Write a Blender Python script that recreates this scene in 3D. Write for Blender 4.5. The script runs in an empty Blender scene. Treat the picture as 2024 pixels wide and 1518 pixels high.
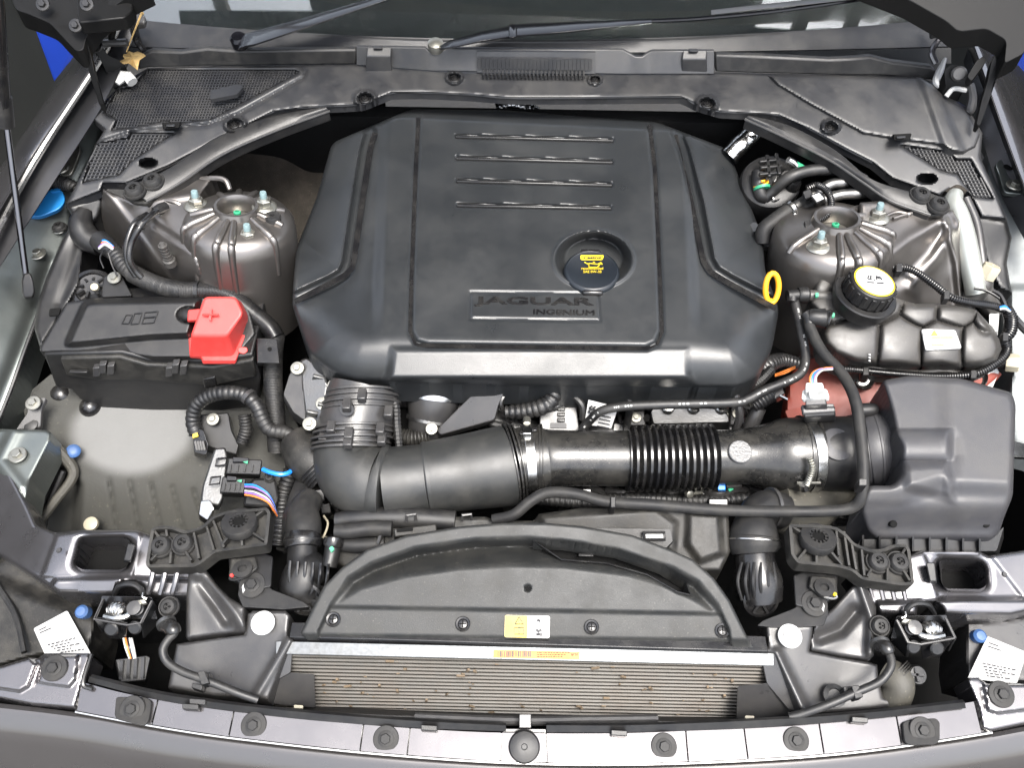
import bpy, bmesh, math, random
import numpy as np
from mathutils import Vector, Matrix
random.seed(7); np.random.seed(7)
SC = bpy.context.scene
COL = SC.collection
# ------------------------------------------------------------------ camera
FPX = 1650.0; PITCH = math.radians(55.0); ROLL = math.radians(1.0)
CAM = np.array([-0.024, 0.0, 1.115])
_r = np.array([1.0, 0, 0]); _u = np.array([0, math.sin(PITCH), math.cos(PITCH)]); _f = np.array([0, math.cos(PITCH), -math.sin(PITCH)])
RGT = math.cos(ROLL)*_r + math.sin(ROLL)*_u
UPV = -math.sin(ROLL)*_r + math.cos(ROLL)*_u
cam_d = bpy.data.cameras.new('camera'); cam_o = bpy.data.objects.new('camera', cam_d); COL.objects.link(cam_o)
cam_d.sensor_fit = 'HORIZONTAL'; cam_d.sensor_width = 36.0; cam_d.lens = 36.0*FPX/2024.0
cam_d.clip_start = 0.02; cam_d.clip_end = 400.0
cam_o.matrix_world = Matrix(((RGT[0], UPV[0], -_f[0], CAM[0]), (RGT[1], UPV[1], -_f[1], CAM[1]), (RGT[2], UPV[2], -_f[2], CAM[2]), (0, 0, 0, 1)))
SC.camera = cam_o
# ------------------------------------------------------------------ sky, sun, exposure
SUN_EL = math.radians(70); SUN_ROT = math.radians(150)
world = bpy.data.worlds.new('World'); SC.world = world; world.use_nodes = True
_nt = world.node_tree; _bg = _nt.nodes['Background']
_sky = _nt.nodes.new('ShaderNodeTexSky'); _sky.sky_type = 'NISHITA'; _sky.sun_disc = False
_sky.sun_elevation = SUN_EL; _sky.sun_rotation = SUN_ROT; _sky.air_density = 1.0; _sky.dust_density = 4.0; _sky.ozone_density = 1.0
_hs = _nt.nodes.new('ShaderNodeHueSaturation'); _hs.inputs['Saturation'].default_value = 0.42        # thin overcast: paler than a clear sky
_nt.links.new(_sky.outputs[0], _hs.inputs['Color']); _nt.links.new(_hs.outputs[0], _bg.inputs['Color']); _bg.inputs['Strength'].default_value = 0.15
_sl = bpy.data.lights.new('sun', 'SUN'); _sl.energy = 1.5; _sl.angle = math.radians(22); _sl.color = (1.0, 0.96, 0.9)
_so = bpy.data.objects.new('sun', _sl); COL.objects.link(_so)
_so.rotation_euler = Vector((math.sin(SUN_ROT)*math.cos(SUN_EL), math.cos(SUN_ROT)*math.cos(SUN_EL), math.sin(SUN_EL))).to_track_quat('Z', 'Y').to_euler()
SC.view_settings.view_transform = 'Standard'; SC.view_settings.look = 'None'
SC.view_settings.exposure = 2.2; SC.view_settings.gamma = 1.0; SC.view_settings.use_curve_mapping = False

# ------------------------------------------------------------------ measuring: a sight line meets a height (or a distance)
def V(px, py, z):
    px = np.asarray(px, float); py = np.asarray(py, float); z = np.asarray(z, float)
    d = _f + ((px-1012.0)/FPX)[..., None]*RGT - ((py-759.0)/FPX)[..., None]*UPV
    t = (z-CAM[2])/d[..., 2]
    return CAM + d*t[..., None]
def P(px, py, z): return Vector(V(px, py, z))
def PY(px, py, y):
    d = _f + ((px-1012.0)/FPX)*RGT - ((py-759.0)/FPX)*UPV
    return Vector(CAM + d*((y-CAM[1])/d[1]))
def mpp(px, py, z):          # metres per photo pixel there
    return float(np.dot(V(px, py, z)-CAM, _f))/FPX
# ------------------------------------------------------------------ objects
ORG = {}
def tag(o, label=None, cat=None, group=None, kind=None):
    if label: o['label'] = label
    if cat: o['category'] = cat
    if group: o['group'] = group
    if kind: o['kind'] = kind
    return o
def thing(name, label, cat, loc, group=None):
    o = bpy.data.objects.new(name, None); COL.objects.link(o); o.location = loc; o.empty_display_size = 0.02
    ORG[o.name] = Vector(loc)
    return tag(o, label, cat, group)
class G:
    def __init__(s, *vfs):
        s.v = []; s.f = []
        for x in vfs: s.add(x)
    def add(s, vf):
        if isinstance(vf, G): vf = (vf.v, vf.f)
        n = len(s.v); s.v.extend([tuple(p) for p in vf[0]]); s.f.extend([tuple(i+n for i in q) for q in vf[1]]); return s
def mk(name, g, mat, parent=None, bev=0, seg=2, ang=35, label=None, cat=None, group=None, kind=None, flat=False, solid=0):
    if not isinstance(g, G): g = G(g)
    a = np.array(g.v, float)
    if parent is not None: org = ORG[parent.name]
    else: org = Vector(((a[:, 0].min()+a[:, 0].max())/2, (a[:, 1].min()+a[:, 1].max())/2, a[:, 2].min()))
    me = bpy.data.meshes.new(name); me.from_pydata((a-np.array(org)).tolist(), [], g.f)
    if abs(bev) > 0 or True:
        bm = bmesh.new(); bm.from_mesh(me); bmesh.ops.recalc_face_normals(bm, faces=bm.faces); bm.to_mesh(me); bm.free()
    me.materials.append(mat)
    if not flat:
        me.shade_smooth(); me.set_sharp_from_angle(angle=math.radians(ang))
    if solid:           # keep the rim of a thin sheet from rounding its shading
        cnt = {}
        for p in me.polygons:
            for k in p.edge_keys: cnt[k] = cnt.get(k, 0)+1
        for e in me.edges:
            if cnt.get(tuple(sorted(e.vertices)), 0) == 1: e.use_edge_sharp = True
    o = bpy.data.objects.new(name, me); COL.objects.link(o)
    if parent is not None: o.parent = parent
    else: o.location = org
    ORG[o.name] = Vector(org)
    if solid:
        m = o.modifiers.new('thickness', 'SOLIDIFY'); m.thickness = solid; m.offset = 0
    if bev:
        m = o.modifiers.new('bevel', 'BEVEL'); m.width = bev; m.segments = seg; m.limit_method = 'ANGLE'; m.angle_limit = math.radians(40); m.harden_normals = False
    return tag(o, label, cat, group, kind)
def inst(name, me, loc, axis, parent, scale=1.0, spin=0.0, **kw):      # a shared mesh placed as a part or a thing
    o = bpy.data.objects.new(name, me); COL.objects.link(o)
    q = Vector(axis).to_track_quat('Z', 'Y').to_matrix().to_4x4()
    M = Matrix.Translation(loc) @ q @ Matrix.Rotation(spin, 4, 'Z') @ Matrix.Diagonal((scale, scale, scale, 1))
    if parent is not None:
        o.parent = parent; M = Matrix.Translation(-ORG[parent.name]) @ M
    o.matrix_local = M
    ORG[o.name] = Vector(loc) if parent is None else ORG[parent.name]
    return tag(o, **kw)
# ------------------------------------------------------------------ shapes
def catmull(pts, n=6):
    p = [np.array(q, float) for q in pts]
    if len(p) < 3: return [p[0]+(p[1]-p[0])*t for t in np.linspace(0, 1, n+1)]
    p = [2*p[0]-p[1]]+p+[2*p[-1]-p[-2]]; out = []
    for i in range(1, len(p)-2):
        for t in np.linspace(0, 1, n, endpoint=False):
            a, b, c, d = p[i-1:i+3]
            out.append(0.5*((2*b)+(-a+c)*t+(2*a-5*b+4*c-d)*t*t+(-a+3*b-3*c+d)*t**3))
    out.append(p[-2]); return out
def resample(pts, step):
    p = np.array(pts, float); d = np.r_[0, np.cumsum(np.linalg.norm(np.diff(p[:, :3], axis=0), axis=1))]
    n = max(2, int(d[-1]/step)+1); s = np.linspace(0, d[-1], n)
    return np.stack([np.interp(s, d, p[:, k]) for k in range(p.shape[1])], 1), s
def tube_vf(pts, r=None, seg=10, caps=True, n=6, corr=None, smooth=True, up=None):
    """pts: (x,y,z[,r]) world; corr=(pitch, amplitude, sharp)"""
    p = [list(q)+([] if len(q) > 3 else [r]) for q in pts]
    c = np.array(catmull(p, n) if smooth else p, float)
    if corr:
        c, s = resample(c, corr[0]/6.0)
        w = 0.5+0.5*np.cos(2*np.pi*s/corr[0])
        c[:, 3] = c[:, 3]+corr[1]*(np.clip(w*1.6, 0, 1)-1)
    T = np.gradient(c[:, :3], axis=0); T /= np.linalg.norm(T, axis=1)[:, None]+1e-12
    N = np.cross(T[0], [0, 0, 1.0]);
    if np.linalg.norm(N) < 1e-3: N = np.cross(T[0], [1.0, 0, 0])
    N /= np.linalg.norm(N); v = []; f = []
    for i in range(len(c)):
        N = N-T[i]*np.dot(N, T[i]); N /= np.linalg.norm(N); B = np.cross(T[i], N)
        for k in range(seg):
            a = 2*math.pi*k/seg; v.append(c[i, :3]+c[i, 3]*(math.cos(a)*N+math.sin(a)*B))
    for i in range(len(c)-1):
        for k in range(seg):
            f.append((i*seg+k, i*seg+(k+1) % seg, (i+1)*seg+(k+1) % seg, (i+1)*seg+k))
    if caps:
        f.append(tuple(range(seg))[::-1]); f.append(tuple((len(c)-1)*seg+k for k in range(seg)))
    return v, f
def ptube(pts, r=None, **kw):       # (px,py,z[,r])
    return tube_vf([tuple(P(q[0], q[1], q[2]))+tuple(q[3:]) for q in pts], r, **kw)
def frame(axis):
    w = Vector(axis).normalized(); u = Vector((0, 1, 0)).cross(w)
    if u.length < 1e-3: u = Vector((1, 0, 0))
    u.normalize(); return u, w.cross(u), w
def lathe_vf(c, axis, prof, seg=32, a0=0, a1=2*math.pi, gear=None):
    """prof: (radius, height)"""
    u, vv, w = frame(axis); c = Vector(c); v = []; f = []; full = abs(a1-a0-2*math.pi) < 1e-6; m = seg if full else seg+1
    for (r, h) in prof:
        for k in range(m):
            a = a0+(a1-a0)*k/seg; rr = r
            if gear: rr = r*(1+gear[1]*(1 if (k*gear[0]*2//seg) % 2 else 0))
            v.append(c+u*(rr*math.cos(a))+vv*(rr*math.sin(a))+w*h)
    for i in range(len(prof)-1):
        for k in range(seg):
            k2 = (k+1) % m; f.append((i*m+k, i*m+k2, (i+1)*m+k2, (i+1)*m+k))
    if full:
        f.append(tuple(range(m))[::-1]); f.append(tuple((len(prof)-1)*m+k for k in range(m)))
    return v, f
def box_vf(c, hx, hy, hz, X=(1, 0, 0), Y=(0, 1, 0), Z=(0, 0, 1)):
    c = Vector(c); X = Vector(X)*hx; Y = Vector(Y)*hy; Z = Vector(Z)*hz
    v = [c+X*a+Y*b+Z*d for a in (-1, 1) for b in (-1, 1) for d in (-1, 1)]
    return v, [(0, 1, 3, 2), (4, 6, 7, 5), (0, 4, 5, 1), (2, 3, 7, 6), (0, 2, 6, 4), (1, 5, 7, 3)]
def bar_vf(a, b, w, h, up=(0, 0, 1)):
    a = Vector(a); b = Vector(b); X = (b-a); L = X.length; X.normalize(); Y = Vector(up).cross(X)
    if Y.length < 1e-4: Y = Vector((0, 1, 0)).cross(X)
    Y.normalize(); Z = X.cross(Y)
    return box_vf((a+b)/2, L/2, w/2, h/2, X, Y, Z)
def pbar(p, q, w, h): return bar_vf(P(*p), P(*q), w, h)
def roundpoly(pts, r, n=4):
    """round the corners of a closed polygon (any dims)"""
    out = []; m = len(pts); p = [np.array(q, float) for q in pts]
    for i in range(m):
        a, b, c = p[i-1], p[i], p[(i+1) % m]
        la = np.linalg.norm((a-b)[:2]); lc = np.linalg.norm((c-b)[:2])
        k = min(r, la*0.45, lc*0.45)
        s = b+(a-b)*k/max(la, 1e-9); e = b+(c-b)*k/max(lc, 1e-9)
        for t in np.linspace(0, 1, n+1): out.append((1-t)**2*s+2*t*(1-t)*b+t*t*e)
    return out
def loft_vf(loops, cap0=True, cap1=True, closed=True):
    v = []; f = []; m = len(loops[0])
    for L in loops: v.extend([Vector(q) for q in L])
    for i in range(len(loops)-1):
        for k in range(m if closed else m-1):
            k2 = (k+1) % m; f.append((i*m+k, i*m+k2, (i+1)*m+k2, (i+1)*m+k))
    if closed and cap0: f.append(tuple(range(m))[::-1])
    if closed and cap1: f.append(tuple((len(loops)-1)*m+k for k in range(m)))
    return v, f
def slab_vf(pts, depth, r=0, n=4, dirv=None):
    """closed outline (px,py,z) made a plate of the given depth (down, or along dirv)"""
    if r: pts = roundpoly(pts, r, n)
    top = [P(*q) for q in pts]; d = Vector(dirv)*depth if dirv is not None else Vector((0, 0, -depth))
    return loft_vf([[q+d for q in top], top])
def pprism(top, bot, r=0, n=4):      # loft between two pixel outlines with z
    if r: top = roundpoly(top, r, n); bot = roundpoly(bot, r, n)
    return loft_vf([[P(*q) for q in bot], [P(*q) for q in top]])
def strip_vf(rows, n=12, sm=True):
    """rows of (px,py,z) polylines, lofted into an open sheet"""
    R = []
    for row in rows:
        w = [P(*q) for q in row]; c = np.array(catmull(w, 6) if sm and len(w) > 2 else [list(q) for q in w])
        d = np.r_[0, np.cumsum(np.linalg.norm(np.diff(c, axis=0), axis=1))]; s = np.linspace(0, d[-1], n)
        R.append(np.stack([np.interp(s, d, c[:, k]) for k in range(3)], 1))
    return loft_vf(R, closed=False)
# --- height fields over a measured outline
def sm(a, b, x):
    t = np.clip((x-a)/(b-a), 0, 1); return t*t*(3-2*t)
def _near(poly, X, Y, closed=True):
    p = np.array(poly, float)[:, :2]; q = np.roll(p, -1, 0) if closed else p[1:]
    if not closed: p = p[:-1]
    best = np.full(X.shape, 1e18); nx = np.zeros(X.shape); ny = np.zeros(X.shape)
    for (a, b) in zip(p, q):
        e = b-a; L = e.dot(e)
        if L < 1e-9: continue
        t = np.clip(((X-a[0])*e[0]+(Y-a[1])*e[1])/L, 0, 1); cx = a[0]+t*e[0]; cy = a[1]+t*e[1]
        d = (X-cx)**2+(Y-cy)**2; m = d < best
        best = np.where(m, d, best); nx = np.where(m, cx, nx); ny = np.where(m, cy, ny)
    return np.sqrt(best), nx, ny
def inside(poly, X, Y):
    p = np.array(poly, float)[:, :2]; q = np.roll(p, -1, 0); c = np.zeros(X.shape, bool)
    for (a, b) in zip(p, q):
        if a[1] == b[1]: continue
        c ^= ((a[1] > Y) != (b[1] > Y)) & (X < (b[0]-a[0])*(Y-a[1])/(b[1]-a[1])+a[0])
    return c
def sd(poly, X, Y):
    d = _near(poly, X, Y)[0]; return np.where(inside(poly, X, Y), d, -d)
def dl(line, X, Y): return _near(line, X, Y, False)[0]
def fit(ctrl, deg=1):
    c = np.array(ctrl, float); x = (c[:, 0]-1000)/500; y = (c[:, 1]-750)/500
    def B(x, y): return [np.ones_like(x), x, y]+([x*x, x*y, y*y] if deg > 1 else [])
    k = np.linalg.lstsq(np.stack(B(x, y), 1), c[:, 2], rcond=None)[0]
    return lambda X, Y: sum(a*b for a, b in zip(k, B((X-1000)/500, (Y-750)/500)))
def idw(ctrl, p=2.5, reg=1e-3):
    """smooth thin-plate surface through measured heights (px, py, z)"""
    c = np.array(ctrl, float); x = c[:, 0]/500; y = c[:, 1]/500; n = len(c)
    ph = lambda r2: np.where(r2 > 1e-12, 0.5*r2*np.log(np.maximum(r2, 1e-12)), 0)
    A = np.zeros((n+3, n+3)); A[:n, :n] = ph((x[:, None]-x)**2+(y[:, None]-y)**2)+reg*np.eye(n)
    A[:n, n] = A[n, :n] = 1; A[:n, n+1] = A[n+1, :n] = x; A[:n, n+2] = A[n+2, :n] = y
    k = np.linalg.solve(A, np.r_[c[:, 2], 0, 0, 0]); lo = c[:, 2].min()-.02; hi = c[:, 2].max()+.012
    def fn(X, Y):
        X = np.asarray(X, float)/500; Y = np.asarray(Y, float)/500
        z = k[n]+k[n+1]*X+k[n+2]*Y
        for i in range(n): z = z+k[i]*ph((X-x[i])**2+(Y-y[i])**2)
        return np.clip(z, lo, hi)
    return fn
def relief_vf(outline, zf, step=4.0, skirt=0.02, edge=None, holes=()):
    o = np.array(outline, float)
    x = np.arange(o[:, 0].min()-step, o[:, 0].max()+step*1.5, step); y = np.arange(o[:, 1].min()-step, o[:, 1].max()+step*1.5, step)
    X, Y = np.meshgrid(x, y); d, nx, ny = _near(outline, X, Y); ins = inside(outline, X, Y)
    for h in holes:
        hd, hx, hy = _near(h, X, Y); m = hd < d; d = np.where(m, hd, d); nx = np.where(m, hx, nx); ny = np.where(m, hy, ny); ins &= ~inside(h, X, Y)
    cell = ins[:-1, :-1] | ins[1:, :-1] | ins[:-1, 1:] | ins[1:, 1:]
    snap = (~ins) | (d < step*0.3)
    X = np.where(snap, nx, X); Y = np.where(snap, ny, Y); d = np.where(snap, 0, d)
    Z = np.asarray(zf(X, Y), float)+0*X
    if edge: 
        t = np.clip(1-d/edge[0], 0, 1); Z = Z-edge[1]*(1-np.sqrt(1-t*t+1e-9))
    W = V(X, Y, Z); idx = -np.ones(X.shape, int); used = np.zeros(X.shape, bool)
    used[:-1, :-1] |= cell; used[1:, :-1] |= cell; used[:-1, 1:] |= cell; used[1:, 1:] |= cell
    idx[used] = np.arange(used.sum()); v = W[used].tolist(); f = []
    jj, ii = np.nonzero(cell)
    q = np.stack([idx[jj+1, ii], idx[jj+1, ii+1], idx[jj, ii+1], idx[jj, ii]], 1)
    f = [tuple(r) for r in q.tolist()]
    if skirt:
        E = {}
        for r in f:
            for k in range(4):
                a, b = r[k], r[(k+1) % 4]
                if (b, a) in E: del E[(b, a)]
                else: E[(a, b)] = 1
        low = {}
        for (a, b) in E:
            for c in (a, b):
                if c not in low: low[c] = len(v); p = v[c]; v.append([p[0], p[1], p[2]-skirt])
            f.append((b, a, low[a], low[b]))
    return v, f
def text_vf(s, p0, p1, z, thick=0.001, height=None, flip=False, lift=0.0, bevel=0.0, bold=0.0):
    """lettering laid from p0 to p1 (px) on the height z (a number, or one for each end and the top)"""
    cu = bpy.data.curves.new('t', 'FONT'); cu.body = s; cu.size = 1; cu.extrude = 0.5; cu.resolution_u = 3; cu.bevel_depth = bevel; cu.offset = bold
    ob = bpy.data.objects.new('t', cu); me = bpy.data.meshes.new_from_object(ob)
    a = np.array([v.co[:] for v in me.vertices]); f = [tuple(p.vertices) for p in me.polygons]
    bpy.data.objects.remove(ob); bpy.data.curves.remove(cu); bpy.data.meshes.remove(me)
    w = a[:, 0].max()-a[:, 0].min(); h = a[:, 1].max()-a[:, 1].min(); a[:, 0] -= a[:, 0].min(); a[:, 1] -= a[:, 1].min()
    if callable(z): z0 = float(z(np.array(p0[0]), np.array(p0[1]))); z1 = float(z(np.array(p1[0]), np.array(p1[1])))
    else: z0 = z1 = z
    A = P(p0[0], p0[1], z0); B = P(p1[0], p1[1], z1)
    ex, ey = (p1[1]-p0[1]), -(p1[0]-p0[0]); L = math.hypot(ex, ey); hp = height
    tx, ty = p0[0]+ex/L*hp, p0[1]+ey/L*hp
    z2 = float(z(np.array(tx), np.array(ty))) if callable(z) else z
    Cc = P(tx, ty, z2); U = (B-A)/w; W = (Cc-A)/h; N = U.cross(W).normalized()
    v = [A+U*q[0]+W*q[1]+N*(q[2]*thick+lift) for q in a]
    return v, f
# ------------------------------------------------------------------ materials
def mat(name, col, rough=0.5, metal=0.0, bump=0.0, bs=400.0, dust=0.0, dcol=(0.072, 0.067, 0.057), coat=0.0, var=0.0, vs=14.0, spec=0.5, trans=0.0, emit=None, ds=30.0, crough=0.05, scratch=0):
    m = bpy.data.materials.new(name); m.use_nodes = True; nt = m.node_tree; b = nt.nodes['Principled BSDF']; L = nt.links.new
    b.inputs['Base Color'].default_value = (*col, 1); b.inputs['Roughness'].default_value = rough; b.inputs['Metallic'].default_value = metal
    b.inputs['Coat Weight'].default_value = coat; b.inputs['Coat Roughness'].default_value = crough; b.inputs['Specular IOR Level'].default_value = spec
    b.inputs['Transmission Weight'].default_value = trans
    tc = nt.nodes.new('ShaderNodeTexCoord')
    def noise(s, d=4, r=0.6):
        n = nt.nodes.new('ShaderNodeTexNoise'); n.inputs['Scale'].default_value = s; n.inputs['Detail'].default_value = d; n.inputs['Roughness'].default_value = r
        L(tc.outputs['Object'], n.inputs['Vector']); return n.outputs['Fac']
    def rng(x, a, bb, c, d):
        n = nt.nodes.new('ShaderNodeMapRange'); n.inputs[1].default_value = a; n.inputs[2].default_value = bb; n.inputs[3].default_value = c; n.inputs[4].default_value = d
        L(x, n.inputs[0]); return n.outputs[0]
    colout = None
    if var:
        mx = nt.nodes.new('ShaderNodeMix'); mx.data_type = 'RGBA'
        mx.inputs[6].default_value = (*[c*(1-var) for c in col], 1); mx.inputs[7].default_value = (*[min(1, c*(1+var)) for c in col], 1)
        L(rng(noise(vs), 0.3, 0.7, 0, 1), mx.inputs[0]); colout = mx.outputs[2]
    rr = rng(noise(vs*1.7, 5), 0.25, 0.75, max(0, rough-0.06), min(1, rough+0.07))
    if dust:
        mx = nt.nodes.new('ShaderNodeMix'); mx.data_type = 'RGBA'
        if colout: L(colout, mx.inputs[6])
        else: mx.inputs[6].default_value = (*col, 1)
        mx.inputs[7].default_value = (*dcol, 1)
        n1 = rng(noise(ds, 8, 0.72), 0.42, 0.78, 0, dust); L(n1, mx.inputs[0]); colout = mx.outputs[2]
        ad = nt.nodes.new('ShaderNodeMath'); ad.operation = 'MULTIPLY_ADD'; L(n1, ad.inputs[0]); ad.inputs[1].default_value = 0.5; L(rr, ad.inputs[2]); ad.use_clamp = True; rr = ad.outputs[0]
        if dust > 0.3:       # speckles of grit
            mx2 = nt.nodes.new('ShaderNodeMix'); mx2.data_type = 'RGBA'; L(colout, mx2.inputs[6]); mx2.inputs[7].default_value = (*[min(1, c*2.2) for c in dcol], 1)
            L(rng(noise(ds*22, 2, 0.5), 0.66, 0.74, 0, dust*0.8), mx2.inputs[0]); colout = mx2.outputs[2]
    if colout: L(colout, b.inputs['Base Color'])
    L(rr, b.inputs['Roughness'])
    if bump:
        bn = nt.nodes.new('ShaderNodeBump'); bn.inputs['Strength'].default_value = bump; bn.inputs['Distance'].default_value = 0.001
        L(noise(bs, 3), bn.inputs['Height']); L(bn.outputs[0], b.inputs['Normal'])
    return m
M = {}
M['blk'] = mat('black_plastic', (0.0064, 0.0064, 0.0069), 0.38, bump=0.25, bs=900, dust=0.16, spec=0.38)
M['blkd'] = mat('dusty_black_plastic', (0.0085, 0.0083, 0.0078), 0.46, bump=0.3, bs=700, dust=0.42, spec=0.30)
M['gls'] = mat('semi_gloss_black', (0.0052, 0.0052, 0.0058), 0.22, bump=0.05, bs=300, dust=0.2)
M['cover'] = mat('cover_plastic', (0.0130, 0.0143, 0.0156), 0.31, bump=0.22, bs=950, dust=0.22, ds=11, var=0.15, vs=5, dcol=(0.045, 0.044, 0.04))
M['cowl'] = mat('cowl_plastic', (0.0117, 0.0122, 0.0140), 0.38, bump=0.25, bs=1100, dust=0.30, ds=16)
M['rub'] = mat('rubber', (0.0050, 0.0050, 0.0055), 0.48, bump=0.15, bs=600, dust=0.3)
M['rubg'] = mat('grey_rubber', (0.0130, 0.0130, 0.0134), 0.5, bump=0.2, bs=700, dust=0.3, spec=0.20)
M['gry'] = mat('dark_grey_plastic', (0.0244, 0.0239, 0.0244), 0.30, bump=0.2, bs=900, dust=0.25, spec=0.5)
M['pipe'] = mat('intake_plastic', (0.0079, 0.0079, 0.0079), 0.24, bump=0.1, bs=500, dust=0.45, ds=18)
M['res'] = mat('matt_duct_plastic', (0.0138, 0.0145, 0.0145), 0.44, bump=0.2, bs=900, dust=0.3, ds=18)
M['box'] = mat('airbox_plastic', (0.0302, 0.0302, 0.0333), 0.40, bump=0.25, bs=900, dust=0.3, ds=20, spec=0.40)
M['tank'] = mat('tank_plastic', (0.0323, 0.0307, 0.0290), 0.40, bump=0.2, bs=600, dust=0.45, ds=24)
M['rad'] = mat('shroud_plastic', (0.0153, 0.0159, 0.0159), 0.45, bump=0.25, bs=900, dust=0.45, ds=20, dcol=(0.055, 0.052, 0.045), spec=0.30)
M['felt'] = mat('insulation_felt', (0.0216, 0.0194, 0.0166), 0.95, bump=0.6, bs=500, dust=0.4, dcol=(0.07, 0.06, 0.05), spec=0.1)
M['void'] = mat('void_black', (0.005, 0.005, 0.005), 0.85, bump=0.3, bs=200, spec=0.1)  # near-black that paints in the dark of holes, gaps and the deep bay
M['pnt'] = mat('bronze_grey_primer_paint', (0.175, 0.163, 0.153), 0.32, 0.9, bump=0.05, bs=200, dust=0.10, ds=20)
M['car'] = mat('grey_metallic_paint', (0.105, 0.10, 0.103), 0.24, 0.85, coat=1.0, crough=0.03, dust=0.04, bump=0.02, bs=2500)
M['inner'] = mat('pale_inner_wing_paint', (0.15, 0.165, 0.158), 0.34, 0.85, dust=0.3, ds=15, coat=0.2)
M['mem'] = mat('blue_grey_body_paint', (0.122, 0.119, 0.125), 0.27, 0.85, dust=0.22, ds=18, coat=0.5)
M['alu'] = mat('cast_aluminium', (0.17, 0.17, 0.168), 0.42, 1.0, bump=0.35, bs=350, dust=0.25, ds=40, dcol=(0.12, 0.11, 0.09))
M['stl'] = mat('bright_steel', (0.45, 0.445, 0.43), 0.24, 1.0, bump=0.08, bs=300, dust=0.1)
M['zinc'] = mat('zinc_plated_steel', (0.26, 0.255, 0.225), 0.33, 0.85, bump=0.1, bs=500, dust=0.15)
M['pale'] = mat('pale_painted_pipe', (0.34, 0.355, 0.33), 0.32, 0.55, dust=0.1)
M['foil'] = mat('crinkled_foil', (0.5, 0.495, 0.48), 0.18, 1.0, bump=1.0, bs=120)
M['red'] = mat('red_plastic', (0.40, 0.030, 0.026), 0.45, bump=0.15, bs=800, dust=0.18, dcol=(0.33, 0.10, 0.09), var=0.08)
M['brick'] = mat('red_oxide_paint', (0.15, 0.022, 0.012), 0.5, bump=0.1, bs=300, dust=0.45, dcol=(0.11, 0.05, 0.035))
M['blue'] = mat('sky_blue_plastic', (0.012, 0.15, 0.40), 0.4, bump=0.05)
M['blu2'] = mat('faded_blue_plastic', (0.022, 0.065, 0.17), 0.5, dust=0.35)
M['bluew'] = mat('blue_wire', (0.01, 0.16, 0.55), 0.4)
M['orgw'] = mat('orange_wire', (0.5, 0.15, 0.03), 0.4)
M['purw'] = mat('violet_wire', (0.16, 0.09, 0.3), 0.4)
M['whtw'] = mat('white_wire', (0.3, 0.3, 0.29), 0.4)
M['grn'] = mat('green_paint_mark', (0.02, 0.22, 0.11), 0.5)
M['teal'] = mat('blue_green_thread_paint', (0.17, 0.24, 0.25), 0.4, 0.3)
M['yel'] = mat('yellow_plastic', (0.58, 0.27, 0.01), 0.35)
M['yprint'] = mat('yellow_print', (0.50, 0.36, 0.01), 0.5)
M['wht'] = mat('white_plastic', (0.36, 0.36, 0.35), 0.4, dust=0.08)
M['paper'] = mat('white_label', (0.30, 0.30, 0.295), 0.45, var=0.05, dust=0.12)
M['ylab'] = mat('yellow_label', (0.40, 0.29, 0.006), 0.45)
M['olab'] = mat('orange_label', (0.40, 0.13, 0.003), 0.45)
M['ink'] = mat('black_ink', (0.012, 0.012, 0.014), 0.5)
M['gink'] = mat('grey_print', (0.35, 0.35, 0.34), 0.6)
M['cream'] = mat('cream_plastic', (0.28, 0.255, 0.19), 0.4, dust=0.12)
M['leaf'] = mat('dry_leaf', (0.36, 0.24, 0.09), 0.75, var=0.35, vs=90, bump=0.5, bs=200)
M['tarp'] = mat('blue_sheet', (0.008, 0.04, 0.34), 0.5, var=0.15, vs=4)
M['gblk'] = mat('gloss_black_paint', (0.003, 0.003, 0.004), 0.14, spec=0.3)
M['edge'] = mat('dark_wing_edge', (0.05, 0.05, 0.053), 0.3, 0.8, dust=0.15)
M['hng'] = mat('hinge_black', (0.004, 0.004, 0.004), 0.4, spec=0.15)
M['chr'] = mat('dark_chrome_rod', (0.10, 0.10, 0.105), 0.16, 1.0)
M['innr'] = mat('pale_wing_paint', (0.12, 0.13, 0.132), 0.5, 0.3, dust=0.3, ds=15)
M['skin'] = mat('dark_gloss_body_paint', (0.055, 0.051, 0.050), 0.3, 0.6, coat=1.0, crough=0.02, bump=0.03, bs=3000)
M['asph'] = mat('asphalt', (0.05, 0.05, 0.05), 0.85, bump=0.8, bs=120, dust=0.3, ds=6)
M['liner'] = mat('arch_liner', (0.0350, 0.0329, 0.0266), 0.62, bump=0.4, bs=250, dust=0.6, dcol=(0.08, 0.073, 0.055), ds=9)
M['fin'] = mat('radiator_fin', (0.04, 0.036, 0.031), 0.6, 0.0, dust=0.25, dcol=(0.05, 0.035, 0.022), ds=14, spec=0.2)
M['tubem'] = mat('radiator_tube', (0.135, 0.13, 0.12), 0.4, 0.8, dust=0.35, dcol=(0.10, 0.065, 0.04), ds=14)
M['galv'] = mat('galvanised_bar', (0.085, 0.09, 0.095), 0.38, 0.9, var=0.2, vs=160, dust=0.25, ds=60)
M['dash'] = mat('dashboard', (0.006, 0.006, 0.006), 0.7, bump=0.2)
M['glass'] = mat('windscreen_glass', (0.85, 0.92, 0.9), 0.0, trans=1.0, coat=1.0, crough=0.0)
M['frit'] = mat('black_glass_border', (0.012, 0.013, 0.016), 0.12, dust=0.12, ds=10)
M['roof'] = mat('dark_roof_sheet', (0.022, 0.023, 0.02), 0.8, var=0.4, vs=2)
M['timb'] = mat('weathered_timber', (0.11, 0.08, 0.05), 0.8, var=0.3, vs=8, bump=0.4, bs=60)
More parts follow.
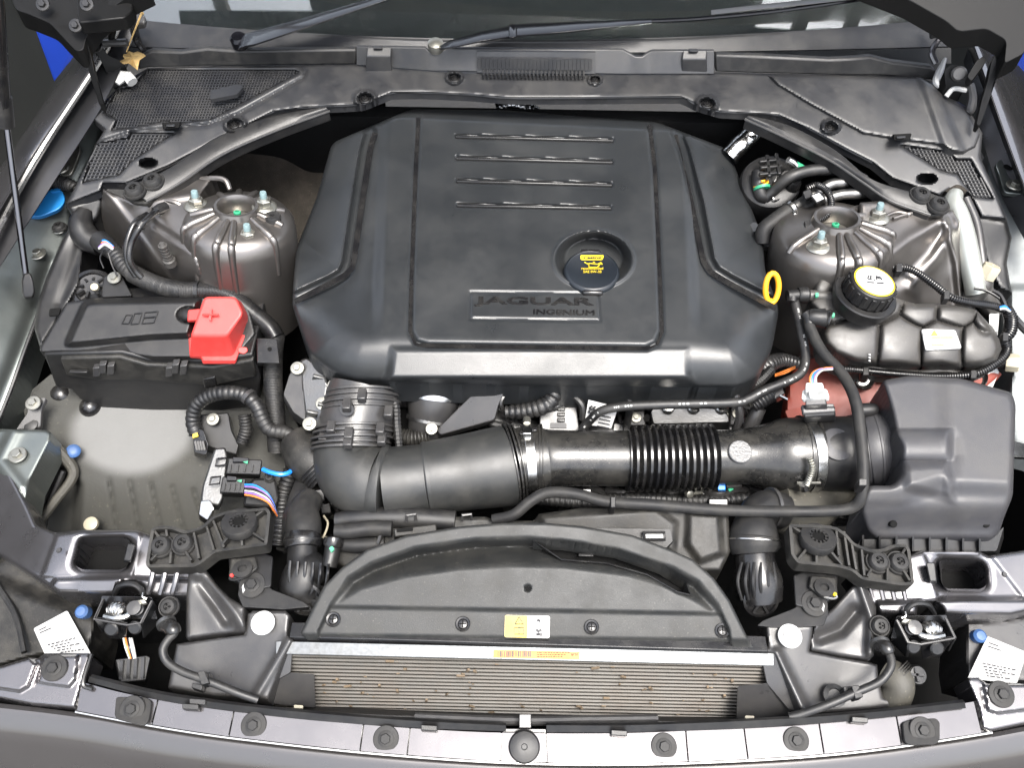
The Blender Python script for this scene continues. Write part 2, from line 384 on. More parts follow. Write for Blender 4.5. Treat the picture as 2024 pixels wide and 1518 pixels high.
# ------------------------------------------------------------------ shared fixings
def mesh_of(name, parts, mats):
    """one mesh from (vf, material index) pieces built round the origin, axis +Z"""
    v = []; f = []; mi = []
    for vf, k in parts:
        n = len(v); v += [tuple(p) for p in vf[0]]; f += [tuple(i+n for i in q) for q in vf[1]]; mi += [k]*len(vf[1])
    me = bpy.data.meshes.new(name); me.from_pydata(v, [], f)
    for m in mats: me.materials.append(m)
    me.polygons.foreach_set('material_index', mi)
    bm = bmesh.new(); bm.from_mesh(me); bmesh.ops.recalc_face_normals(bm, faces=bm.faces); bm.to_mesh(me); bm.free()
    me.shade_smooth(); me.set_sharp_from_angle(angle=math.radians(35)); return me
O = (0, 0, 0); ZA = (0, 0, 1)
def hexp(r, h0, h1): return lathe_vf(O, ZA, [(r, h0), (r, h1-r*0.12), (r*0.88, h1)], 6)
ME_NUT = mesh_of('nut', [(lathe_vf(O, ZA, [(.016, 0), (.0165, .0015), (.0155, .003), (.0115, .0055)], 24), 0), (hexp(.0095, .005, .0125), 0), (lathe_vf(O, ZA, [(.0072, .0125), (.006, .015)], 16), 0),
     (lathe_vf(O, ZA, [(.0045, .014), (.0045, .022), (.0038, .0235)], 12), 1)], [M['zinc'], M['teal']])
ME_TORX = mesh_of('bolt', [(lathe_vf(O, ZA, [(.0175, 0), (.0175, .003), (.0165, .0045), (.0155, .0045), (.0145, .004), (.0135, .008), (.011, .0105), (.006, .011), (.0055, .0085), (.0005, .0085)], 28), 0)]
     + [(box_vf((.0035*math.cos(a), .0035*math.sin(a), .0105), .0018, .0012, .0009, (math.cos(a), math.sin(a), 0), (-math.sin(a), math.cos(a), 0)), 1) for a in [k*math.pi*2/3 for k in range(3)]], [M['rubg'], M['void']])
ME_HEX = mesh_of('bolt', [(lathe_vf(O, ZA, [(.0205, 0), (.0205, .002), (.0195, .003), (.0125, .0035)], 30), 0), (lathe_vf(O, ZA, [(.0125, .003), (.0125, .0045), (.0085, .0055)], 24), 0), (hexp(.0085, .005, .010), 0)], [M['rubg']])
ME_SCREW = mesh_of('screw', [(lathe_vf(O, ZA, [(.0125, 0), (.0125, .0025), (.0115, .0035), (.0085, .0025), (.008, .0015), (.007, .004), (.004, .0048), (.0005, .005)], 24), 0),
     (box_vf((0, 0, .0048), .0055, .0009, .0006), 1), (box_vf((0, 0, .0048), .0009, .0055, .00065), 1)], [M['gls'], M['void']])
ME_BLK = mesh_of('bolt', [(lathe_vf(O, ZA, [(.015, 0), (.0152, .0015), (.014, .003), (.0085, .0035)], 24), 0), (hexp(.008, .003, .009), 0)], [M['gls']])
ME_CAP = mesh_of('bolt', [(lathe_vf(O, ZA, [(.015, 0), (.0152, .0015), (.014, .003), (.0085, .0035)], 24), 0), (hexp(.008, .003, .009), 0)], [M['zinc']])
def up_at(px, py, zf, d=12):
    q = [P(px+a, py+b, float(zf(np.array(float(px+a)), np.array(float(py+b))))) for a, b in ((-d, 0), (d, 0), (0, d), (0, -d))]
    n = (q[1]-q[0]).cross(q[3]-q[2]); n.normalize(); return n if n.z > 0 else -n
# ================================================================== large structure
GZ = -0.72
mk('ground', ([(-60, -60, GZ), (60, -60, GZ), (60, 60, GZ), (-60, 60, GZ)], [(0, 1, 2, 3)]), M['asph'], kind='structure')
# blue sheet fence behind the car (shows past both hinges)
for (q, lab) in (([(52, -60), (60, 35), (84, 100), (110, 172), (240, 172), (260, -60)], 'bright blue sheet panel standing behind the left wing'), ([(1940, -60), (1940, 260), (2035, 260), (2080, 120), (2080, -60)], 'bright blue sheet panel standing behind the right wing')):
    a = [PY(x, y, 1.75) for x, y in q]
    mk('sheet_panel', loft_vf([a, [p+Vector((0, .02, 0)) for p in a]]), M['tarp'], bev=.004, label=lab, cat='panel', group='blue panels behind the car')
for x, lab in ((-1.5, 'added dark wall standing in for the shade left of the car'), (1.6, 'added dark wall right of the car that darkens the wing reflections')):  # side walls added to blacken the ground view and the wing reflections
    mk('backdrop_wall', box_vf((x, 2.9, GZ+.66), .06, 2.6, .66), M['roof'], label=lab, cat='wall')
mk('backdrop_wall', box_vf((0, 5.2, GZ+1.0), 2.7, .06, 1.0), M['roof'], label='dark boundary wall behind the car', cat='wall')
# shelter over the rear of the car: dark sheets on timber battens with open sky at the sides
sh = thing('shelter_roof', 'dark shelter roof on timber battens over the back of the car', 'roof', (0, 2.6, 2.6))
mk('sheet', box_vf((0.12, 3.05, 2.75), 1.15, 1.9, 0.015), M['roof'], sh)
for k in range(12):
    y = 1.2+k*0.32+0.05*math.sin(k*3.1)
    mk('batten', box_vf((0.55, y, 2.70), 2.6, 0.035, 0.03), M['timb'], sh)
for x in (1.45, 1.75, 2.2, -1.5, -2.0): mk('rafter', bar_vf((x, 1.1, 2.64), (x+0.25, 4.6, 2.66), 0.07, 0.05), M['timb'], sh)
for (x, y) in ((-2.0, 4.5), (2.3, 4.5), (-2.0, 1.2), (2.3, 1.2)): mk('post', box_vf((x, y, (2.6+GZ)/2), 0.05, 0.05, (2.6-GZ)/2), M['timb'], sh)
# open bonnet above the picture
A0 = math.radians(76); hx, hy, hz = 0.02, 1.30, 0.40
bo = thing('bonnet', 'grey car bonnet propped open above the engine bay, dark lined underside', 'bonnet', (hx, hy, hz))
dv = Vector((0, -math.cos(A0), math.sin(A0))); nv = Vector((0, -math.sin(A0), -math.cos(A0)))
def bpt(u, t, h): return Vector((hx+u, hy, hz))+dv*t+nv*h
def bout(h, k): return [bpt(u*k, t, h) for u, t in [(-0.68, 0.03), (-0.70, 0.5), (-0.62, 0.98), (-0.3, 1.10), (0.3, 1.10), (0.62, 0.98), (0.70, 0.5), (0.68, 0.03)]]
mk('skin', loft_vf([bout(-0.03, 1), bout(0, 1.0)]), M['car'], bo)
mk('liner', loft_vf([bout(0.002, 0.9), bout(0.02, 0.86)]), M['felt'], bo, bev=0.004)
# body shell
sh0 = thing('body_shell', 'car body shell round the engine bay, coloured void black for deep shade', 'car body', (0, 0.7, -0.45))  # black surfaces stand for the shaded depth of the bay
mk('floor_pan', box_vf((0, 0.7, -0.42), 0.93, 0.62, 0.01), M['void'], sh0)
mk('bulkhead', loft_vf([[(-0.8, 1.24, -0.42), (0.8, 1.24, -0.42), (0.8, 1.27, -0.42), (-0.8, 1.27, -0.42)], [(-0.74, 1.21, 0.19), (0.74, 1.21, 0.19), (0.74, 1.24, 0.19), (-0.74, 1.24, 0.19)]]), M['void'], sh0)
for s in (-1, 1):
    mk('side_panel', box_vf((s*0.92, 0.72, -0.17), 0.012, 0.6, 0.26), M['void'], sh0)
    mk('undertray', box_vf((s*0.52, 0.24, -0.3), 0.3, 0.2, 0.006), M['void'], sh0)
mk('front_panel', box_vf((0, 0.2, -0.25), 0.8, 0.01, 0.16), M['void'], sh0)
# felt on the bulkhead, left of the engine
zf = fit([(430, 300, .10), (650, 225, .16), (600, 420, -.02), (450, 350, .08), (560, 560, -.1)])
mk('insulation_pad', relief_vf([(400, 372), (440, 285), (540, 228), (650, 214), (760, 190), (690, 290), (640, 400), (600, 520), (575, 640), (560, 640)],
   lambda X, Y: zf(X, Y)+0.004*np.sin(X/23)*np.sin(Y/31), 6, .02, (14, .01)), M['felt'], sh0)
# ------------------------------------------------------------------ wings and inner wings
def wing(name, rows, label, m, n=30):
    t = thing(name, label, 'wing', P(*rows[0][len(rows[0])//2]))
    return t
lw = thing('front_wing', 'glossy grey front wing along the left of the bay', 'wing', P(100, 250, .2))
mk('outer_skin', strip_vf([[(-120, 560, -.3), (0, 340, -.15), (120, 140, .0), (190, -20, .1)], [(-60, 420, .17), (26, 296, .20), (166, 96, .29), (225, 8, .33)], [(-45, 440, .19), (38, 310, .215), (178, 108, .305), (236, 18, .345)], [(-40, 480, .195), (62, 310, .22), (190, 118, .31), (246, 26, .35)]], 24), M['car'], lw, solid=.002)
mk('flange', strip_vf([[(-40, 480, .195), (62, 310, .22), (190, 118, .31), (246, 26, .35)], [(-40, 520, .165), (70, 332, .195), (196, 135, .285), (250, 40, .33)], [(-40, 590, .15), (100, 370, .18), (205, 205, .26), (262, 80, .31)]], 24), M['edge'], lw, solid=.002)
mk('rail', ptube([(-30, 505, .185, .005), (66, 322, .212, .005), (192, 128, .302, .005), (240, 40, .34, .005)], seg=8), M['stl'], lw)
rw = thing('front_wing', 'glossy grey front wing along the right of the bay', 'wing', P(1990, 250, .2))
mk('outer_skin', strip_vf([[(2150, 560, -.3), (2100, 300, -.1), (2000, 60, .08)], [(2080, 420, .18), (2030, 292, .22), (1942, 92, .30)], [(2070, 440, .2), (2020, 300, .235), (1932, 90, .31)], [(2065, 470, .2), (2003, 310, .235), (1926, 92, .31)]], 24), M['car'], rw, solid=.002)
mk('flange', strip_vf([[(2065, 470, .2), (2003, 310, .235), (1926, 92, .31)], [(2060, 480, .17), (1990, 300, .21), (1915, 95, .29)], [(2050, 520, .15), (1965, 350, .18), (1905, 120, .27)]], 24), M['edge'], rw, solid=.002)
# inner wing, left: pale green-grey metal
iw = thing('inner_wing', 'pale grey green inner wing panel beside the left cowl leg', 'body panel', P(70, 480, .05))
zfl = idw([(185, 190, .24), (60, 400, .14), (140, 340, .14), (0, 560, .10), (110, 470, .09), (60, 640, .05), (0, 800, .02), (70, 560, .07)])
mk('panel', relief_vf([(195, 195), (215, 215), (190, 300), (140, 400), (140, 450), (98, 560), (70, 650), (20, 800), (-10, 855), (-60, 840), (-60, 560), (20, 450), (60, 385), (100, 330)],
   lambda X, Y: zfl(X, Y)-.005*np.exp(-(dl([(100, 520), (60, 640), (-10, 820)], X, Y)/16)**2)-0.002*np.sin(Y/41), 3, .05, (8, .006)), M['inner'], iw)
mk('edge_trim', ptube([(100, 555, .078, .003), (80, 610, .066, .0035), (50, 690, .052, .0035), (18, 780, .034, .0035), (-20, 870, .02, .0035)], seg=8), M['gls'], iw)
for q in ((118, 452, .095), (75, 502, .09), (35, 900, .02)): inst('bolt', ME_CAP, P(*q), (0, 0, 1), iw, .9)
inst('bolt', ME_TORX, P(118, 450, .103), (0, .1, 1), iw, .7)
br = thing('hinge_bracket', 'pale plated bracket with a bolt on the left inner wing', 'bracket', P(125, 325, .15))
mk('plate', slab_vf([(113, 300, .17), (122, 284, .175), (150, 280, .175), (160, 292, .175), (152, 318, .165), (146, 330, .165), (140, 345, .16), (72, 350, .15), (82, 330, .155), (105, 322, .16)], .006, r=8), M['zinc'], br, bev=.001)
inst('bolt', ME_CAP, P(119, 333, .164), (0, 0, 1), br, 1.0)
mk('hole', lathe_vf(P(133, 296, .1755), (0, .1, 1), [(.006, 0), (.006, .0008)], 16), M['void'], br)
mk('clip', ptube([(80, 346, .158), (82, 325, .165), (92, 322, .166), (95, 345, .16)], .0015, seg=6), M['stl'], br)
mk('rubber_seal', ptube([(58, 372, .14, .004), (75, 360, .145, .012), (105, 358, .146, .013), (140, 366, .146, .011), (150, 372, .143, .005)], seg=12, corr=(.004, .0018)), M['rub'])
tag(bpy.data.objects['rubber_seal'], 'ribbed black rubber grommet above the blue filler cap', 'grommet')
cap = thing('washer_filler_neck', 'washer filler neck with a sky blue flip cap at the left edge', 'filler neck', P(92, 400, .12))
mk('lid', pprism([(54, 425, .135), (62, 395, .138), (100, 373, .14), (122, 376, .14), (127, 385, .14), (128, 398, .138), (118, 412, .136), (80, 428, .134)], [(56, 433, .125), (60, 402, .124), (99, 379, .126), (124, 381, .126), (130, 390, .126), (130, 404, .125), (120, 419, .124), (82, 434, .123)], r=9), M['blue'], cap, bev=.002)
mk('hinge', pbar((102, 378, .141), (120, 376, .141), .006, .005), M['blue'], cap)
mk('neck', lathe_vf(P(92, 416, .06), (0, 0, 1), [(.026, 0), (.026, .055), (.028, .056), (.028, .062)], 28), M['rub'], cap)
# right inner wing
iw2 = thing('inner_wing', 'pale grey inner wing panel along the right edge beside the tank', 'body panel', P(1990, 620, .03))
z2 = idw([(1960, 480, .12), (2024, 560, .10), (1990, 700, .04), (2024, 820, .0), (2000, 400, .16), (2040, 300, .19)])
mk('panel', relief_vf([(1952, 300), (1990, 290), (2080, 380), (2080, 900), (2005, 880), (1985, 800), (2000, 740), (1990, 640), (1975, 560), (1945, 500), (1950, 400)],
   lambda X, Y: z2(X, Y)+.008*sm(1990, 2000, X)*sm(560, 575, Y), 4, .06, (8, .006)), M['innr'], iw2)
mk('bracket', slab_vf([(1967, 322, .2), (1982, 312, .2), (2040, 330, .2), (2040, 385, .19), (1985, 380, .185), (1975, 345, .19)], .008, r=8), M['inner'], iw2, bev=.001)
inst('bolt', ME_CAP, P(2005, 367, .195), (0, .1, 1), iw2, .9)
mk('hole', lathe_vf(P(1992, 330, .2005), (0, .1, 1), [(.007, 0), (.007, .0008)], 16), M['void'], iw2)
inst('bolt', ME_TORX, P(2012, 487, .118), (0, .1, 1), iw2, .6)
# ------------------------------------------------------------------ windscreen, trim and wipers
ws = thing('windscreen', 'dark windscreen glass across the top above the wipers', 'windscreen', P(1040, 60, .31))
def arc(py, sag, z, x0=230, x1=1880, n=9):
    return [(x0+(x1-x0)*k/(n-1), py+sag*(1-(2*k/(n-1)-1)**2), z) for k in range(n)]
mk('pane', strip_vf([arc(38, 44, .3000), arc(10, 42, .3126), arc(-60, 30, .346), arc(-160, 20, .393)], 30), M['glass'], ws, solid=.004)
mk('border', strip_vf([arc(92, 12, .289), arc(36, 42, .3025)], 30), M['cowl'], ws, solid=.003)
mk('dashboard', strip_vf([arc(125, 10, .25), arc(40, 30, .262), arc(-10, 30, .272), arc(-160, 20, .30)], 30), M['dash'], ws)
mk('lower_seal', ptube(arc(39, 43.5, .3000), .0032, seg=8), M['rub'], ws)
mk('pillar_seal', ptube([(262, 40, .32, .006), (272, 80, .31, .006), (285, 100, .30, .005)], seg=8), M['gls'], ws)
mk('pillar_seal', ptube([(1868, 62, .32, .005), (1850, 85, .31, .005), (1842, 105, .30, .005), (1850, 125, .29, .005)], seg=8), M['mem'], ws)
mk('corner_trim', slab_vf([(1838, 30, .335), (1865, 45, .33), (1862, 62, .325), (1842, 68, .32)], .01, r=6), M['gry'], ws, bev=.002)
mk('corner_trim', slab_vf([(262, 22, .335), (288, 30, .33), (285, 45, .325), (265, 48, .32)], .01, r=6), M['gry'], ws, bev=.002)
mk('seal_lip', ptube([(1868, 115, .29, .003), (1858, 140, .28, .006), (1852, 160, .275, .007), (1858, 172, .27, .004)], seg=8), M['wht'], ws)
w1 = thing('wiper_arm', 'black wiper arm running up to the top edge, left of centre', 'wiper', P(560, 70, .33), 'wipers')
mk('arm', loft_vf([[P(x, y+h, z), P(x, y-h, z+.004), P(x+4, y-h+3, z+.012), P(x+4, y+h-4, z+.012)] for x, y, h, z in [(470, 92, 7, .312), (484, 80, 14, .322), (500, 76, 15, .328), (600, 46, 12, .345), (720, 8, 9, .36), (860, -36, 6, .38)]]), M['gblk'], w1, bev=.0015)
mk('pivot_cover', lathe_vf(P(476, 88, .305), (0, -.2, 1), [(.014, 0), (.014, .014), (.010, .019)], 20), M['gblk'], w1)
w2 = thing('wiper_arm', 'black wiper arm with its round pivot nut, right of centre', 'wiper', P(1100, 60, .33), 'wipers')
mk('arm', loft_vf([[P(x, y+h, z), P(x, y-h, z+.003), P(x+3, y-h+3, z+.011), P(x+3, y+h-3, z+.011)] for x, y, h, z in [(868, 94, 4, .312), (890, 87, 9, .320), (950, 72, 11, .325), (1004, 63, 12, .328)]]), M['gblk'], w2, bev=.0015)
mk('collar', loft_vf([[P(x, y+h, .327), P(x, y-h, .331), P(x+3, y-h+2, .342), P(x+3, y+h-3, .342)] for x, y, h in [(1003, 63, 14), (1012, 61, 15), (1018, 61, 14)]]), M['gblk'], w2, bev=.0015)
mk('blade_link', loft_vf([[P(x, y+h, z), P(x, y-h, z+.003), P(x+2, y-h+3, z+.011), P(x+2, y+h-3, z+.011)] for x, y, h, z in [(1018, 60, 13, .328), (1100, 55, 12, .332), (1200, 48, 9, .336), (1287, 41, 6, .339)]]), M['gblk'], w2, bev=.0015)
mk('rod', ptube([(1284, 41, .345), (1380, 36, .347), (1520, 23, .352), (1650, 5, .36), (1760, -12, .365)], .0035, seg=8), M['gblk'], w2)
mk('blade_holder', loft_vf([[P(x, y+5, z), P(x, y-5, z), P(x, y-5, z+.006), P(x, y+5, z+.006)] for x, y, z in [(1405, 24, .347), (1500, 13, .352), (1600, 3, .357), (1700, -8, .362)]]), M['gry'], w2, bev=.001)
mk('pivot_nut', lathe_vf(P(862, 98, .30), (0, -.15, 1), [(.012, 0), (.012, .008), (.0135, .008), (.0125, .015), (.006, .018)], 20), M['zinc'], w2)
# ------------------------------------------------------------------ cowl
cw = thing('scuttle_cowl', 'wide black plastic cowl panel below the windscreen', 'cowl', P(1040, 160, .26))
cow_o = [(131, 405), (199, 378), (205, 362), (249, 363), (332, 329), (443, 270), (540, 221), (600, 213), (700, 208), (719, 206), (774, 184), (833, 183), (937, 188), (1006, 194), (1110, 194), (1345, 192), (1360, 198), (1376, 207), (1424, 221), (1538, 228), (1601, 256), (1670, 294), (1725, 322), (1763, 353), (1857, 387), (1877, 374), (1915, 380), (1940, 429), (1991, 434), (1985, 418), (1938, 311), (1942, 263), (1912, 211), (1870, 187), (1843, 163), (1819, 149), (1521, 145), (1414, 142), (1150, 141), (940, 140), (720, 130), (700, 126), (420, 130), (292, 134), (273, 145), (235, 170), (207, 200), (183, 235), (207, 256), (192, 280), (187, 294), (159, 349)]
czf0 = fit([(131, 405, .185), (205, 330, .215), (300, 330, .215), (440, 265, .24), (300, 180, .262), (560, 200, .255), (700, 200, .258), (1000, 190, .262), (1350, 190, .26), (700, 128, .272), (1050, 140, .275), (1420, 142, .272), (1600, 240, .245), (1700, 300, .225), (1860, 380, .20), (1990, 430, .185), (1900, 220, .26), (1820, 150, .268), (1700, 180, .268), (300, 140, .268)], 2)
GRL = [(205, 222), (232, 178), (262, 170), (292, 138), (583, 138), (590, 143), (420, 234), (355, 243), (325, 238), (262, 252), (222, 256), (232, 236)]
GRS = [(188, 285), (255, 272), (258, 262), (343, 263), (260, 318), (235, 345), (165, 360)]
GRR = [(1782, 287), (1872, 300), (1890, 315), (1918, 315), (1962, 392), (1925, 388), (1893, 344), (1860, 336)]
LID = [(1518, 148), (1819, 152), (1843, 166), (1868, 192), (1908, 214), (1938, 264), (1928, 290), (1905, 302), (1885, 300), (1862, 286), (1768, 274), (1706, 263), (1600, 205), (1535, 166)]
def cowl_z(X, Y):
    z = czf0(X, Y)
    z = z-.003*np.exp(-(dl([(592, 128), (604, 140), (600, 152), (470, 225), (410, 246), (260, 260), (225, 272), (192, 282)], X, Y)/4)**2)
    z = z+.008*sm(30, -2, dl([(470, 232), (560, 205), (640, 178)], X, Y))*0
    for (a, b, rx, ry, h) in [(293, 322, 17, 9, -.03), (1832, 353, 19, 10, -.03)]:
        z = z+h*sm(1.15, .8, np.sqrt(((X-a)/rx)**2+((Y-b)/ry)**2))
    for (a, b, r, h) in [(465, 246, 26, .008), (1642, 250, 22, .007), (722, 195, 26, .008), (1397, 205, 26, .008), (898, 153, 20, .006), (1176, 157, 17, .005)]:
        d = np.sqrt((X-a)**2+((Y-b)*1.35)**2); z = z+h*sm(r, r*.75, d)-(h+.003)*sm(r*.68, r*.5, d)
    return z
mk('panel', relief_vf(cow_o, cowl_z, 2.6, .012, (6, .005), holes=[GRL, GRS, GRR]), M['cowl'], cw)
for (p, zz) in ((GRL, .012), (GRS, .012), (GRR, .012)):
    mk('grille_backing', relief_vf(p, lambda X, Y: czf0(X, Y)-.014, 8, 0), M['void'], cw)
def lattice(poly, dx, dy, w, shx=0.0, off=0.002):
    """crossing bars of a grille clipped to the opening"""
    g = G(); p = np.array(poly, float); x0, y0 = p.min(0); x1, y1 = p.max(0)
    def runs(line):
        out = []; cur = []
        X = np.array([q[0] for q in line]); Y = np.array([q[1] for q in line]); ok = inside(poly, X, Y)
        for q, k in zip(line, ok):
            if k: cur.append(q)
            elif len(cur) > 1: out.append(cur); cur = []
            else: cur = []
        if len(cur) > 1: out.append(cur)
        return out
    def addrun(r, horiz):
        X = np.array([q[0] for q in r]); Y = np.array([q[1] for q in r]); Z = czf0(X, Y)-off
        a = (0, w) if horiz else (w, 0)
        A = V(X-a[0]/2, Y-a[1]/2, Z); B = V(X+a[0]/2, Y+a[1]/2, Z)
        lo = np.array([0, 0, -.007])
        n = len(r); v = list(A)+list(B)+list(A+lo)+list(B+lo); f = []
        for i in range(n-1): f += [(i, i+1, n+i+1, n+i), (n+i, n+i+1, 3*n+i+1, 3*n+i), (i, i+1, 2*n+i+1, 2*n+i)]
        g.add((v, f))
    y = y0+dy/2
    while y < y1:
        for r in runs([(x, y) for x in np.arange(x0, x1, 6.0)]): addrun(r, True)
        y += dy
    x = x0-abs(shx)*(y1-y0)
    while x < x1+abs(shx)*(y1-y0):
        for r in runs([(x+shx*(y-y1), y) for y in np.arange(y0, y1+3, 3.0)]): addrun(r, False)
        x += dx
    return g
gp = mk('intake_grille', lattice(GRL, 5.8, 5.2, 2.0, -0.35), M['cowl'], cw, kind='stuff', flat=True)
mk('emblem_pad', slab_vf([(417, 178, .272), (468, 166, .272), (482, 170, .272), (468, 186, .27), (415, 196, .27)], .006, r=3), M['cowl'], cw)
mk('intake_grille', lattice(GRS, 7.6, 6.2, 2.6, -0.45), M['cowl'], cw, kind='stuff', flat=True)
mk('intake_grille', lattice(GRR, 7.4, 6.0, 2.5, 0.5), M['cowl'], cw, kind='stuff', flat=True)
zl = fit([(1518, 148, .276), (1819, 152, .273), (1938, 264, .262), (1885, 300, .246), (1768, 274, .243), (1706, 263, .246)], 1)
mk('access_lid', relief_vf(LID, lambda X, Y: czf0(X, Y)+.005+.004*sm(-8, 8, sd([(1812, 140), (1845, 160), (1905, 300), (1868, 300)], X, Y)), 3, .010, (6, .004)), M['cowl'], cw)
mk('lip_bead', ptube([(x, y-2, float(czf0(np.array(float(x)), np.array(float(y))))-.004) for x, y in cow_o[3:23]], .0035, seg=8, n=4), M['cowl'], cw)
for (a, b) in ((338, 247), (1782, 270)):
    mk('lid_clip', pprism([(a-16, b-5, .258), (a+18, b-7, .258), (a+16, b+5, .256), (a-14, b+7, .256)], [(a-18, b-5, .245), (a+20, b-7, .245), (a+18, b+5, .24), (a-16, b+7, .24)]), M['void'], cw, bev=.001)
    mk('lid_clip', pprism([(a-10, b-1, .26), (a+8, b-2, .26), (a+8, b+2, .26), (a-10, b+3, .26)], [(a-10, b, .248), (a+8, b-1, .248), (a+8, b+3, .247), (a-10, b+4, .247)]), M['cowl'], cw, bev=.001)
for (a, b, s) in ((722, 196, .8), (1397, 206, .8), (898, 155, .8), (1176, 158, .75), (463, 247, .7), (1640, 251, .6)):
    inst('screw', ME_SCREW, P(a, b, float(cowl_z(np.array(float(a)), np.array(float(b))))+.0005), (0, -.1, 1), cw, s)
# upstand behind the cowl: a low wall facing the engine
def wallv(top, bot, thick=.006):
    """top and bottom edges in px with z; a panel with thickness going back"""
    T = [P(*q) for q in top]; B = [P(*q) for q in bot]; d = Vector((0, thick, 0))
    loops = [[b, t, t+d, b+d] for t, b in zip(T, B)]
    return loft_vf(loops)
mk('upstand', wallv([(704, 92, .304), (840, 94, .304), (846, 100, .302), (856, 106, .298), (868, 106, .298), (878, 98, .302), (884, 95, .304), (1230, 98, .304), (1242, 104, .30), (1256, 112, .297), (1270, 112, .297), (1282, 103, .30), (1290, 100, .304), (1412, 100, .303)],
                     [(704, 128, .272), (840, 139, .273), (846, 139, .273), (856, 140, .273), (868, 140, .273), (878, 140, .273), (884, 140, .273), (1230, 146, .273), (1242, 146, .273), (1256, 146, .273), (1270, 146, .273), (1282, 146, .273), (1290, 146, .273), (1412, 146, .272)]), M['cowl'], cw, bev=.0012)
mk('seal', wallv([(276, 110, .292), (300, 100, .297), (360, 103, .297), (410, 96, .30), (460, 100, .30), (704, 98, .300)], [(272, 138, .270), (296, 133, .27), (360, 132, .27), (410, 130, .271), (460, 130, .271), (704, 127, .272)], .012), M['rub'], cw, bev=.003)
mk('seal', wallv([(1414, 108, .299), (1500, 111, .299), (1640, 118, .297), (1680, 116, .298), (1720, 112, .299), (1760, 122, .293), (1840, 132, .285), (1850, 140, .28)], [(1414, 142, .272), (1500, 145, .271), (1640, 148, .27), (1680, 149, .27), (1720, 149, .27), (1760, 150, .269), (1840, 158, .262), (1846, 162, .26)], .012), M['rub'], cw, bev=.003)
for (x, y) in ((750, 92), (1374, 98)):
    mk('clip_box', pprism([(x-24, y, .306), (x+24, y, .306), (x+22, y+18, .298), (x-26, y+18, .298)], [(x-24, y+30, .275), (x+24, y+30, .275), (x+25, y+58, .262), (x-28, y+58, .262)], r=3), M['cowl'], cw, bev=.0025)
    mk('clip_tab', pprism([(x-12, y-3, .309), (x+6, y-3, .309), (x+6, y+3, .309), (x-12, y+3, .309)], [(x-12, y, .30), (x+6, y, .30), (x+6, y+6, .30), (x-12, y+6, .30)]), M['cowl'], cw, bev=.001)
mk('vent_plate', wallv([(943, 101, .3035), (1177, 103, .3035)], [(943, 142, .2745), (1177, 145, .2745)], .003), M['cowl'], cw)
for k in range(29):
    x = 948+k*7.8; mk('rib', bar_vf(P(x, 112+k*.06, .2985)+Vector((0, -.003, 0)), P(x, 133+k*.1, .281)+Vector((0, -.003, 0)), .0024, .006, (1, 0, 0)), M['cowl'], cw)
g = G()
for k in range(27):
    x = 956+k*7.6; g.add(pbar((x, 139+k*.1, .2775), (x, 150+k*.1, .2765), .003, .006))
mk('comb', g, M['cowl'], cw)
# cowl legs that run down both sides
cl = thing('side_trim', 'black plastic side trim curving down from the cowl past the left strut tower', 'trim panel', P(120, 550, .08))
zq = idw([(130, 408, .18), (195, 385, .18), (200, 420, .16), (150, 470, .14), (120, 560, .12), (90, 680, .10), (175, 560, .12), (70, 600, .11)])
mk('panel', relief_vf([(131, 407), (199, 383), (206, 400), (196, 430), (178, 450), (165, 500), (158, 560), (140, 592), (80, 690), (68, 650), (74, 600), (92, 545), (120, 480), (146, 430)],
   lambda X, Y: zq(X, Y)-.004*np.exp(-(dl([(120, 600), (150, 520), (170, 450)], X, Y)/12)**2), 3, .05, (9, .008)), M['blk'], cl)
mk('slot', slab_vf([(98, 610, .126), (120, 608, .126), (116, 622, .126), (96, 624, .126)], .003, r=3), M['void'], cl)
mk('duct', ptube([(168, 415, .165, .012), (160, 445, .155, .019), (172, 470, .145, .02), (200, 484, .14, .018)], seg=16), M['blk'], cl)
cl2 = thing('side_trim', 'dark grey trim leg of the cowl beside the pale pipe on the right', 'trim panel', P(1955, 480, .12))
zq2 = idw([(1930, 435, .175), (1990, 440, .175), (1960, 520, .13), (2000, 600, .10), (1945, 560, .12)])
mk('panel', relief_vf([(1930, 425), (1990, 436), (2000, 470), (1990, 520), (2000, 580), (1975, 570), (1950, 520), (1940, 480)], zq2, 4, .05, (8, .006)), M['blk'], cl2)
# ------------------------------------------------------------------ bonnet hinges and strut
def plate(name, pts, d, m, par, r=4, bev=.0015): return mk(name, slab_vf(pts, d, r=r), m, par, bev=bev)
h1 = bo
plate('hinge_link', [(18, -20, .40), (30, 18, .40), (60, 28, .40), (98, 44, .39), (131, 80, .37), (150, 100, .36), (165, 98, .36), (170, 70, .37), (190, 40, .39), (240, 0, .41), (300, -30, .43)], .03, M['hng'], h1, 10)
plate('hinge_arm', [(146, 42, .385), (160, 44, .385), (168, 70, .37), (180, 110, .345), (186, 140, .33), (205, 205, .28), (196, 206, .28), (178, 150, .32), (166, 100, .35)], .014, M['hng'], h1, 6)
plate('hinge_base', [(180, 88, .33), (196, 84, .33), (215, 110, .31), (236, 118, .30), (250, 130, .29), (238, 148, .28), (212, 146, .28), (200, 118, .31)], .03, M['hng'], h1, 6)
plate('hinge_plate', [(155, 44, .40), (245, 34, .40), (262, 20, .40), (260, -20, .41), (150, -20, .42)], .02, M['hng'], h1, 6)
for q in ((190, 90, .34), (172, 8, .43), (85, 8, .41), (150, 50, .39)): inst('bolt', ME_BLK, P(*q), (0, -.6, .8), h1, .7)
mk('hinge_pin', ptube([(196, 85, .325), (252, 83, .325)], .006, seg=10), M['gry'], h1)
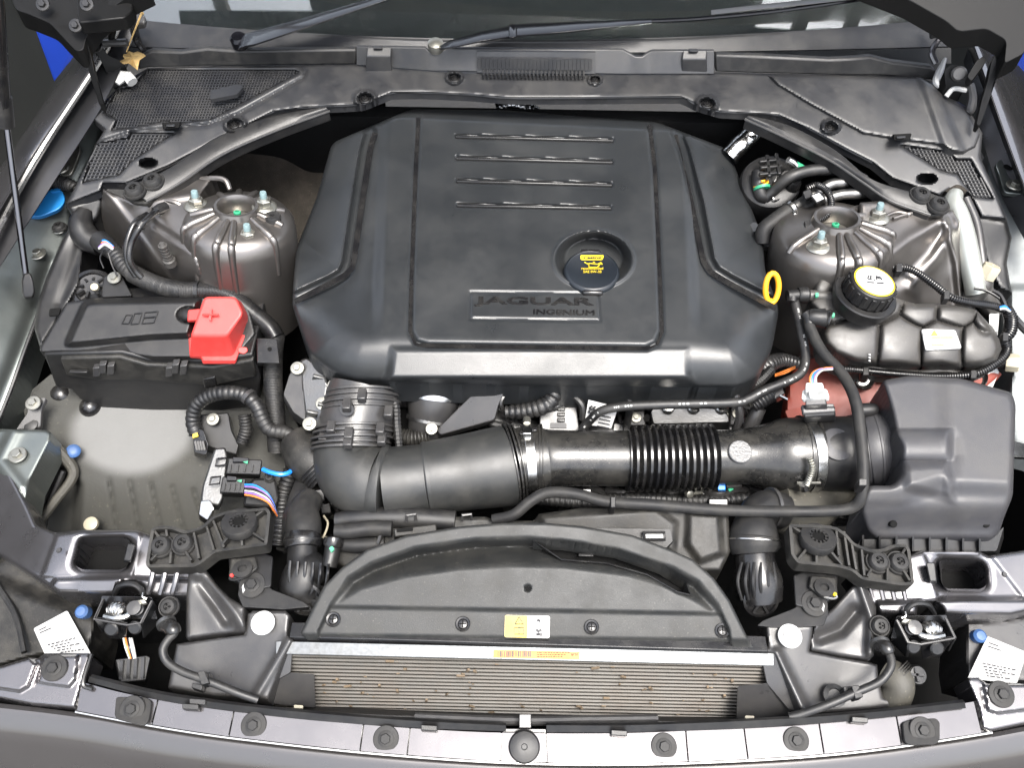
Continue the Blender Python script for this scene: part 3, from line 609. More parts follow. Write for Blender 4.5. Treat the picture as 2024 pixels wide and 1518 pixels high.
mk('connector', ptube([(232, 165, .28, .004), (246, 148, .285, .009), (252, 150, .285, .009), (262, 162, .28, .009)], seg=8, smooth=False), M['wht'], h1)
mk('cable', ptube([(206, 175, .26), (213, 150, .275), (240, 155, .275)], .004, seg=8), M['pale'], h1)
mk('cable', ptube([(215, 98, .31), (230, 40, .36), (262, 18, .37), (300, -20, .38)], .005, seg=8), M['hng'], h1)
h2 = bo
plate('hinge_link', [(2060, 30, .40), (2024, 105, .37), (1985, 125, .36), (1990, 78, .38), (1950, 55, .39), (1895, 62, .385), (1870, 40, .40), (1800, 0, .42), (1700, -40, .44), (2060, -60, .44)], .03, M['hng'], h2, 10)
plate('hinge_arm', [(1992, 70, .375), (1978, 82, .37), (1960, 120, .345), (1952, 160, .32), (1940, 200, .29), (1930, 245, .27), (1937, 248, .27), (1958, 190, .30), (1972, 150, .33), (1994, 90, .365)], .014, M['hng'], h2, 5)
plate('hinge_arm', [(1945, 108, .345), (1950, 120, .34), (1920, 160, .315), (1912, 150, .32), (1930, 120, .34)], .012, M['hng'], h2, 5)
plate('hinge_base', [(1866, 138, .30), (1880, 126, .31), (1905, 130, .31), (1915, 150, .30), (1910, 170, .285), (1870, 172, .28)], .03, M['hng'], h2, 6)
mk('hinge_pin', lathe_vf(P(1893, 146, .30), (-.3, -.8, .6), [(.012, 0), (.012, .012), (.009, .015)], 18), M['gry'], h2)
mk('cable', ptube([(1918, 165, .29, .006), (1922, 190, .275, .007), (1918, 215, .26, .008), (1912, 222, .255, .006)], seg=10), M['gry'], h2)
mk('cable', ptube([(1870, 190, .27), (1885, 175, .28), (1910, 178, .28)], .004, seg=8), M['wht'], h2)
gs = thing('gas_strut', 'slim bonnet gas strut down the left edge with a black socket end', 'gas strut', P(56, 580, .06))
mk('rod', ptube([(12, 240, .30), (52, 552, .115)], .0048, seg=12), M['chr'], gs)
mk('cylinder', ptube([(-12, -60, .52), (2, 150, .37), (10, 247, .295)], .0105, seg=16, smooth=False), M['gls'], gs)
mk('collar', ptube([(4, 190, .338), (10, 247, .294)], .0135, seg=16), M['rub'], gs)
mk('socket', loft_vf([[P(x-h, y, z), P(x+h, y-2, z), P(x+h, y, z-.014), P(x-h, y+2, z-.014)] for x, y, h, z in [(53, 540, 7, .128), (54, 556, 12, .12), (56, 578, 13, .108), (57, 590, 9, .10)]]), M['blk'], gs, bev=.003)
mk('rod', ptube([(2008, 1190, .08), (2010, 1205, .08)], .002, seg=6), M['stl'], gs) if False else None
# dry leaf with its stalk
lf = thing('dried_leaf', 'curled dry brown leaf caught at the left end of the cowl', 'leaf', P(262, 118, .30))
pts = [(236, 120), (247, 116), (243, 110), (246, 104), (256, 101), (264, 104), (272, 101), (284, 106), (288, 110), (276, 118), (274, 126), (272, 138), (262, 130), (254, 124), (244, 126)]
top = [P(a, b, .302+.004*math.sin(a*.5)+.003*math.cos(b*.7)) for a, b in pts]; cc = P(262, 114, .306)
mk('blade', (top+[cc], [(k, (k+1) % len(pts), len(pts)) for k in range(len(pts))]), M['leaf'], lf, solid=.0008)
mk('stalk', ptube([(250, 102, .304, .0010), (258, 80, .315, .0012), (268, 55, .33, .0014), (279, 28, .345, .0018), (283, 25, .347, .0022)], seg=6), M['leaf'], lf)
# ================================================================== engine
eb = thing('engine_block', 'grimy cast aluminium engine block showing below the engine cover', 'engine', P(1050, 800, -.1))
ec = thing('engine_cover', 'large satin black engine cover with four ribs and embossed lettering', 'engine cover', P(1055, 500, .12))
EC_O = roundpoly([(812, 215), (1000, 217), (1296, 240), (1438, 294), (1473, 380), (1500, 450), (1508, 478), (1512, 535), (1540, 611), (1526, 690), (1500, 745), (1460, 766), (1060, 764), (700, 752), (660, 738), (612, 702), (598, 668), (577, 602), (585, 492), (626, 390), (656, 282)], 14, 4)
EC_B = [(700, 225), (740, 258), (728, 300), (712, 400), (694, 520), (684, 545), (660, 560), (560, 606), (540, 800), (1580, 800), (1560, 622), (1440, 560), (1408, 540), (1394, 515), (1372, 400), (1345, 300), (1330, 262), (1400, 225), (1300, 180), (800, 180)]
EC_C = roundpoly([(827, 232), (822, 330), (813, 560), (811, 655), (822, 676), (845, 683), (1278, 688), (1298, 678), (1308, 655), (1302, 500), (1294, 330), (1284, 246)], 10, 3)
ecl = [(827, 232), (822, 330), (813, 560), (811, 655), (822, 676), (845, 683), (1278, 688), (1298, 678), (1308, 655), (1302, 500), (1294, 330), (1284, 246)]
LOBL = [(560, 640), (640, 560), (700, 590), (765, 660), (778, 700), (768, 740), (735, 775), (560, 775)]
LOBR = [(1560, 640), (1450, 570), (1400, 620), (1362, 680), (1352, 710), (1365, 742), (1395, 780), (1570, 780)]
ecb = fit([(820, 230, .215), (1290, 245, .215), (812, 680, .182), (1308, 685, .182)])
def ec_z(X, Y):
    z = ecb(X, Y)
    sb = sd(EC_B, X, Y); sc = sd(EC_C, X, Y)
    z = z-.008*sm(9, -3, sb)*sm(-21, -13, sb)-.045*sm(-14, -130, sb)
    z = z-.008*sm(-50, -80, sc)*sm(-20, -5, sb)*sm(690, 560, Y)-.010*sm(-60, -160, sc)*sm(720, 600, Y)
    z = z-.0055*np.exp(-((dl(ecl, X, Y))/5.0)**2)
    mf = sm(-9, 11, sd(FRO, X, Y))
    z = z-mf*(.016*np.clip((Y-690)/55.0, 0, 1)+.036*sm(742, 768, Y))
    z = z-(1-mf)*.042*np.clip(1-_near(EC_O, X, Y)[0]/95.0, 0, 1)**2*sm(580, 680, Y)
    z = z-.014*sm(236, 216, Y+.0*X-(X-820)*.05)
    for y0, y1, xa, xb in RIBS:
        yy = y0+(y1-y0)*(X-xa)/(xb-xa); z = z-.0035*sm(6, 3, np.abs(Y-yy-1))*sm(xa-4, xa+1, X)*sm(xb+4, xb-1, X)
    r = np.sqrt(((X-1173)/79.0)**2+((Y-512)/57.0)**2)
    z = z+.003*np.exp(-((r-1.0)/.05)**2)-.032*sm(.98, .70, r)-.003*sm(.93, .88, r)
    z = z-.0018*np.exp(-((_near(NPL, X, Y)[0])/2.4)**2)
    return z
FRO = [(776, 688), (1358, 688), (1364, 740), (1385, 790), (740, 790), (768, 738)]
RIBS = [(268, 276, 900, 1212), (311, 319, 901, 1211), (356, 364, 902, 1210), (404, 410, 903, 1208)]
NPL = [(930, 577), (1182, 580), (1186, 634), (930, 630)]
for L in ([(742, 262), (731, 300), (716, 400), (699, 515), (690, 536), (668, 551), (582, 596)], [(1334, 266), (1341, 300), (1366, 400), (1388, 505), (1398, 528), (1418, 546), (1534, 610)]):
    q = resample([(float(a), float(b), 0.) for a, b in catmull([(a, b) for a, b in L], 6)], 6)[0]
    t = np.gradient(q[:, :2], axis=0); t /= np.linalg.norm(t, axis=1)[:, None]; nn = np.stack([-t[:, 1], t[:, 0]], 1)
    mk('groove_shade', strip_vf([[(x+k*a, y+k*b, float(ecb(np.array(x), np.array(y)))-.0065-.045*float(sm(-14., -130., np.array(float(sd(EC_B, np.array([x]), np.array([y]))[0]))))) for (x, y, _), (a, b) in zip(q, nn)] for k in (-5.5, 5.5)], 60, sm=False), M['gls'], ec)  # dark strip laid in the groove to paint its shaded band
mk('shell', relief_vf(EC_O, ec_z, 2.2, .05, (9, .010)), M['cover'], ec, ang=60)
q = resample([(float(a), float(b), 0.) for a, b in catmull(ecl, 8)], 6)[0]
t = np.gradient(q[:, :2], axis=0); t /= np.linalg.norm(t, axis=1)[:, None]; nn = np.stack([-t[:, 1], t[:, 0]], 1)
mk('groove_shade', strip_vf([[(x+k*a, y+k*b, float(ecb(np.array(x), np.array(y)))-.0030) for (x, y, _), (a, b) in zip(q, nn)] for k in (-4.2, 4.2)], 160, sm=False), M['gls'], ec)  # same dark strip round the centre panel, painting the groove's shade
for y0, y1, xa, xb in RIBS:
    q = [(xa, y0), (xb, y1)]
    mk('rib', pbar((xa, y0+2, float(ecb(np.array(xa), np.array(y0)))-.0005), (xb, y1+2, float(ecb(np.array(xb), np.array(y1)))-.0005), .0042, .0045), M['gls'], ec, bev=.0012)
mk('lettering', text_vf('JAGUAR', (937, 606), (1174, 609), lambda X, Y: ecb(X, Y), .0022, 19, lift=.0012, bevel=.026), M['gls'], ec, flat=True)
mk('lettering', text_vf('INGENIUM', (1054, 622.5), (1175, 624.5), lambda X, Y: ecb(X, Y), .0020, 10.5, lift=.0010, bevel=.016), M['gls'], ec, flat=True)
M['cap'] = mat('oil_cap_plastic', (0.006, 0.008, 0.011), 0.33, bump=.15, bs=700)
co = P(1171, 525, .206); ax = Vector((0, 0, 1))
oc = mk('oil_filler_cap', lathe_vf(co-ax*.05, ax, [(.0420, 0), (.0420, .036), (.0405, .0395), (.0375, .0415), (.0365, .041), (.0005, .041)], 64), M['cap'], eb)
for k in range(6):
    a = k*math.pi/3+math.pi/2
    if k in (0, 3): mk('grip', box_vf(co+Vector((.0405*math.cos(a), .0405*math.sin(a), -.026)), .004, .015, .016, (math.cos(a), math.sin(a), 0), (-math.sin(a), math.cos(a), 0)), M['gls'], oc, bev=.003)
zt = co.z-.0085
mk('logo_band', slab_vf([(1147, 504, zt), (1194, 504, zt), (1191, 513.5, zt), (1148, 513.5, zt)], .0004, r=3), M['yprint'], oc, flat=True)
mk('lettering', text_vf('Castrol', (1153, 511.6), (1189, 511.6), zt+.0006, .0004, 5.6, bold=.03), M['ink'], oc, flat=True)
for seg in ([(1155, 518), (1163, 522), (1164, 526)], [(1164, 520), (1164, 528), (1181, 528), (1189, 518), (1181, 522), (1164, 520)], [(1172, 518), (1176, 518)], [(1189.5, 520), (1190, 523)]):
    for a, b in zip(seg[:-1], seg[1:]): mk('oil_can', pbar((a[0], a[1], zt+.0003), (b[0], b[1], zt+.0003), .0013, .0006), M['yprint'], oc, flat=True)
mk('lettering', text_vf('recommended', (1149, 532.5), (1192, 532.5), zt+.0003, .0003, 4.6), M['yprint'], oc, flat=True)
mk('lettering', text_vf('SAE 0W-30', (1153, 539), (1189, 539), zt+.0003, .0003, 4.6), M['yprint'], oc, flat=True)
ds = thing('dipstick', 'bright yellow oil dipstick ring beside the engine cover', 'dipstick', P(1520, 580, .10))
dc = P(1526, 569, .195); u_, v_, w_ = frame((.35, -.75, .45))
u_ = Vector((.96, .2, 0)); v_ = Vector((-.12, .5, .85)).normalized()
ring = [tuple(dc+u_*(.0105*math.cos(a))+v_*(.0225*math.sin(a))) for a in np.linspace(0, 2*math.pi, 25)]
mk('ring', tube_vf(ring, .0042, seg=10, smooth=False), M['yel'], ds)
mk('stem', ptube([(1524, 594, .178), (1518, 625, .13)], .004, seg=8), M['yel'], ds)
# ------------------------------------------------------------------ engine block seen below the cover
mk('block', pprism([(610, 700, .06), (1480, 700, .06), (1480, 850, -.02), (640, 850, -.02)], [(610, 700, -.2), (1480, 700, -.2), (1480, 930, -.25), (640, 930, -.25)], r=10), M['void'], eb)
mk('cam_housing', pprism([(1010, 772, .075), (1105, 768, .08), (1128, 776, .08), (1180, 790, .07), (1180, 800, .065), (1120, 800, .065), (1090, 812, .06), (1010, 800, .06)], [(1010, 790, .0), (1105, 790, .0), (1128, 790, .0), (1180, 800, .0), (1180, 830, .0), (1120, 830, .0), (1090, 835, .0), (1010, 830, .0)], r=5), M['alu'], eb, bev=.003)
mk('sensor_plate', pprism([(1066, 805, .055), (1140, 800, .055), (1150, 880, .03), (1066, 880, .03)], [(1066, 805, .03), (1140, 800, .03), (1150, 890, .01), (1066, 890, .01)], r=4), M['gry'], eb, bev=.002)
for k in range(3): mk('rib', pbar((1102, 808+k*11, .056-k*.003), (1117, 808+k*11, .056-k*.003), .006, .004), M['alu'], eb, bev=.0008)
mk('data_plate', slab_vf([(1088, 836, .046), (1120, 836, .046), (1120, 846, .043), (1088, 846, .043)], .001), M['ink'], eb)
tag1 = mk('paper_tag', slab_vf([(1163, 790, .088), (1222, 805, .08), (1208, 847, .062), (1155, 838, .062)], .001), M['paper'], None, bev=.0002, label='white printed paper tag tucked by the thin hose under the engine cover', cat='tag')
zz = .0885
g = G()
for i in range(6):
    for j in range(6):
        if (i*7+j*5+i*j) % 3: g.add(box_vf(P(1166+i*2.2-j*.6, 803+j*2.4+i*.4, .083-j*.001)+Vector((0, 0, .0005)), .0008, .0008, .0006))
for k in range(4): g.add(pbar((1180+k*2, 828-k*7+14, .0745+k*.0022), (1204+k*1.2, 833-k*7+14, .073+k*.0022), .0011, .002))
mk('printing', g, M['ink'], tag1, flat=True)
mk('exhaust_shield', pprism([(1285, 812, .05), (1300, 803, .052), (1415, 806, .052), (1440, 818, .048), (1444, 836, .04), (1290, 840, .03)], [(1285, 850, -.02), (1300, 850, -.02), (1415, 850, -.02), (1440, 850, -.02), (1444, 860, -.02), (1290, 860, -.02)], r=8), M['alu'], eb, bev=.004)
for x in (1320, 1370, 1425): mk('boss', lathe_vf(P(x, 808, .05), (0, -.2, 1), [(.010, 0), (.010, .008), (.008, .010), (.004, .010)], 16), M['stl'], eb)
mk('flange', pprism([(1268, 775, .06), (1400, 770, .06), (1420, 800, .055), (1280, 806, .05)], [(1268, 790, .03), (1400, 790, .03), (1420, 812, .03), (1280, 815, .03)], r=6), M['gry'], eb, bev=.002)
mk('bracket_tab', slab_vf([(1410, 772, .08), (1440, 770, .08), (1430, 784, .078), (1418, 784, .078)], .004, r=3), M['stl'], eb, bev=.001)
mk('manifold', ptube([(760, 775, .03, .02), (900, 800, .02, .022), (1060, 860, .0, .022), (1300, 850, -.02, .02), (1480, 850, -.01, .02)], seg=12), M['gry'], eb)
mk('wire_loom', ptube([(1000, 815, .07, .010), (1040, 812, .075, .012), (1080, 800, .085, .013), (1098, 775, .09, .012)], seg=10, corr=(.009, .0015)), M['rub'], eb)
mk('loom_tail', ptube([(1440, 772, .07), (1470, 770, .075), (1500, 755, .08), (1525, 730, .085)], .008, seg=8, corr=(.004, .001)), M['rub'], eb)
for k in range(10):
    random.seed(k); x = 1000+k*55; mk('hose', ptube([(x, 1000+random.uniform(-20, 10), -.08), (x+40, 985, -.05), (x+90, 990+random.uniform(-15, 15), -.09)], .008, seg=8), M['rub'], eb)
for k, (x, y, w, h, z, m) in enumerate(((735, 770, 26, 22, .06, 'gry'), (905, 765, 34, 24, .05, 'blk'), (1012, 838, 44, 26, .02, 'alu'), (1196, 772, 44, 18, .06, 'gry'), (1240, 812, 34, 30, .03, 'blk'), (1212, 836, 60, 26, .01, 'alu'), (1444, 800, 26, 40, .03, 'gry'), (1330, 772, 60, 14, .08, 'blk'), (955, 806, 40, 24, .03, 'gry'), (760, 842, 30, 22, .02, 'alu'))):
    mk('casting', pprism([(x, y, z), (x+w, y-2, z), (x+w+3, y+h, z-.008), (x-2, y+h, z-.008)], [(x, y+8, z-.06), (x+w, y+6, z-.06), (x+w+3, y+h+12, z-.06), (x-2, y+h+12, z-.06)], r=4), M[m], eb, bev=.002)
    inst('bolt', ME_CAP, P(x+w*.5, y+h*.45, z-.002), (0, -.25, 1), eb, .55)
for k, (pts, r, m) in enumerate((([(1130, 780, .085), (1150, 800, .08), (1152, 830, .06)], .005, 'rub'), ([(1230, 770, .09), (1245, 800, .07), (1238, 845, .03)], .006, 'rub'), ([(1452, 775, .1), (1462, 820, .07), (1450, 860, .03)], .006, 'gry'), ([(930, 790, .06), (960, 830, .05), (1005, 845, .04)], .006, 'rub'), ([(1000, 775, .09), (990, 800, .08), (1010, 835, .05)], .004, 'gls'))):
    mk('cable', ptube(pts, r, seg=8), M[m], eb)
for k in range(5):
    x = 1105+k*95; mk('oil_line', ptube([(x, 968, -.01), (x+30, 975, .0), (x+70, 966, -.005), (x+95, 980, -.02)], .0065, seg=8), M['gry' if k % 2 else 'rub'], eb)
    inst('bolt', ME_CAP, P(x+45, 985, -.02), (0, -.4, 1), eb, .5)
# throttle housing and turbo pipe
th = thing('throttle_housing', 'bare cast aluminium throttle housing at the left corner of the engine', 'engine part', P(610, 800, .0))
mk('body', pprism([(592, 712, .09), (608, 706, .09), (640, 730, .095), (648, 760, .095), (640, 840, .06), (622, 845, .06), (604, 830, .06), (596, 770, .08)], [(592, 720, .0), (608, 720, .0), (640, 740, .0), (660, 770, .0), (650, 860, -.02), (622, 866, -.02), (604, 850, -.02), (596, 780, .0)], r=7), M['alu'], th, bev=.004)
mk('end_plate', pprism([(560, 780, .075), (572, 740, .085), (594, 712, .09), (600, 770, .08), (604, 832, .058), (580, 815, .06)], [(560, 790, .02), (572, 750, .02), (594, 722, .02), (600, 780, .02), (604, 846, .0), (580, 830, .0)], r=5), M['gry'], th, bev=.003)
for k, (x, y) in enumerate(((618, 745), (628, 800), (606, 815), (632, 770), (655, 780))): mk('rib', pbar((x, y, .093-k*.006), (x+22, y+5, .088-k*.006), .005, .012), M['alu'], th, bev=.001)
for q in ((661, 762, .10), (638, 798, .085), (612, 838, .07), (588, 728, .092)): inst('bolt', ME_CAP, P(*q), (0, -.3, 1), th, .7)
mk('flex_sleeve', ptube([(590, 870, .02, .030), (612, 905, .02, .036), (640, 935, .01, .034)], seg=18), M['blkd'], th)
mk('flex_sleeve', ptube([(622, 918, .03, .031), (645, 940, .02, .031)], seg=20, corr=(.0055, .002), smooth=True), M['rub'], th)
tp = thing('turbo_pipe', 'round grey metal turbo pipe with a band clamp below the engine cover', 'pipe', P(850, 810, .0))
mk('pipe', ptube([(858, 745, .075, .040), (856, 790, .055, .040), (850, 825, .035, .034), (842, 860, .01, .028)], seg=32), M['gry'], tp)
mk('band', ptube([(858, 766, .068, .0425), (857, 778, .062, .0432), (856, 786, .058, .0425)], seg=36, smooth=False), M['stl'], tp)
mk('band', ptube([(850, 826, .034, .036), (849, 832, .031, .036)], seg=36, smooth=False), M['alu'], tp)
mk('lug', box_vf(P(910, 787, .07), .007, .004, .007), M['stl'], tp, bev=.001)
inst('bolt', ME_CAP, P(853, 848, .06), (0, -.3, 1), tp, .6)
mk('corrugated_hose', ptube([(790, 862, .03, .012), (815, 866, .03, .014), (848, 862, .03, .013)], seg=12, corr=(.005, .002)), M['blkd'], tp)
mk('mount_bracket', pprism([(945, 768, .10), (1000, 768, .10), (985, 800, .09), (978, 830, .075), (870, 860, .05), (862, 850, .05)], [(945, 775, .08), (1000, 775, .08), (985, 806, .07), (978, 836, .06), (870, 868, .03), (862, 858, .03)], r=6), M['gry'], None, bev=.003, label='dark grey plastic bracket arm between the turbo pipe and the engine block', cat='bracket')
cb = thing('cable_branch', 'thin wrapped black cable running down beside the ringed duct', 'cable', P(790, 830, .04))
mk('sheath', ptube([(735, 770, .10), (768, 780, .095), (782, 800, .09), (785, 840, .08), (790, 895, .06)], .0062, seg=8, corr=(.006, .0009)), M['rub'], cb)
# ------------------------------------------------------------------ intake
ed = thing('elbow_duct', 'matt black intake elbow with a ringed collar joining a wide conical muffler', 'air duct', P(800, 930, .0))
mk('collar', ptube([(722, 765, .090, .052), (717, 785, .083, .0535), (712, 812, .074, .0545), (704, 842, .066, .0545), (695, 884, .055, .0520)], seg=44), M['gry'], ed)
for k, (x, y, z, r) in enumerate(((720, 776, .087, .0565), (718, 786, .084, .0570), (715, 798, .079, .0585), (712, 809, .076, .057), (702, 846, .066, .0585), (700, 856, .0635, .060), (697, 868, .060, .0605), (695, 878, .057, .058), (693, 887, .055, .058))):
    q = Vector((0.045, -.9, -.42)).normalized()*.0018; c = P(x, y, z)
    mk('ring', tube_vf([tuple(c-q), tuple(c+q)], r, seg=44, smooth=False), M['gry'], ed, bev=.0006)
for (x, y, z) in ((686, 801, .137), (690, 858, .121), (752, 848, .108), (688, 873, .116), (755, 868, .098), (716, 782, .138), (655, 845, .112), (640, 862, .09), (768, 815, .11)):
    mk('lug', box_vf(P(x, y, z), .006, .009, .006), M['gry'], ed, bev=.0015)
mk('loop', lathe_vf(P(687, 806, .13), (0, -.8, .6), [(.006, 0), (.010, 0), (.010, .006), (.006, .006)], 18), M['gry'], ed)
mk('elbow', ptube([(694, 882, .055, .0500), (690, 905, .050, .0510), (700, 932, .046, .0540), (725, 950, .045, .0550), (752, 955, .047, .0525)], seg=44, n=10), M['res'], ed)
mk('bead', ptube([(748, 954, .047, .054), (752, 955, .047, .0565), (760, 955.5, .047, .0565), (764, 956, .047, .0535)], seg=44, smooth=False), M['res'], ed)
mk('cuff', ptube([(762, 956, .047, .0525), (800, 952, .048, .0515), (845, 946, .050, .0500)], seg=44), M['res'], ed)
mk('muffler', ptube([(840, 946, .050, .0510), (846, 945, .050, .0530), (852, 944, .050, .0525), (930, 932, .053, .0555), (1000, 921, .056, .0590), (1008, 919, .056, .0580)], seg=48, smooth=False), M['res'], ed)
mk('bead', ptube([(843, 945.5, .050, .0535), (850, 944.5, .050, .0535)], seg=44, smooth=False), M['res'], ed)
for (x, r) in ((1010, .0610), (1017, .0595), (1024, .0560)):
    y = 918+(x-1010)*-.3; c = P(x, y, .056); e = (P(x+4, y-.8, .056)-c)
    mk('flange', tube_vf([tuple(c-e*.5), tuple(c+e*.5)], r, seg=48, smooth=False), M['pipe'], ed, bev=.0008)
M['emb'] = mat('pale_glare_disc', (0.07, 0.07, 0.07), 0.3, bump=0.6, bs=350)  # disc plastic made paler than the hose to paint in its glare
ih = thing('intake_hose', 'glossy black intake hose with a ribbed bellows across the front of the engine', 'air hose', P(1300, 905, .0))
mk('cuff', ptube([(1022, 914, .057, .0500), (1062, 910, .058, .0500), (1078, 908, .058, .0485)], seg=48, smooth=False), M['pipe'], ih)
for x in (1030, 1064, 1070): mk('ring', ptube([(x-1.5, 913-(x-1030)*.1, .057), (x+1.5, 913-(x-1030)*.1, .057)], .0525, seg=48, smooth=False), M['pipe'], ih, bev=.0006)
for x, y in ((1032, 857), (1056, 850)): mk('clip', pbar((x-5, y, .108), (x+5, y, .108), .006, .006), M['gls'], ih, bev=.001)
mk('pipe', ptube([(1070, 908, .058, .0485), (1085, 907, .058, .0430), (1120, 906, .058, .0410), (1180, 906, .058, .0405), (1242, 906, .058, .0405)], seg=44), M['pipe'], ih)
mk('bellows', ptube([(1238, 906, .058, .0490), (1322, 906, .058, .0490), (1408, 904, .058, .0490)], seg=48, corr=(.0098, .0068), n=8), M['gls'], ih)
mk('pipe', ptube([(1403, 904, .058, .0400), (1440, 903, .058, .0395), (1480, 902, .059, .0415), (1520, 901, .060, .0480), (1550, 900, .061, .0540), (1588, 899, .061, .0550)], seg=48), M['pipe'], ih)
for x, r in ((1582, .0565), (1606, .0565)): mk('ring', ptube([(x-3, 898.5, .061), (x+3, 898.5, .061)], r, seg=48, smooth=False), M['pipe'], ih, bev=.0008)
n_ = P(1463, 888, .098)
mk('emblem_disc', lathe_vf(P(1463, 893, .0985), (0.0, -.25, .97), [(.0165, -.004), (.0165, .001), (.0155, .0018), (.0005, .0018)], 36), M['emb'], ih)
for (cx, cy, cz, r, lab, up) in ((1045, 911, .057, .0520, 'bright steel hose clamp with its screw on top, near the conical muffler', 1), (1594, 898, .061, .0575, 'bright steel hose clamp with a coil tensioner, by the air flow sensor', 0)):
    c = P(cx, cy, cz); t = thing('hose_clamp', lab, 'hose clamp', c, 'steel hose clamps on the intake hose')
    e = P(cx+10, cy-.8, cz)-c
    mk('band', tube_vf([tuple(c-e*.9), tuple(c+e*.9)], r, seg=56, smooth=False), M['stl'], t, bev=.0006)
    if up:
        q = c+Vector((-.004, -.002, r+.004))+Vector((0, .022, -.006))
        mk('screw_housing', box_vf(q, .006, .013, .005, (1, 0, 0), (0, .9, -.4), (0, .4, .9)), M['stl'], t, bev=.0012)
        mk('screw', tube_vf([tuple(q+Vector((0, .012, -.002))), tuple(q+Vector((0, .024, -.006)))], .0055, seg=10, smooth=False), M['zinc'], t)
    else:
        a = [P(1600, 905, .118), P(1606, 925, .110), P(1600, 945, .096), P(1594, 958, .08)]
        mk('spring', tube_vf([tuple(q) for q in a], .0048, seg=10, corr=(.0036, .0016)), M['zinc'], t)
        mk('screw', tube_vf([tuple(P(1588, 957, .082)), tuple(P(1590, 968, .073))], .0065, seg=8, smooth=False), M['stl'], t)
        mk('pin', pbar((1575, 955, .08), (1622, 955, .08), .003, .003), M['zinc'], t)
mf = thing('air_flow_sensor', 'black air flow sensor tube with a white plug on top', 'sensor', P(1650, 890, .0))
mk('tube', ptube([(1604, 898, .061, .0530), (1625, 897, .061, .0545), (1675, 896, .062, .0545), (1690, 895, .062, .0530)], seg=48), M['blk'], mf)
mk('flat_pad', lathe_vf(P(1655, 878, .1115), (0.05, -.22, .97), [(.0235, -.012), (.0235, .0005), (.0225, .001), (.0005, .001)], 40), M['box'], mf)
mk('lettering', text_vf('LAND ROVER', (1630, 861), (1664, 862), .1165, .0004, 4), M['gink'], mf, flat=True) if False else None
mk('sensor_base', pprism([(1587, 804, .155), (1650, 802, .155), (1652, 822, .145), (1590, 826, .145)], [(1590, 826, .085), (1650, 826, .085), (1652, 842, .08), (1592, 846, .08)], r=4), M['blk'], mf, bev=.002)
mk('sensor_head', pprism([(1592, 783, .175), (1632, 783, .175), (1634, 800, .168), (1592, 802, .168)], [(1592, 806, .14), (1636, 806, .14), (1638, 818, .135), (1592, 820, .135)], r=3), M['gry'], mf, bev=.0015)
mk('flange', slab_vf([(1584, 800, .156), (1648, 797, .156), (1652, 814, .15), (1588, 818, .15)], .006, r=3), M['gry'], mf, bev=.0015)
pl = thing('plug', 'white plastic plug on top of the air flow sensor', 'connector', P(1610, 790, .16))
mk('housing', pprism([(1593, 756, .195), (1626, 756, .195), (1628, 772, .19), (1592, 774, .19)], [(1590, 776, .172), (1632, 776, .172), (1634, 790, .166), (1590, 792, .166)], r=3), M['wht'], pl, bev=.002)
mk('collar', pprism([(1586, 770, .183), (1634, 768, .183), (1640, 786, .176), (1584, 790, .176)], [(1588, 778, .172), (1636, 776, .172), (1640, 793, .167), (1586, 796, .167)], r=5), M['wht'], pl, bev=.002)
mk('latch', pbar((1606, 772, .19), (1608, 788, .184), .012, .006), M['wht'], pl, bev=.0015)
for k, (m, dx) in enumerate((('orgw', -4), ('bluew', 0), ('purw', 4), ('whtw', 7))):
    mk('wire', ptube([(1606+dx, 760, .193), (1606+dx, 744, .196), (1616+dx, 733, .19), (1632, 728+k, .18), (1645, 727+k, .17)], .0016, seg=6), M[m], pl)
# thin hoses round the intake
def hose(label, pts, r, m='rub', name='hose', cat='hose', **kw):
    return mk(name, ptube(pts, r, seg=kw.pop('seg', 12), **kw), M[m], None, label=label, cat=cat)
hA = thing('vent_hose', 'thin black hose with white printed marks, crossing below the engine cover to the tank', 'hose', P(1400, 795, .09))
hpts = [(1150, 850, .055), (1165, 832, .07), (1190, 812, .095), (1240, 803, .105), (1340, 799, .11), (1450, 796, .115), (1480, 788, .12), (1510, 772, .125), (1560, 752, .13), (1585, 735, .135), (1592, 705, .14), (1585, 660, .15), (1575, 615, .16), (1568, 585, .165)]
mk('hose', ptube(hpts, .0068, seg=14), M['rub'], hA)
cpts = catmull([tuple(P(*q)) for q in hpts], 14); g = G()
for i in range(6, len(cpts)-8, 1):
    if (i*7) % 5 in (0, 3) or (i // 9) % 2: continue
    a = Vector(cpts[i]); b = Vector(cpts[i+1]); d = (b-a).normalized(); s = Vector((0, 0, 1)).cross(d); s.normalize(); up = (Vector((0, -.5, .87))-d*d.dot(Vector((0, -.5, .87)))).normalized()
    g.add(bar_vf(a+up*.0067, a+(b-a)*.55+up*.0067, .0026, .0006, up))
mk('printing', g, M['gink'], hA, flat=True)
mk('tee', ptube([(1556, 585, .168), (1578, 583, .168)], .009, seg=12), M['blk'], hA)
mk('collar', ptube([(1577, 583, .168, .011), (1582, 583, .168, .013), (1594, 583, .168, .013), (1598, 583, .168, .010)], seg=12, smooth=False), M['blk'], hA)
mk('bend', ptube([(1566, 584, .168), (1565, 598, .164)], .0085, seg=12), M['blk'], hA)
hB = thing('coolant_hose', 'long thin coolant hose looping from the tank to the fan shroud', 'hose', P(1650, 980, .09))
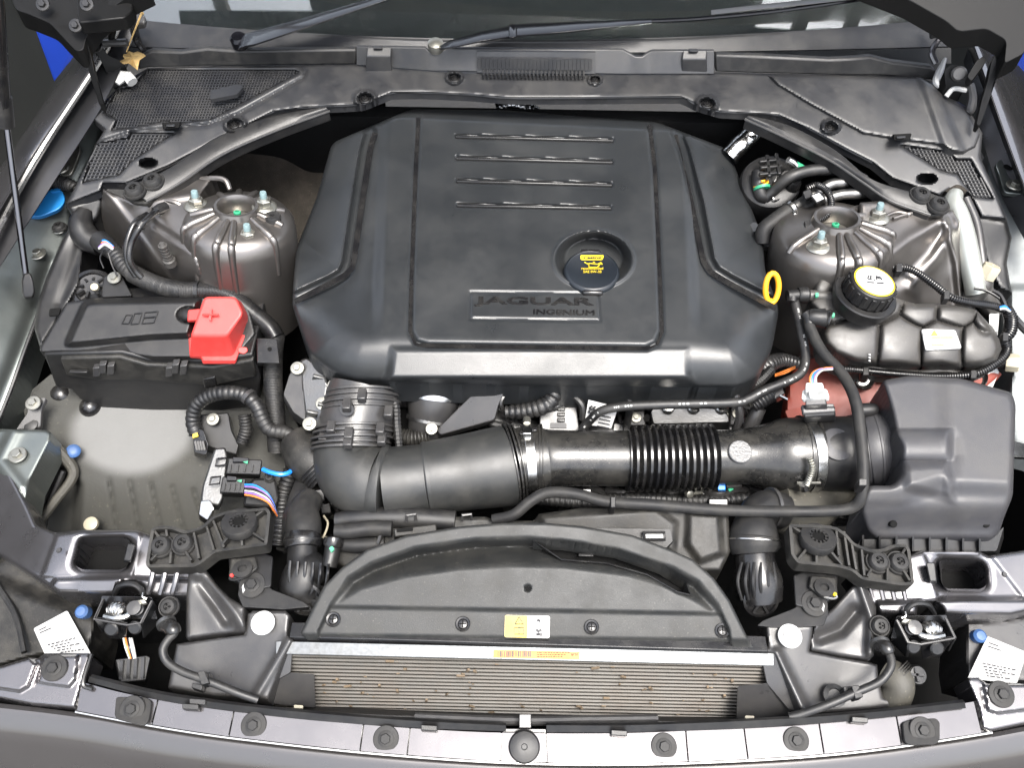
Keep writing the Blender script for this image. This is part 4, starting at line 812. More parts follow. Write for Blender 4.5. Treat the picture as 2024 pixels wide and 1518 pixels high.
mk('hose', ptube([(1598, 628, .175), (1602, 650, .17), (1625, 695, .165), (1665, 740, .165), (1690, 790, .165), (1700, 850, .155), (1706, 910, .14), (1706, 950, .13), (1702, 985, .115), (1680, 1005, .10), (1620, 1011, .095), (1500, 1011, .09), (1400, 1007, .088), (1290, 998, .09), (1200, 992, .09), (1140, 977, .09), (1085, 974, .09), (1050, 990, .085), (1015, 1018, .075), (975, 1028, .065)], .0078, seg=16, n=8), M['rubg'], hB)
mk('collar', ptube([(1596, 626, .177, .010), (1604, 627, .177, .013), (1616, 628, .177, .013), (1628, 629, .177, .015), (1634, 629, .177, .010)], seg=14, smooth=False), M['blk'], hB)
mk('bend', ptube([(1592, 620, .177), (1598, 628, .176), (1600, 640, .172)], .0085, seg=12), M['blk'], hB)
mk('clip', slab_vf([(1698, 946, .15), (1714, 946, .15), (1714, 960, .147), (1698, 960, .147)], .02, r=2), M['blk'], hB, bev=.001)
mk('clip', slab_vf([(1207, 982, .103), (1217, 982, .103), (1217, 1003, .10), (1207, 1003, .10)], .02, r=2), M['blk'], hB, bev=.001)
# ------------------------------------------------------------------ behind the engine, right
hp = thing('vacuum_pump', 'round black plastic canister between the engine cover and the right brace', 'pump', P(1535, 330, .08))
pc = P(1532, 322, .19)
mk('drum', lathe_vf(pc+Vector((0, 0, -.09)), (-.1, -.35, .93), [(.048, 0), (.050, .07), (.047, .080), (.040, .084), (.0005, .086)], 40), M['blk'], hp)
for k, (a, b, c, d) in enumerate(((1500, 320, 1540, 316), (1502, 332, 1545, 328), (1500, 345, 1535, 342), (1516, 308, 1520, 350), (1534, 305, 1540, 345))):
    mk('rib', pbar((a, b, .205), (c, d, .205), .006, .007), M['blk'], hp, bev=.0015)
mk('outlet', ptube([(1500, 340, .19, .012), (1499, 365, .18, .012), (1504, 385, .17, .011), (1515, 392, .165, .010)], seg=14), M['blk'], hp)
mk('yellow_ring', ptube([(1503, 362, .185), (1504, 365, .183)], .0135, seg=18, smooth=False), M['yel'], hp)
mk('green_ring', ptube([(1505, 369, .182), (1506, 374, .18)], .0135, seg=18, smooth=False), M['grn'], hp)
mk('yellow_tab', pbar((1504, 358, .197), (1512, 357, .197), .003, .004), M['yel'], hp, bev=.001)
mk('valve', lathe_vf(P(1552, 395, .14), (0, -.2, 1), [(.015, 0), (.015, .03), (.012, .034), (.012, .05), (.009, .055)], 20), M['gls'], hp)
mk('valve_neck', lathe_vf(P(1552, 358, .18), (0, -.3, .95), [(.011, 0), (.013, .012), (.011, .016)], 18), M['blk'], hp)
mk('sensor', ptube([(1557, 316, .215, .006), (1566, 322, .21, .007), (1574, 330, .205, .006)], seg=10), M['stl'], hp)
mk('sensor_sleeve', ptube([(1572, 325, .208, .006), (1590, 335, .2, .006)], seg=10), M['grn'], hp)
mk('wire_clip', ptube([(1535, 350, .19), (1528, 370, .18), (1530, 395, .17), (1545, 392, .165)], .0015, seg=6), M['stl'], hp)
hose('black rubber hose arching from the round canister under the right brace', [(1512, 392, .165), (1530, 375, .18), (1560, 350, .205), (1600, 337, .21), (1650, 334, .21)], .0095, name='vacuum_hose')
hose('crinkled silver foil pipe behind the engine cover on the right', [(1440, 310, .17), (1465, 285, .185), (1500, 255, .20), (1520, 240, .2)], .018, 'foil', 'foil_pipe', 'pipe', corr=(.024, .0010), seg=18)
mk('foil_pipe', ptube([(985, 215, .15), (1010, 207, .16), (1035, 212, .16), (1060, 225, .15)], .014, seg=14, corr=(.008, .0015)), M['foil'], None, label='scrap of silver foil pipe between the engine cover and the cowl centre', cat='pipe')
ap = thing('coolant_pipes', 'pair of bare aluminium heater pipes beside the right strut tower', 'pipe', P(1640, 390, .15))
mk('pipe', ptube([(1570, 410, .185), (1600, 390, .19), (1640, 365, .2), (1668, 360, .205), (1690, 350, .20)], .0085, seg=14), M['alu'], ap)
mk('pipe', ptube([(1580, 430, .18), (1610, 402, .188), (1660, 385, .195), (1700, 382, .20), (1730, 372, .19)], .0085, seg=14), M['alu'], ap)
mk('hose', ptube([(1508, 480, .15, .012), (1510, 455, .165, .0125), (1530, 437, .175, .0125), (1565, 412, .187, .0125)], seg=16), M['rubg'], ap)
mk('hose', ptube([(1518, 492, .14, .011), (1525, 465, .15, .0125), (1545, 450, .165, .0125), (1582, 430, .18, .0125)], seg=16), M['rubg'], ap)
mk('hose_clamp', ptube([(1558, 416, .186), (1564, 412, .187)], .0142, seg=20, smooth=False), M['stl'], ap)
mk('hose_clamp', ptube([(1572, 435, .178), (1577, 432, .179)], .0142, seg=20, smooth=False), M['stl'], ap)
mk('clamp_ear', box_vf(P(1570, 424, .19), .003, .004, .005), M['stl'], ap, bev=.001)
mk('port', lathe_vf(P(1500, 455, .14), (-.6, -.3, .6), [(.008, 0), (.008, .02)], 14), M['alu'], ap)
ps = thing('pressure_sensor', 'square black sensor with a bright top face, among the heater pipes', 'sensor', P(1620, 400, .18))
mk('body', pprism([(1600, 385, .225), (1622, 378, .225), (1632, 392, .22), (1615, 402, .22)], [(1600, 398, .19), (1622, 392, .19), (1635, 406, .18), (1612, 416, .18)], r=3), M['gls'], ps, bev=.002)
mk('label_face', slab_vf([(1605, 386, .2265), (1619, 381, .2265), (1629, 392, .222), (1615, 398, .222)], .0008), M['paper'], ps)
mk('plug', pprism([(1586, 378, .215), (1602, 372, .215), (1608, 388, .21), (1592, 394, .21)], [(1586, 384, .19), (1602, 380, .19), (1608, 396, .185), (1592, 402, .185)], r=3), M['blk'], ps, bev=.0015)
wh = thing('wiring_conduit', 'thin corrugated black conduit curling round the right strut tower', 'conduit', P(1600, 480, .12))
mk('conduit', ptube([(1595, 372, .205), (1615, 366, .21), (1635, 378, .215), (1643, 400, .21), (1638, 420, .205), (1622, 434, .20), (1600, 441, .20)], .0058, seg=10, corr=(.0034, .0013)), M['gls'], wh)
mk('conduit', ptube([(1600, 441, .20), (1575, 455, .195), (1555, 470, .18), (1548, 495, .16), (1560, 520, .15), (1590, 536, .15), (1625, 545, .155), (1665, 547, .155)], .0052, seg=10, corr=(.0034, .0010)), M['gls'], wh)
mk('cable_tie', slab_vf([(1590, 436, .212), (1602, 434, .212), (1604, 446, .21), (1592, 449, .21)], .012, r=2), M['blk'], wh, bev=.001)
# ================================================================== left half of the bay
PROF = [(.0235, -.03), (.0245, -.004), (.0265, .004), (.0285, .0085), (.0325, .008), (.0350, -.001), (.050, -.0060), (.068, -.0105), (.078, -.0155), (.0840, -.0240), (.0862, -.040), (.0875, -.085), (.089, -.2)]
def prof_h(r):
    return float(np.interp(r, [p[0] for p in PROF[5:10]], [p[1] for p in PROF[5:10]]))
def tower(t, cx, cy, cz, axis, angs, scale=1.0, stop=.0785):
    c = P(cx, cy, cz); u, v, w = frame(axis)
    mk('turret', lathe_vf(c, axis, [(r*scale, h) for r, h in PROF], 72), M['pnt'], t, ang=50)
    mk('bearing', lathe_vf(c, axis, [(.023*scale, -.03), (.023*scale, -.018), (.012, -.014), (.0005, -.012)], 32), M['zinc'], t)
    mk('piston_rod', lathe_vf(c, axis, [(.0055, -.014), (.0055, -.004), (.003, -.003), (.003, -.008), (.0005, -.008)], 16), M['grn'], t)
    for a, r1 in angs:
        a = math.radians(a); d = u*math.cos(a)+v*math.sin(a); pts = []
        for r in np.linspace(.034, r1, 9):
            h = prof_h(r) if r < .084 else -.024-(r-.084)*9
            pts.append(tuple(c+d*(min(r, .084+(r-.084)*.15)*scale)+w*(h+.0010)))
        pts2 = [p+(.0046+.0016*math.sin(math.pi*min(1, k/8)),) for k, p in enumerate(pts)]
        mk('rib', tube_vf(pts2, seg=8), M['pnt'], t, ang=60)
    return c, u, v, w
st = thing('strut_tower', 'bronze grey ribbed suspension tower to the left of the engine', 'strut tower', P(465, 430, .05), 'suspension towers')
AXL = (.10, .20, 1)
cL, uL, vL, wL = tower(st, 468, 414, .216, AXL, [(-170, .068), (-150, .090), (-128, .096), (-100, .100), (-84, .100), (-38, .090), (-12, .072), (20, .07), (55, .066), (78, .07), (100, .07), (128, .066)])
zs = idw([(204, 374, .205), (330, 552, .118),(204, 374, .205), (330, 352, .212), (440, 345, .213), (540, 385, .205), (560, 450, .19), (470, 420, .2), (385, 440, .209), (388, 480, .205), (396, 515, .192), (405, 550, .160), (330, 555, .115), (400, 575, .11), (250, 500, .13), (196, 440, .155), (300, 440, .196), (345, 470, .196)])
AP = [(204, 373), (262, 398), (300, 385), (345, 365), (370, 350), (425, 350), (402, 378), (386, 405), (378, 440), (384, 480), (394, 520), (412, 576), (345, 562), (300, 540), (250, 508), (214, 470), (195, 446)]
def apz(X, Y):
    z = zs(X, Y)
    z = z-.030*sm(2, 60, sd([(150, 340), (208, 372), (262, 450), (345, 566), (150, 600)], X, Y))
    z = z+.004*np.exp(-(dl([(208, 376), (265, 452), (345, 562)], X, Y)/7)**2)+.0045*np.exp(-(dl([(238, 382), (262, 402), (300, 396), (375, 385)], X, Y)/9)**2)
    z = z-.006*sm(10, 2, dl([(262, 455), (300, 440), (390, 500)], X, Y))*.5
    return z
mk('apron', relief_vf(AP, apz, 3, .05, (8, .006)), M['pnt'], st, ang=60)
mk('rib', ptube([(318, 395, .21, .003), (345, 400, .209, .0045), (360, 407, .206, .003)], seg=8), M['pnt'], st)
mk('rear_flange', ptube([(372, 356, .205, .004), (420, 352, .212, .0045), (445, 356, .212, .0045), (455, 375, .205, .004)], seg=8), M['pnt'], st)
for (a, b) in ((389, 408), (523, 410), (491, 474)):
    q = P(a, b, cL.z-.010-(b-415)*.00004); inst('nut', ME_NUT, q, AXL, st, 1.18)
inst('bolt', ME_CAP, P(460, 432, .19), AXL, st, .3)
mk('hole', lathe_vf(P(295, 474, .168), (0, -.1, 1), [(.004, 0), (.004, .003)], 16), M['void'], st)
mk('slot', slab_vf([(344, 500, .166), (352, 498, .166), (354, 507, .164), (345, 508, .164)], .0008, r=3), M['void'], st)
rs = thing('rubber_stop', 'small round black rubber stop on the right edge of the left strut tower', 'rubber stop', P(540, 445, .185))
mk('pad', lathe_vf(P(540, 442, .197), AXL, [(.0125, 0), (.0125, .014), (.0115, .0155), (.0035, .0155), (.003, .011), (.0005, .011)], 28), M['rubg'], rs)
ss = thing('ribbed_stud', 'upright ribbed grey plastic stud on the left tower apron', 'stud', P(338, 522, .14))
sc_ = P(338, 522, .166)
prof = [(.0095, 0), (.0095, .010), (.007, .011)]
for k in range(5): prof += [(.0068, .012+k*.0062), (.0068, .0155+k*.0062), (.0052, .016+k*.0062)]
prof += [(.0035, .0445)]
mk('shank', lathe_vf(sc_, (0, .02, 1), prof, 20), M['tank'], ss)
# twin cable arcing over the apron
tc = thing('twin_cable', 'pair of glossy black cables arcing from a connector over the left tower apron', 'cable', P(270, 480, .15))
mk('cable', ptube([(292, 424, .205), (268, 440, .21), (254, 470, .20), (250, 500, .185), (256, 525, .17), (268, 545, .155)], .0052, seg=12), M['gls'], tc)
mk('cable', ptube([(318, 412, .21), (300, 424, .218), (276, 450, .216), (260, 480, .20), (256, 510, .185), (268, 535, .165), (280, 548, .155)], .0048, seg=12), M['gls'], tc)
mk('connector', ptube([(305, 418, .214, .0065), (318, 411, .212, .008), (327, 408, .208, .008)], seg=10, smooth=False), M['blk'], tc)
mk('tie', ptube([(276, 449, .216), (282, 441, .218)], .0068, seg=12), M['blk'], tc)
inst('nut', ME_CAP, P(326, 420, .20), AXL, tc, .8)
# strut brace bars
def brace(label, up, lo, zt, bolts, axis):
    t = thing('strut_brace', label, 'brace', P(*bolts[0]))
    U = [P(*q) for q in up]; L = [P(*q) for q in lo]; d = Vector((0, 0, -.018))
    C1 = [Vector(q) for q in catmull(U, 6)]; C2 = [Vector(q) for q in catmull(L, 6)]
    loops = []
    for a, b in zip(C1, C2):
        m = (a+b)/2; loops.append([a, m+(a-m)*.55+Vector((0, 0, .006)), m+(b-m)*.55+Vector((0, 0, .006)), b+Vector((0, 0, .001)), b+d, a+d])
    mk('bar', loft_vf(loops), M['blk'], t, bev=.0015)
    mk('edge_bead', tube_vf([tuple(q+Vector((0, 0, .001))) for q in C2], .0022, seg=8, smooth=False), M['gry'], t)
    for b in bolts: inst('bolt', ME_TORX, P(*b), axis, t, 1.02)
    return t
bl = brace('black strut brace bar reaching from the left tower up to the cowl', [(245, 372, .222), (330, 334, .228), (432, 268, .236), (540, 228, .242), (640, 214, .245)], [(290, 399, .216), (352, 365, .222), (440, 306, .23), (548, 258, .236), (652, 220, .242)], .22, [(268, 379, .224), (304, 361, .226)], (-.05, -.05, 1))
mk('foot', slab_vf([(247, 372, .218), (270, 362, .221), (318, 350, .224), (332, 372, .22), (290, 402, .215), (262, 399, .215), (250, 390, .216)], .008, r=8), M['blkd'], bl, bev=.002)
brr = brace('black strut brace bar reaching from the right tower up to the cowl', [(1480, 231, .245), (1560, 248, .242), (1650, 297, .236), (1720, 355, .23), (1790, 376, .226), (1868, 398, .222)], [(1472, 236, .243), (1550, 272, .238), (1640, 318, .232), (1706, 362, .226), (1760, 398, .221), (1838, 426, .216)], .22, [(1818, 388, .226), (1853, 408, .223)], (.05, -.05, 1))
mk('foot', slab_vf([(1780, 378, .222), (1820, 372, .224), (1870, 392, .222), (1878, 408, .219), (1866, 424, .216), (1832, 425, .216), (1795, 405, .218)], .008, r=7), M['blkd'], brr, bev=.002)
for k, (a, b) in enumerate((((1628, 309), (1646, 318)), ((1656, 323), (1687, 340)), ((1694, 345), (1712, 355)))):
    mk('tab', pbar((a[0], a[1], .225), (b[0], b[1], .225), .004, .014), M['gry'], brr, bev=.0008)
# main loom along the tower
ml = thing('wiring_loom', 'thick braided black loom running in front of the left tower to the red terminal cover', 'wiring loom', P(380, 570, .12))
mk('boot', ptube([(196, 474, .15, .0165), (212, 487, .15, .016), (228, 500, .148, .013)], seg=16), M['blk'], ml)
for k, (m, dy) in enumerate((('orgw', 0), ('purw', 4), ('bluew', -5), ('whtw', 7))):
    mk('wire', ptube([(196, 484+dy, .158), (208, 479+dy*.6, .166), (224, 490+dy*.4, .162)], .0022, seg=6), M[m], ml)
mk('tape_wrap', ptube([(214, 490, .15, .0125), (232, 506, .148, .0135), (244, 524, .146, .0125), (262, 540, .144, .0130)], seg=14, corr=(.008, .001)), M['rub'], ml)
mk('braid', ptube([(262, 540, .144), (285, 552, .143), (320, 566, .142), (360, 574, .14), (392, 575, .138)], .0145, seg=18, corr=(.0022, .0006)), M['rub'], ml)
mk('tie', ptube([(388, 575, .138), (396, 575, .138)], .0162, seg=18), M['gls'], ml)
mk('braid', ptube([(396, 575, .138), (430, 578, .136), (462, 590, .13), (500, 620, .115), (530, 645, .10), (545, 668, .09)], .0148, seg=18, corr=(.0022, .0006)), M['gls'], ml)
mk('braid', ptube([(545, 660, .085), (540, 700, .07), (540, 760, .04), (545, 830, .0), (548, 890, -.04)], .0150, seg=16, corr=(.0024, .0006)), M['rub'], ml)
mk('thin_wire', ptube([(205, 494, .16), (198, 510, .158), (205, 530, .15)], .0012, seg=6), M['gls'], ml)
mk('thin_wire', ptube([(214, 500, .158), (222, 525, .15), (232, 545, .146)], .0012, seg=6), M['gry'], ml)
hn = thing('horn', 'round black horn with a slotted face behind the fuse box', 'horn', P(185, 570, .08))
hc = P(184, 572, .105)
mk('shell', lathe_vf(hc, (.1, -.35, 1), [(.030, -.03), (.034, 0), (.032, .006), (.026, .008), (.024, .004), (.012, .003), (.0005, .003)], 32), M['gls'], hn)
for k in range(8):
    a = k*math.pi/4; mk('vane', box_vf(hc+Vector((.018*math.cos(a), .018*math.sin(a), .007)), .006, .002, .003, (math.cos(a), math.sin(a), 0), (-math.sin(a), math.cos(a), 0)), M['blk'], hn)
mk('cream_stud', lathe_vf(P(189, 569, .115), (.1, -.4, 1), [(.006, 0), (.006, .006), (.004, .007)], 14), M['cream'], hn)
hb = thing('mount_plate', 'grey plastic mounting plate with a white bolt beside the horn', 'bracket', P(230, 560, .09))
mk('plate', pprism([(205, 545, .128), (238, 540, .13), (262, 585, .122), (200, 588, .118)], [(205, 552, .09), (240, 546, .09), (264, 590, .08), (200, 592, .08)], r=6), M['blk'], hb, bev=.003)
inst('bolt', ME_CAP, P(226, 549, .131), (0, -.2, 1), hb, .72)
# ------------------------------------------------------------------ fuse box and red terminal
fb = thing('fuse_box', 'long black fuse box with a sloping lid left of the engine', 'fuse box', P(290, 690, -.02))
FB = roundpoly([(131, 598), (180, 590), (300, 586), (450, 584), (490, 600), (505, 660), (480, 690), (412, 706), (300, 706), (262, 700), (239, 691), (80, 696), (78, 688)], 5, 3)
fz = fit([(131, 598, .135), (450, 584, .138), (80, 694, .105), (480, 690, .108)])
PLT = roundpoly([(164, 597), (184, 592), (400, 587), (378, 668), (300, 671), (150, 686), (128, 685), (132, 668)], 8, 3)
def fbz(X, Y):
    z = fz(X, Y)+.016*sm(-3, 12, sd(PLT, X, Y))
    r = np.sqrt(((X-372)/20)**2+((Y-622)/14)**2); z = z+.010*np.sqrt(np.clip(1-r*r, 0, 1))-.004*np.exp(-((r-1.05)/.12)**2)
    return z
mk('lid', relief_vf(FB, fbz, 2.0, .012, (4, .003)), M['blk'], fb, ang=50)
for pts in ([(249, 617), (262, 617), (254, 634), (241, 634)], [(266, 614), (280, 613), (274, 634), (258, 635)], [(286, 612), (312, 610), (309, 620), (284, 622)], [(284, 623), (308, 621), (304, 632), (280, 634)]):
    g = G()
    for a, b in zip(pts, pts[1:]+pts[:1]): g.add(pbar((a[0], a[1]+6, float(fz(np.array(a[0]), np.array(a[1]+6.)))+.0165), (b[0], b[1]+6, float(fz(np.array(b[0]), np.array(b[1]+6.)))+.0165), .0016, .0016))
    mk('symbol', g, M['blk'], fb, flat=True)
def WY(pts, d, r=0, bevd=None): pass
Yf = P(240, 700, .10).y-.004
def wall_at(pts, dy, Y=None):
    """outline on an upright face at distance Y, given a thickness going back"""
    a = [PY(x, y, Y if Y else Yf) for x, y in pts]; return loft_vf([[q+Vector((0, dy, 0)) for q in a], a])
mk('case', wall_at([(86, 700), (240, 696), (300, 711), (412, 712), (498, 700), (515, 745), (510, 800), (440, 812), (330, 812), (205, 815), (186, 800), (158, 790), (140, 770), (110, 765)], .13), M['blk'], fb, bev=.003)
mk('front_lip', wall_at([(118, 709), (236, 706), (290, 722), (420, 726), (500, 712), (506, 745), (420, 764), (290, 752), (196, 752), (130, 742)], .02, Yf-.006), M['blkd'], fb, bev=.003)
for x0 in (208, 352):
    for dx, dy in ((-18, 6), (-6, 0), (10, 2)):
        mk('clip', wall_at([(x0+dx-7, 722+dy), (x0+dx+7, 721+dy), (x0+dx+7, 738+dy), (x0+dx-7, 740+dy)], .012, Yf-.014), M['gry'], fb, bev=.0015)
mk('hook', wall_at([(136, 736), (172, 736), (172, 739), (136, 739)], .006, Yf-.014), M['blk'], fb, bev=.001)
mk('latch', wall_at([(400, 750), (424, 746), (428, 764), (404, 768)], .012, Yf-.010), M['gls'], fb, bev=.0015)
for (x, y, r) in ((124, 782, 25), (180, 806, 21)):
    z = -.035; mm = mpp(x, y, z)
    mk('rubber_knob', lathe_vf(P(x, y, z-.01), (0, -.3, 1), [(.0005+r*mm*math.sin(a), -r*mm*math.cos(a)) for a in np.linspace(0.3, math.pi, 12)], 28), M['gls'], fb)
rt = thing('terminal_cover', 'bright red plastic battery terminal cover with an embossed plus', 'terminal cover', P(430, 690, .10))
mk('shell', pprism([(404, 586, .182), (466, 586, .182), (481, 620, .172), (448, 664, .156), (376, 664, .156)], [(400, 596, .125), (478, 594, .125), (494, 630, .118), (462, 708, .104), (374, 708, .104)], r=9, n=3), M['red'], rt, bev=.004, seg=3)
mk('skirt', pprism([(392, 598, .128), (480, 594, .128), (497, 632, .121), (466, 712, .107), (400, 712, .107), (398, 704, .108), (375, 702, .109), (372, 660, .116)], [(392, 604, .118), (480, 600, .118), (497, 638, .112), (466, 720, .097), (400, 720, .097), (398, 710, .098), (375, 708, .099), (372, 666, .106)], r=4), M['red'], rt, bev=.0015)
mk('tab', pprism([(372, 612, .162), (400, 610, .166), (400, 632, .158), (370, 634, .154)], [(372, 614, .15), (400, 612, .15), (400, 636, .145), (370, 638, .145)], r=4), M['red'], rt, bev=.0015)
for (x, y) in ((478, 660), (474, 690)):
    mk('lug', pprism([(x-4, y-4, .116), (x+14, y-4, .116), (x+16, y+4, .112), (x+8, y+10, .11), (x-4, y+6, .112)], [(x-4, y-2, .107), (x+14, y-2, .107), (x+16, y+6, .103), (x+8, y+12, .101), (x-4, y+8, .103)], r=3), M['red'], rt, bev=.001)
mk('plus_sign', G(pbar((400, 622, .1752), (432, 622, .1752), .0032, .0016), pbar((417, 610, .1782), (415, 633, .1722), .0032, .0016)), M['red'], rt, flat=True)
rl = thing('relay', 'small square black relay block with a hole beside the red cover', 'relay', P(530, 700, .03))
mk('body', pprism([(507, 668, .118), (548, 669, .118), (553, 718, .108), (508, 717, .108)], [(507, 674, .09), (548, 675, .09), (553, 724, .08), (508, 723, .08)], r=3), M['gls'], rl, bev=.002)
mk('hole', lathe_vf(P(533, 690, .1137), (0, -.15, 1), [(.0032, 0), (.0032, .001)], 14), M['void'], rl)
# ------------------------------------------------------------------ arch liner, loop of loom, control module
al = thing('arch_liner', 'dusty olive plastic liner under the fuse box with a paler grey patch', 'liner', P(260, 950, -.2))
lz = idw([(60, 800, -.03), (150, 830, -.045), (300, 820, -.05), (450, 850, -.06), (540, 900, -.09), (200, 950, -.075), (350, 950, -.085), (420, 1000, -.12), (150, 1050, -.14), (270, 1060, -.15), (60, 900, -.05)], 3)
LI = [(40, 790), (100, 740), (300, 740), (540, 760), (600, 860), (560, 1010), (420, 1080), (280, 1090), (120, 1090), (70, 1040), (50, 960), (95, 900), (60, 860)]
def liz(X, Y):
    z = lz(X, Y)
    for k in range(5): z = z-.004*np.exp(-(dl([(215+k*42, 945+6*k), (235+k*44, 1075-4*k)], X, Y)/4)**2)*sm(930, 960, Y)
    return z-.03*sm(10, -14, sd([(150, 780), (600, 700), (600, 1200), (145, 1200), (158, 960), (110, 900)], X, Y))*(Y > 890)
def liner_mat():  # soft oval of paler grey mixed into the base colour
    m = mat('pale_patch_liner', (0.024, 0.024, 0.021), 0.75, bump=.4, bs=250, dust=.35, dcol=(0.05, 0.046, 0.035), ds=7)
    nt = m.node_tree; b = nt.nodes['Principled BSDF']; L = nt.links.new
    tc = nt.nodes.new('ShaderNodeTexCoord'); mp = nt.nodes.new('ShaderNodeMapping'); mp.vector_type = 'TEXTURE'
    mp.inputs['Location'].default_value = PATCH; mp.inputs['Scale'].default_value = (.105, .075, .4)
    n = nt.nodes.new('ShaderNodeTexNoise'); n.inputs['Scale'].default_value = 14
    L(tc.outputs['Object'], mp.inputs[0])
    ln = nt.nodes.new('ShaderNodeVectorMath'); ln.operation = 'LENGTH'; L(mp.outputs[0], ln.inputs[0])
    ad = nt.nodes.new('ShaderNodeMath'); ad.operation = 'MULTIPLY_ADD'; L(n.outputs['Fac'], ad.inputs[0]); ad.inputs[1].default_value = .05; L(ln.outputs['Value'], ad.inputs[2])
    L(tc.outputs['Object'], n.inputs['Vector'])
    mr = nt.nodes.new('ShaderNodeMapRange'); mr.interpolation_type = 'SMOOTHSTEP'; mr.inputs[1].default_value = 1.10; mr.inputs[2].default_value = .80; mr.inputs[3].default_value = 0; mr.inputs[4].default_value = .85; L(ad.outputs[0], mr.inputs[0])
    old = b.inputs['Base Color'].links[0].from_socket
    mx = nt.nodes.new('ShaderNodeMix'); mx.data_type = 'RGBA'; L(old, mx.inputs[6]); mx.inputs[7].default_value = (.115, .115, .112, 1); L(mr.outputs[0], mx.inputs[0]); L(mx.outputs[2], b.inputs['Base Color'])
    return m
g = G(relief_vf(LI, liz, 4, .05))
a_ = np.array(g.v); org = Vector(((a_[:, 0].min()+a_[:, 0].max())/2, (a_[:, 1].min()+a_[:, 1].max())/2, a_[:, 2].min()))
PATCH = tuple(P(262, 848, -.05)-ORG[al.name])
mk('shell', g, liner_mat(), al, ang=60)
mk('blue_clip', lathe_vf(P(146, 893, -.04), (.3, -.3, 1), [(.010, 0), (.011, .005), (.008, .008), (.004, .009)], 22), M['blu2'], al)
mk('rail', ptube([(95, 870, -.01, .008), (130, 905, -.04, .009), (145, 940, -.06, .008), (110, 990, -.07, .007), (80, 1030, -.08, .007)], seg=10), M['liner'], al)
mk('rail', ptube([(125, 930, -.06, .006), (95, 1000, -.09, .006), (85, 1040, -.10, .006)], seg=10), M['rub'], al)
mk('cream_clip', lathe_vf(P(182, 1037, -.1), (0, -.2, 1), [(.011, 0), (.011, .006), (.006, .008)], 18), M['cream'], al)
lb = thing('liner_bracket', 'small grey bracket with a white bolt on the inner wing below the fuse box', 'bracket', P(70, 810, -.01))
mk('plate', slab_vf([(50, 790, .01), (92, 785, .012), (82, 808, .0), (80, 845, -.015), (30, 850, -.01), (55, 815, 0)], .008, r=6), M['gry'], lb, bev=.002)
inst('bolt', ME_CAP, P(66, 797, .013), (0, -.2, 1), lb, .8)
mk('rubber_foot', lathe_vf(P(62, 840, -.014), (0, -.2, 1), [(.012, 0), (.012, .004), (.008, .006)], 18), M['rub'], lb)
fl = thing('front_rail', 'long green-grey painted rail along the lower left edge', 'body panel', P(40, 900, .0))
mk('panel', relief_vf([(-40, 850), (0, 848), (92, 850), (102, 856), (100, 872), (60, 950), (50, 1000), (20, 960), (-40, 900)], lambda X, Y: .02-.00008*(Y-850)+.005*np.exp(-(dl([(30, 850), (0, 910), (40, 960)], X, Y)/13)**2), 2.5, .05, (7, .006)), M['inner'], fl)
lp = thing('wiring_loom', 'tape wrapped black loom looping in front of the fuse box', 'wiring loom', P(440, 830, .0))
mk('sheath', ptube([(388, 858, -.01), (381, 832, .0), (388, 802, .02), (412, 783, .035), (445, 776, .045), (482, 780, .045), (506, 800, .04), (520, 830, .025), (535, 850, .015), (570, 858, .01), (585, 885, -.01), (590, 920, -.02)], .0115, seg=14, corr=(.0085, .0010), n=10), M['rub'], lp)
mk('tie', ptube([(489, 782, .045), (495, 787, .044)], .0132, seg=14), M['gry'], lp)
mk('conduit', ptube([(484, 820, .0), (486, 850, -.015), (478, 875, -.03)], .0105, seg=14, corr=(.005, .0016)), M['rub'], lp)
bk = thing('mount_plate', 'black sheet bracket with a plated bolt under the looped loom', 'bracket', P(420, 850, -.06))
mk('plate', pprism([(392, 820, -.01), (452, 815, -.01), (458, 850, -.02), (472, 880, -.03), (468, 900, -.04), (400, 880, -.03)], [(392, 826, -.05), (452, 820, -.05), (458, 856, -.05), (472, 890, -.06), (468, 910, -.07), (400, 890, -.06)], r=5), M['blk'], bk, bev=.002)
inst('bolt', ME_CAP, P(421, 829, -.004), (0, -.3, 1), bk, .68)
cn = thing('connector', 'black plug with a yellow mark hanging beside the looped loom', 'connector', P(395, 880, -.03))
mk('body', pprism([(380, 845, .0), (402, 850, .0), (412, 880, -.01), (408, 900, -.02), (384, 895, -.02)], [(380, 850, -.03), (402, 856, -.03), (412, 888, -.04), (408, 908, -.05), (384, 902, -.05)], r=4), M['gls'], cn, bev=.002)
mk('yellow_mark', slab_vf([(380, 850, .001), (388, 846, .001), (392, 862, -.003), (381, 866, -.004)], .0015), M['ylab'], cn)
for k in range(4): mk('rib', pbar((386+k*5, 872, -.006), (390+k*5, 890, -.013), .003, .004), M['blk'], cn)
cm = thing('control_module', 'cast aluminium control module with two black plugs by the left headlight mount', 'control module', P(440, 950, -.02))
mk('case', pprism([(424, 886, .03), (446, 884, .03), (450, 905, .028), (440, 985, .01), (432, 1000, .008), (396, 992, .01), (400, 960, .016)], [(424, 895, -.02), (446, 893, -.02), (450, 914, -.02), (440, 996, -.03), (432, 1010, -.03), (396, 1002, -.03), (400, 968, -.03)], r=5), M['alu'], cm, bev=.003)
mk('foot', pprism([(396, 990, .012), (416, 988, .012), (424, 1005, .01), (410, 1030, .0), (392, 1018, .0)], [(396, 998, -.02), (416, 996, -.02), (424, 1014, -.02), (410, 1040, -.02), (392, 1026, -.02)], r=4), M['stl'], cm, bev=.002)
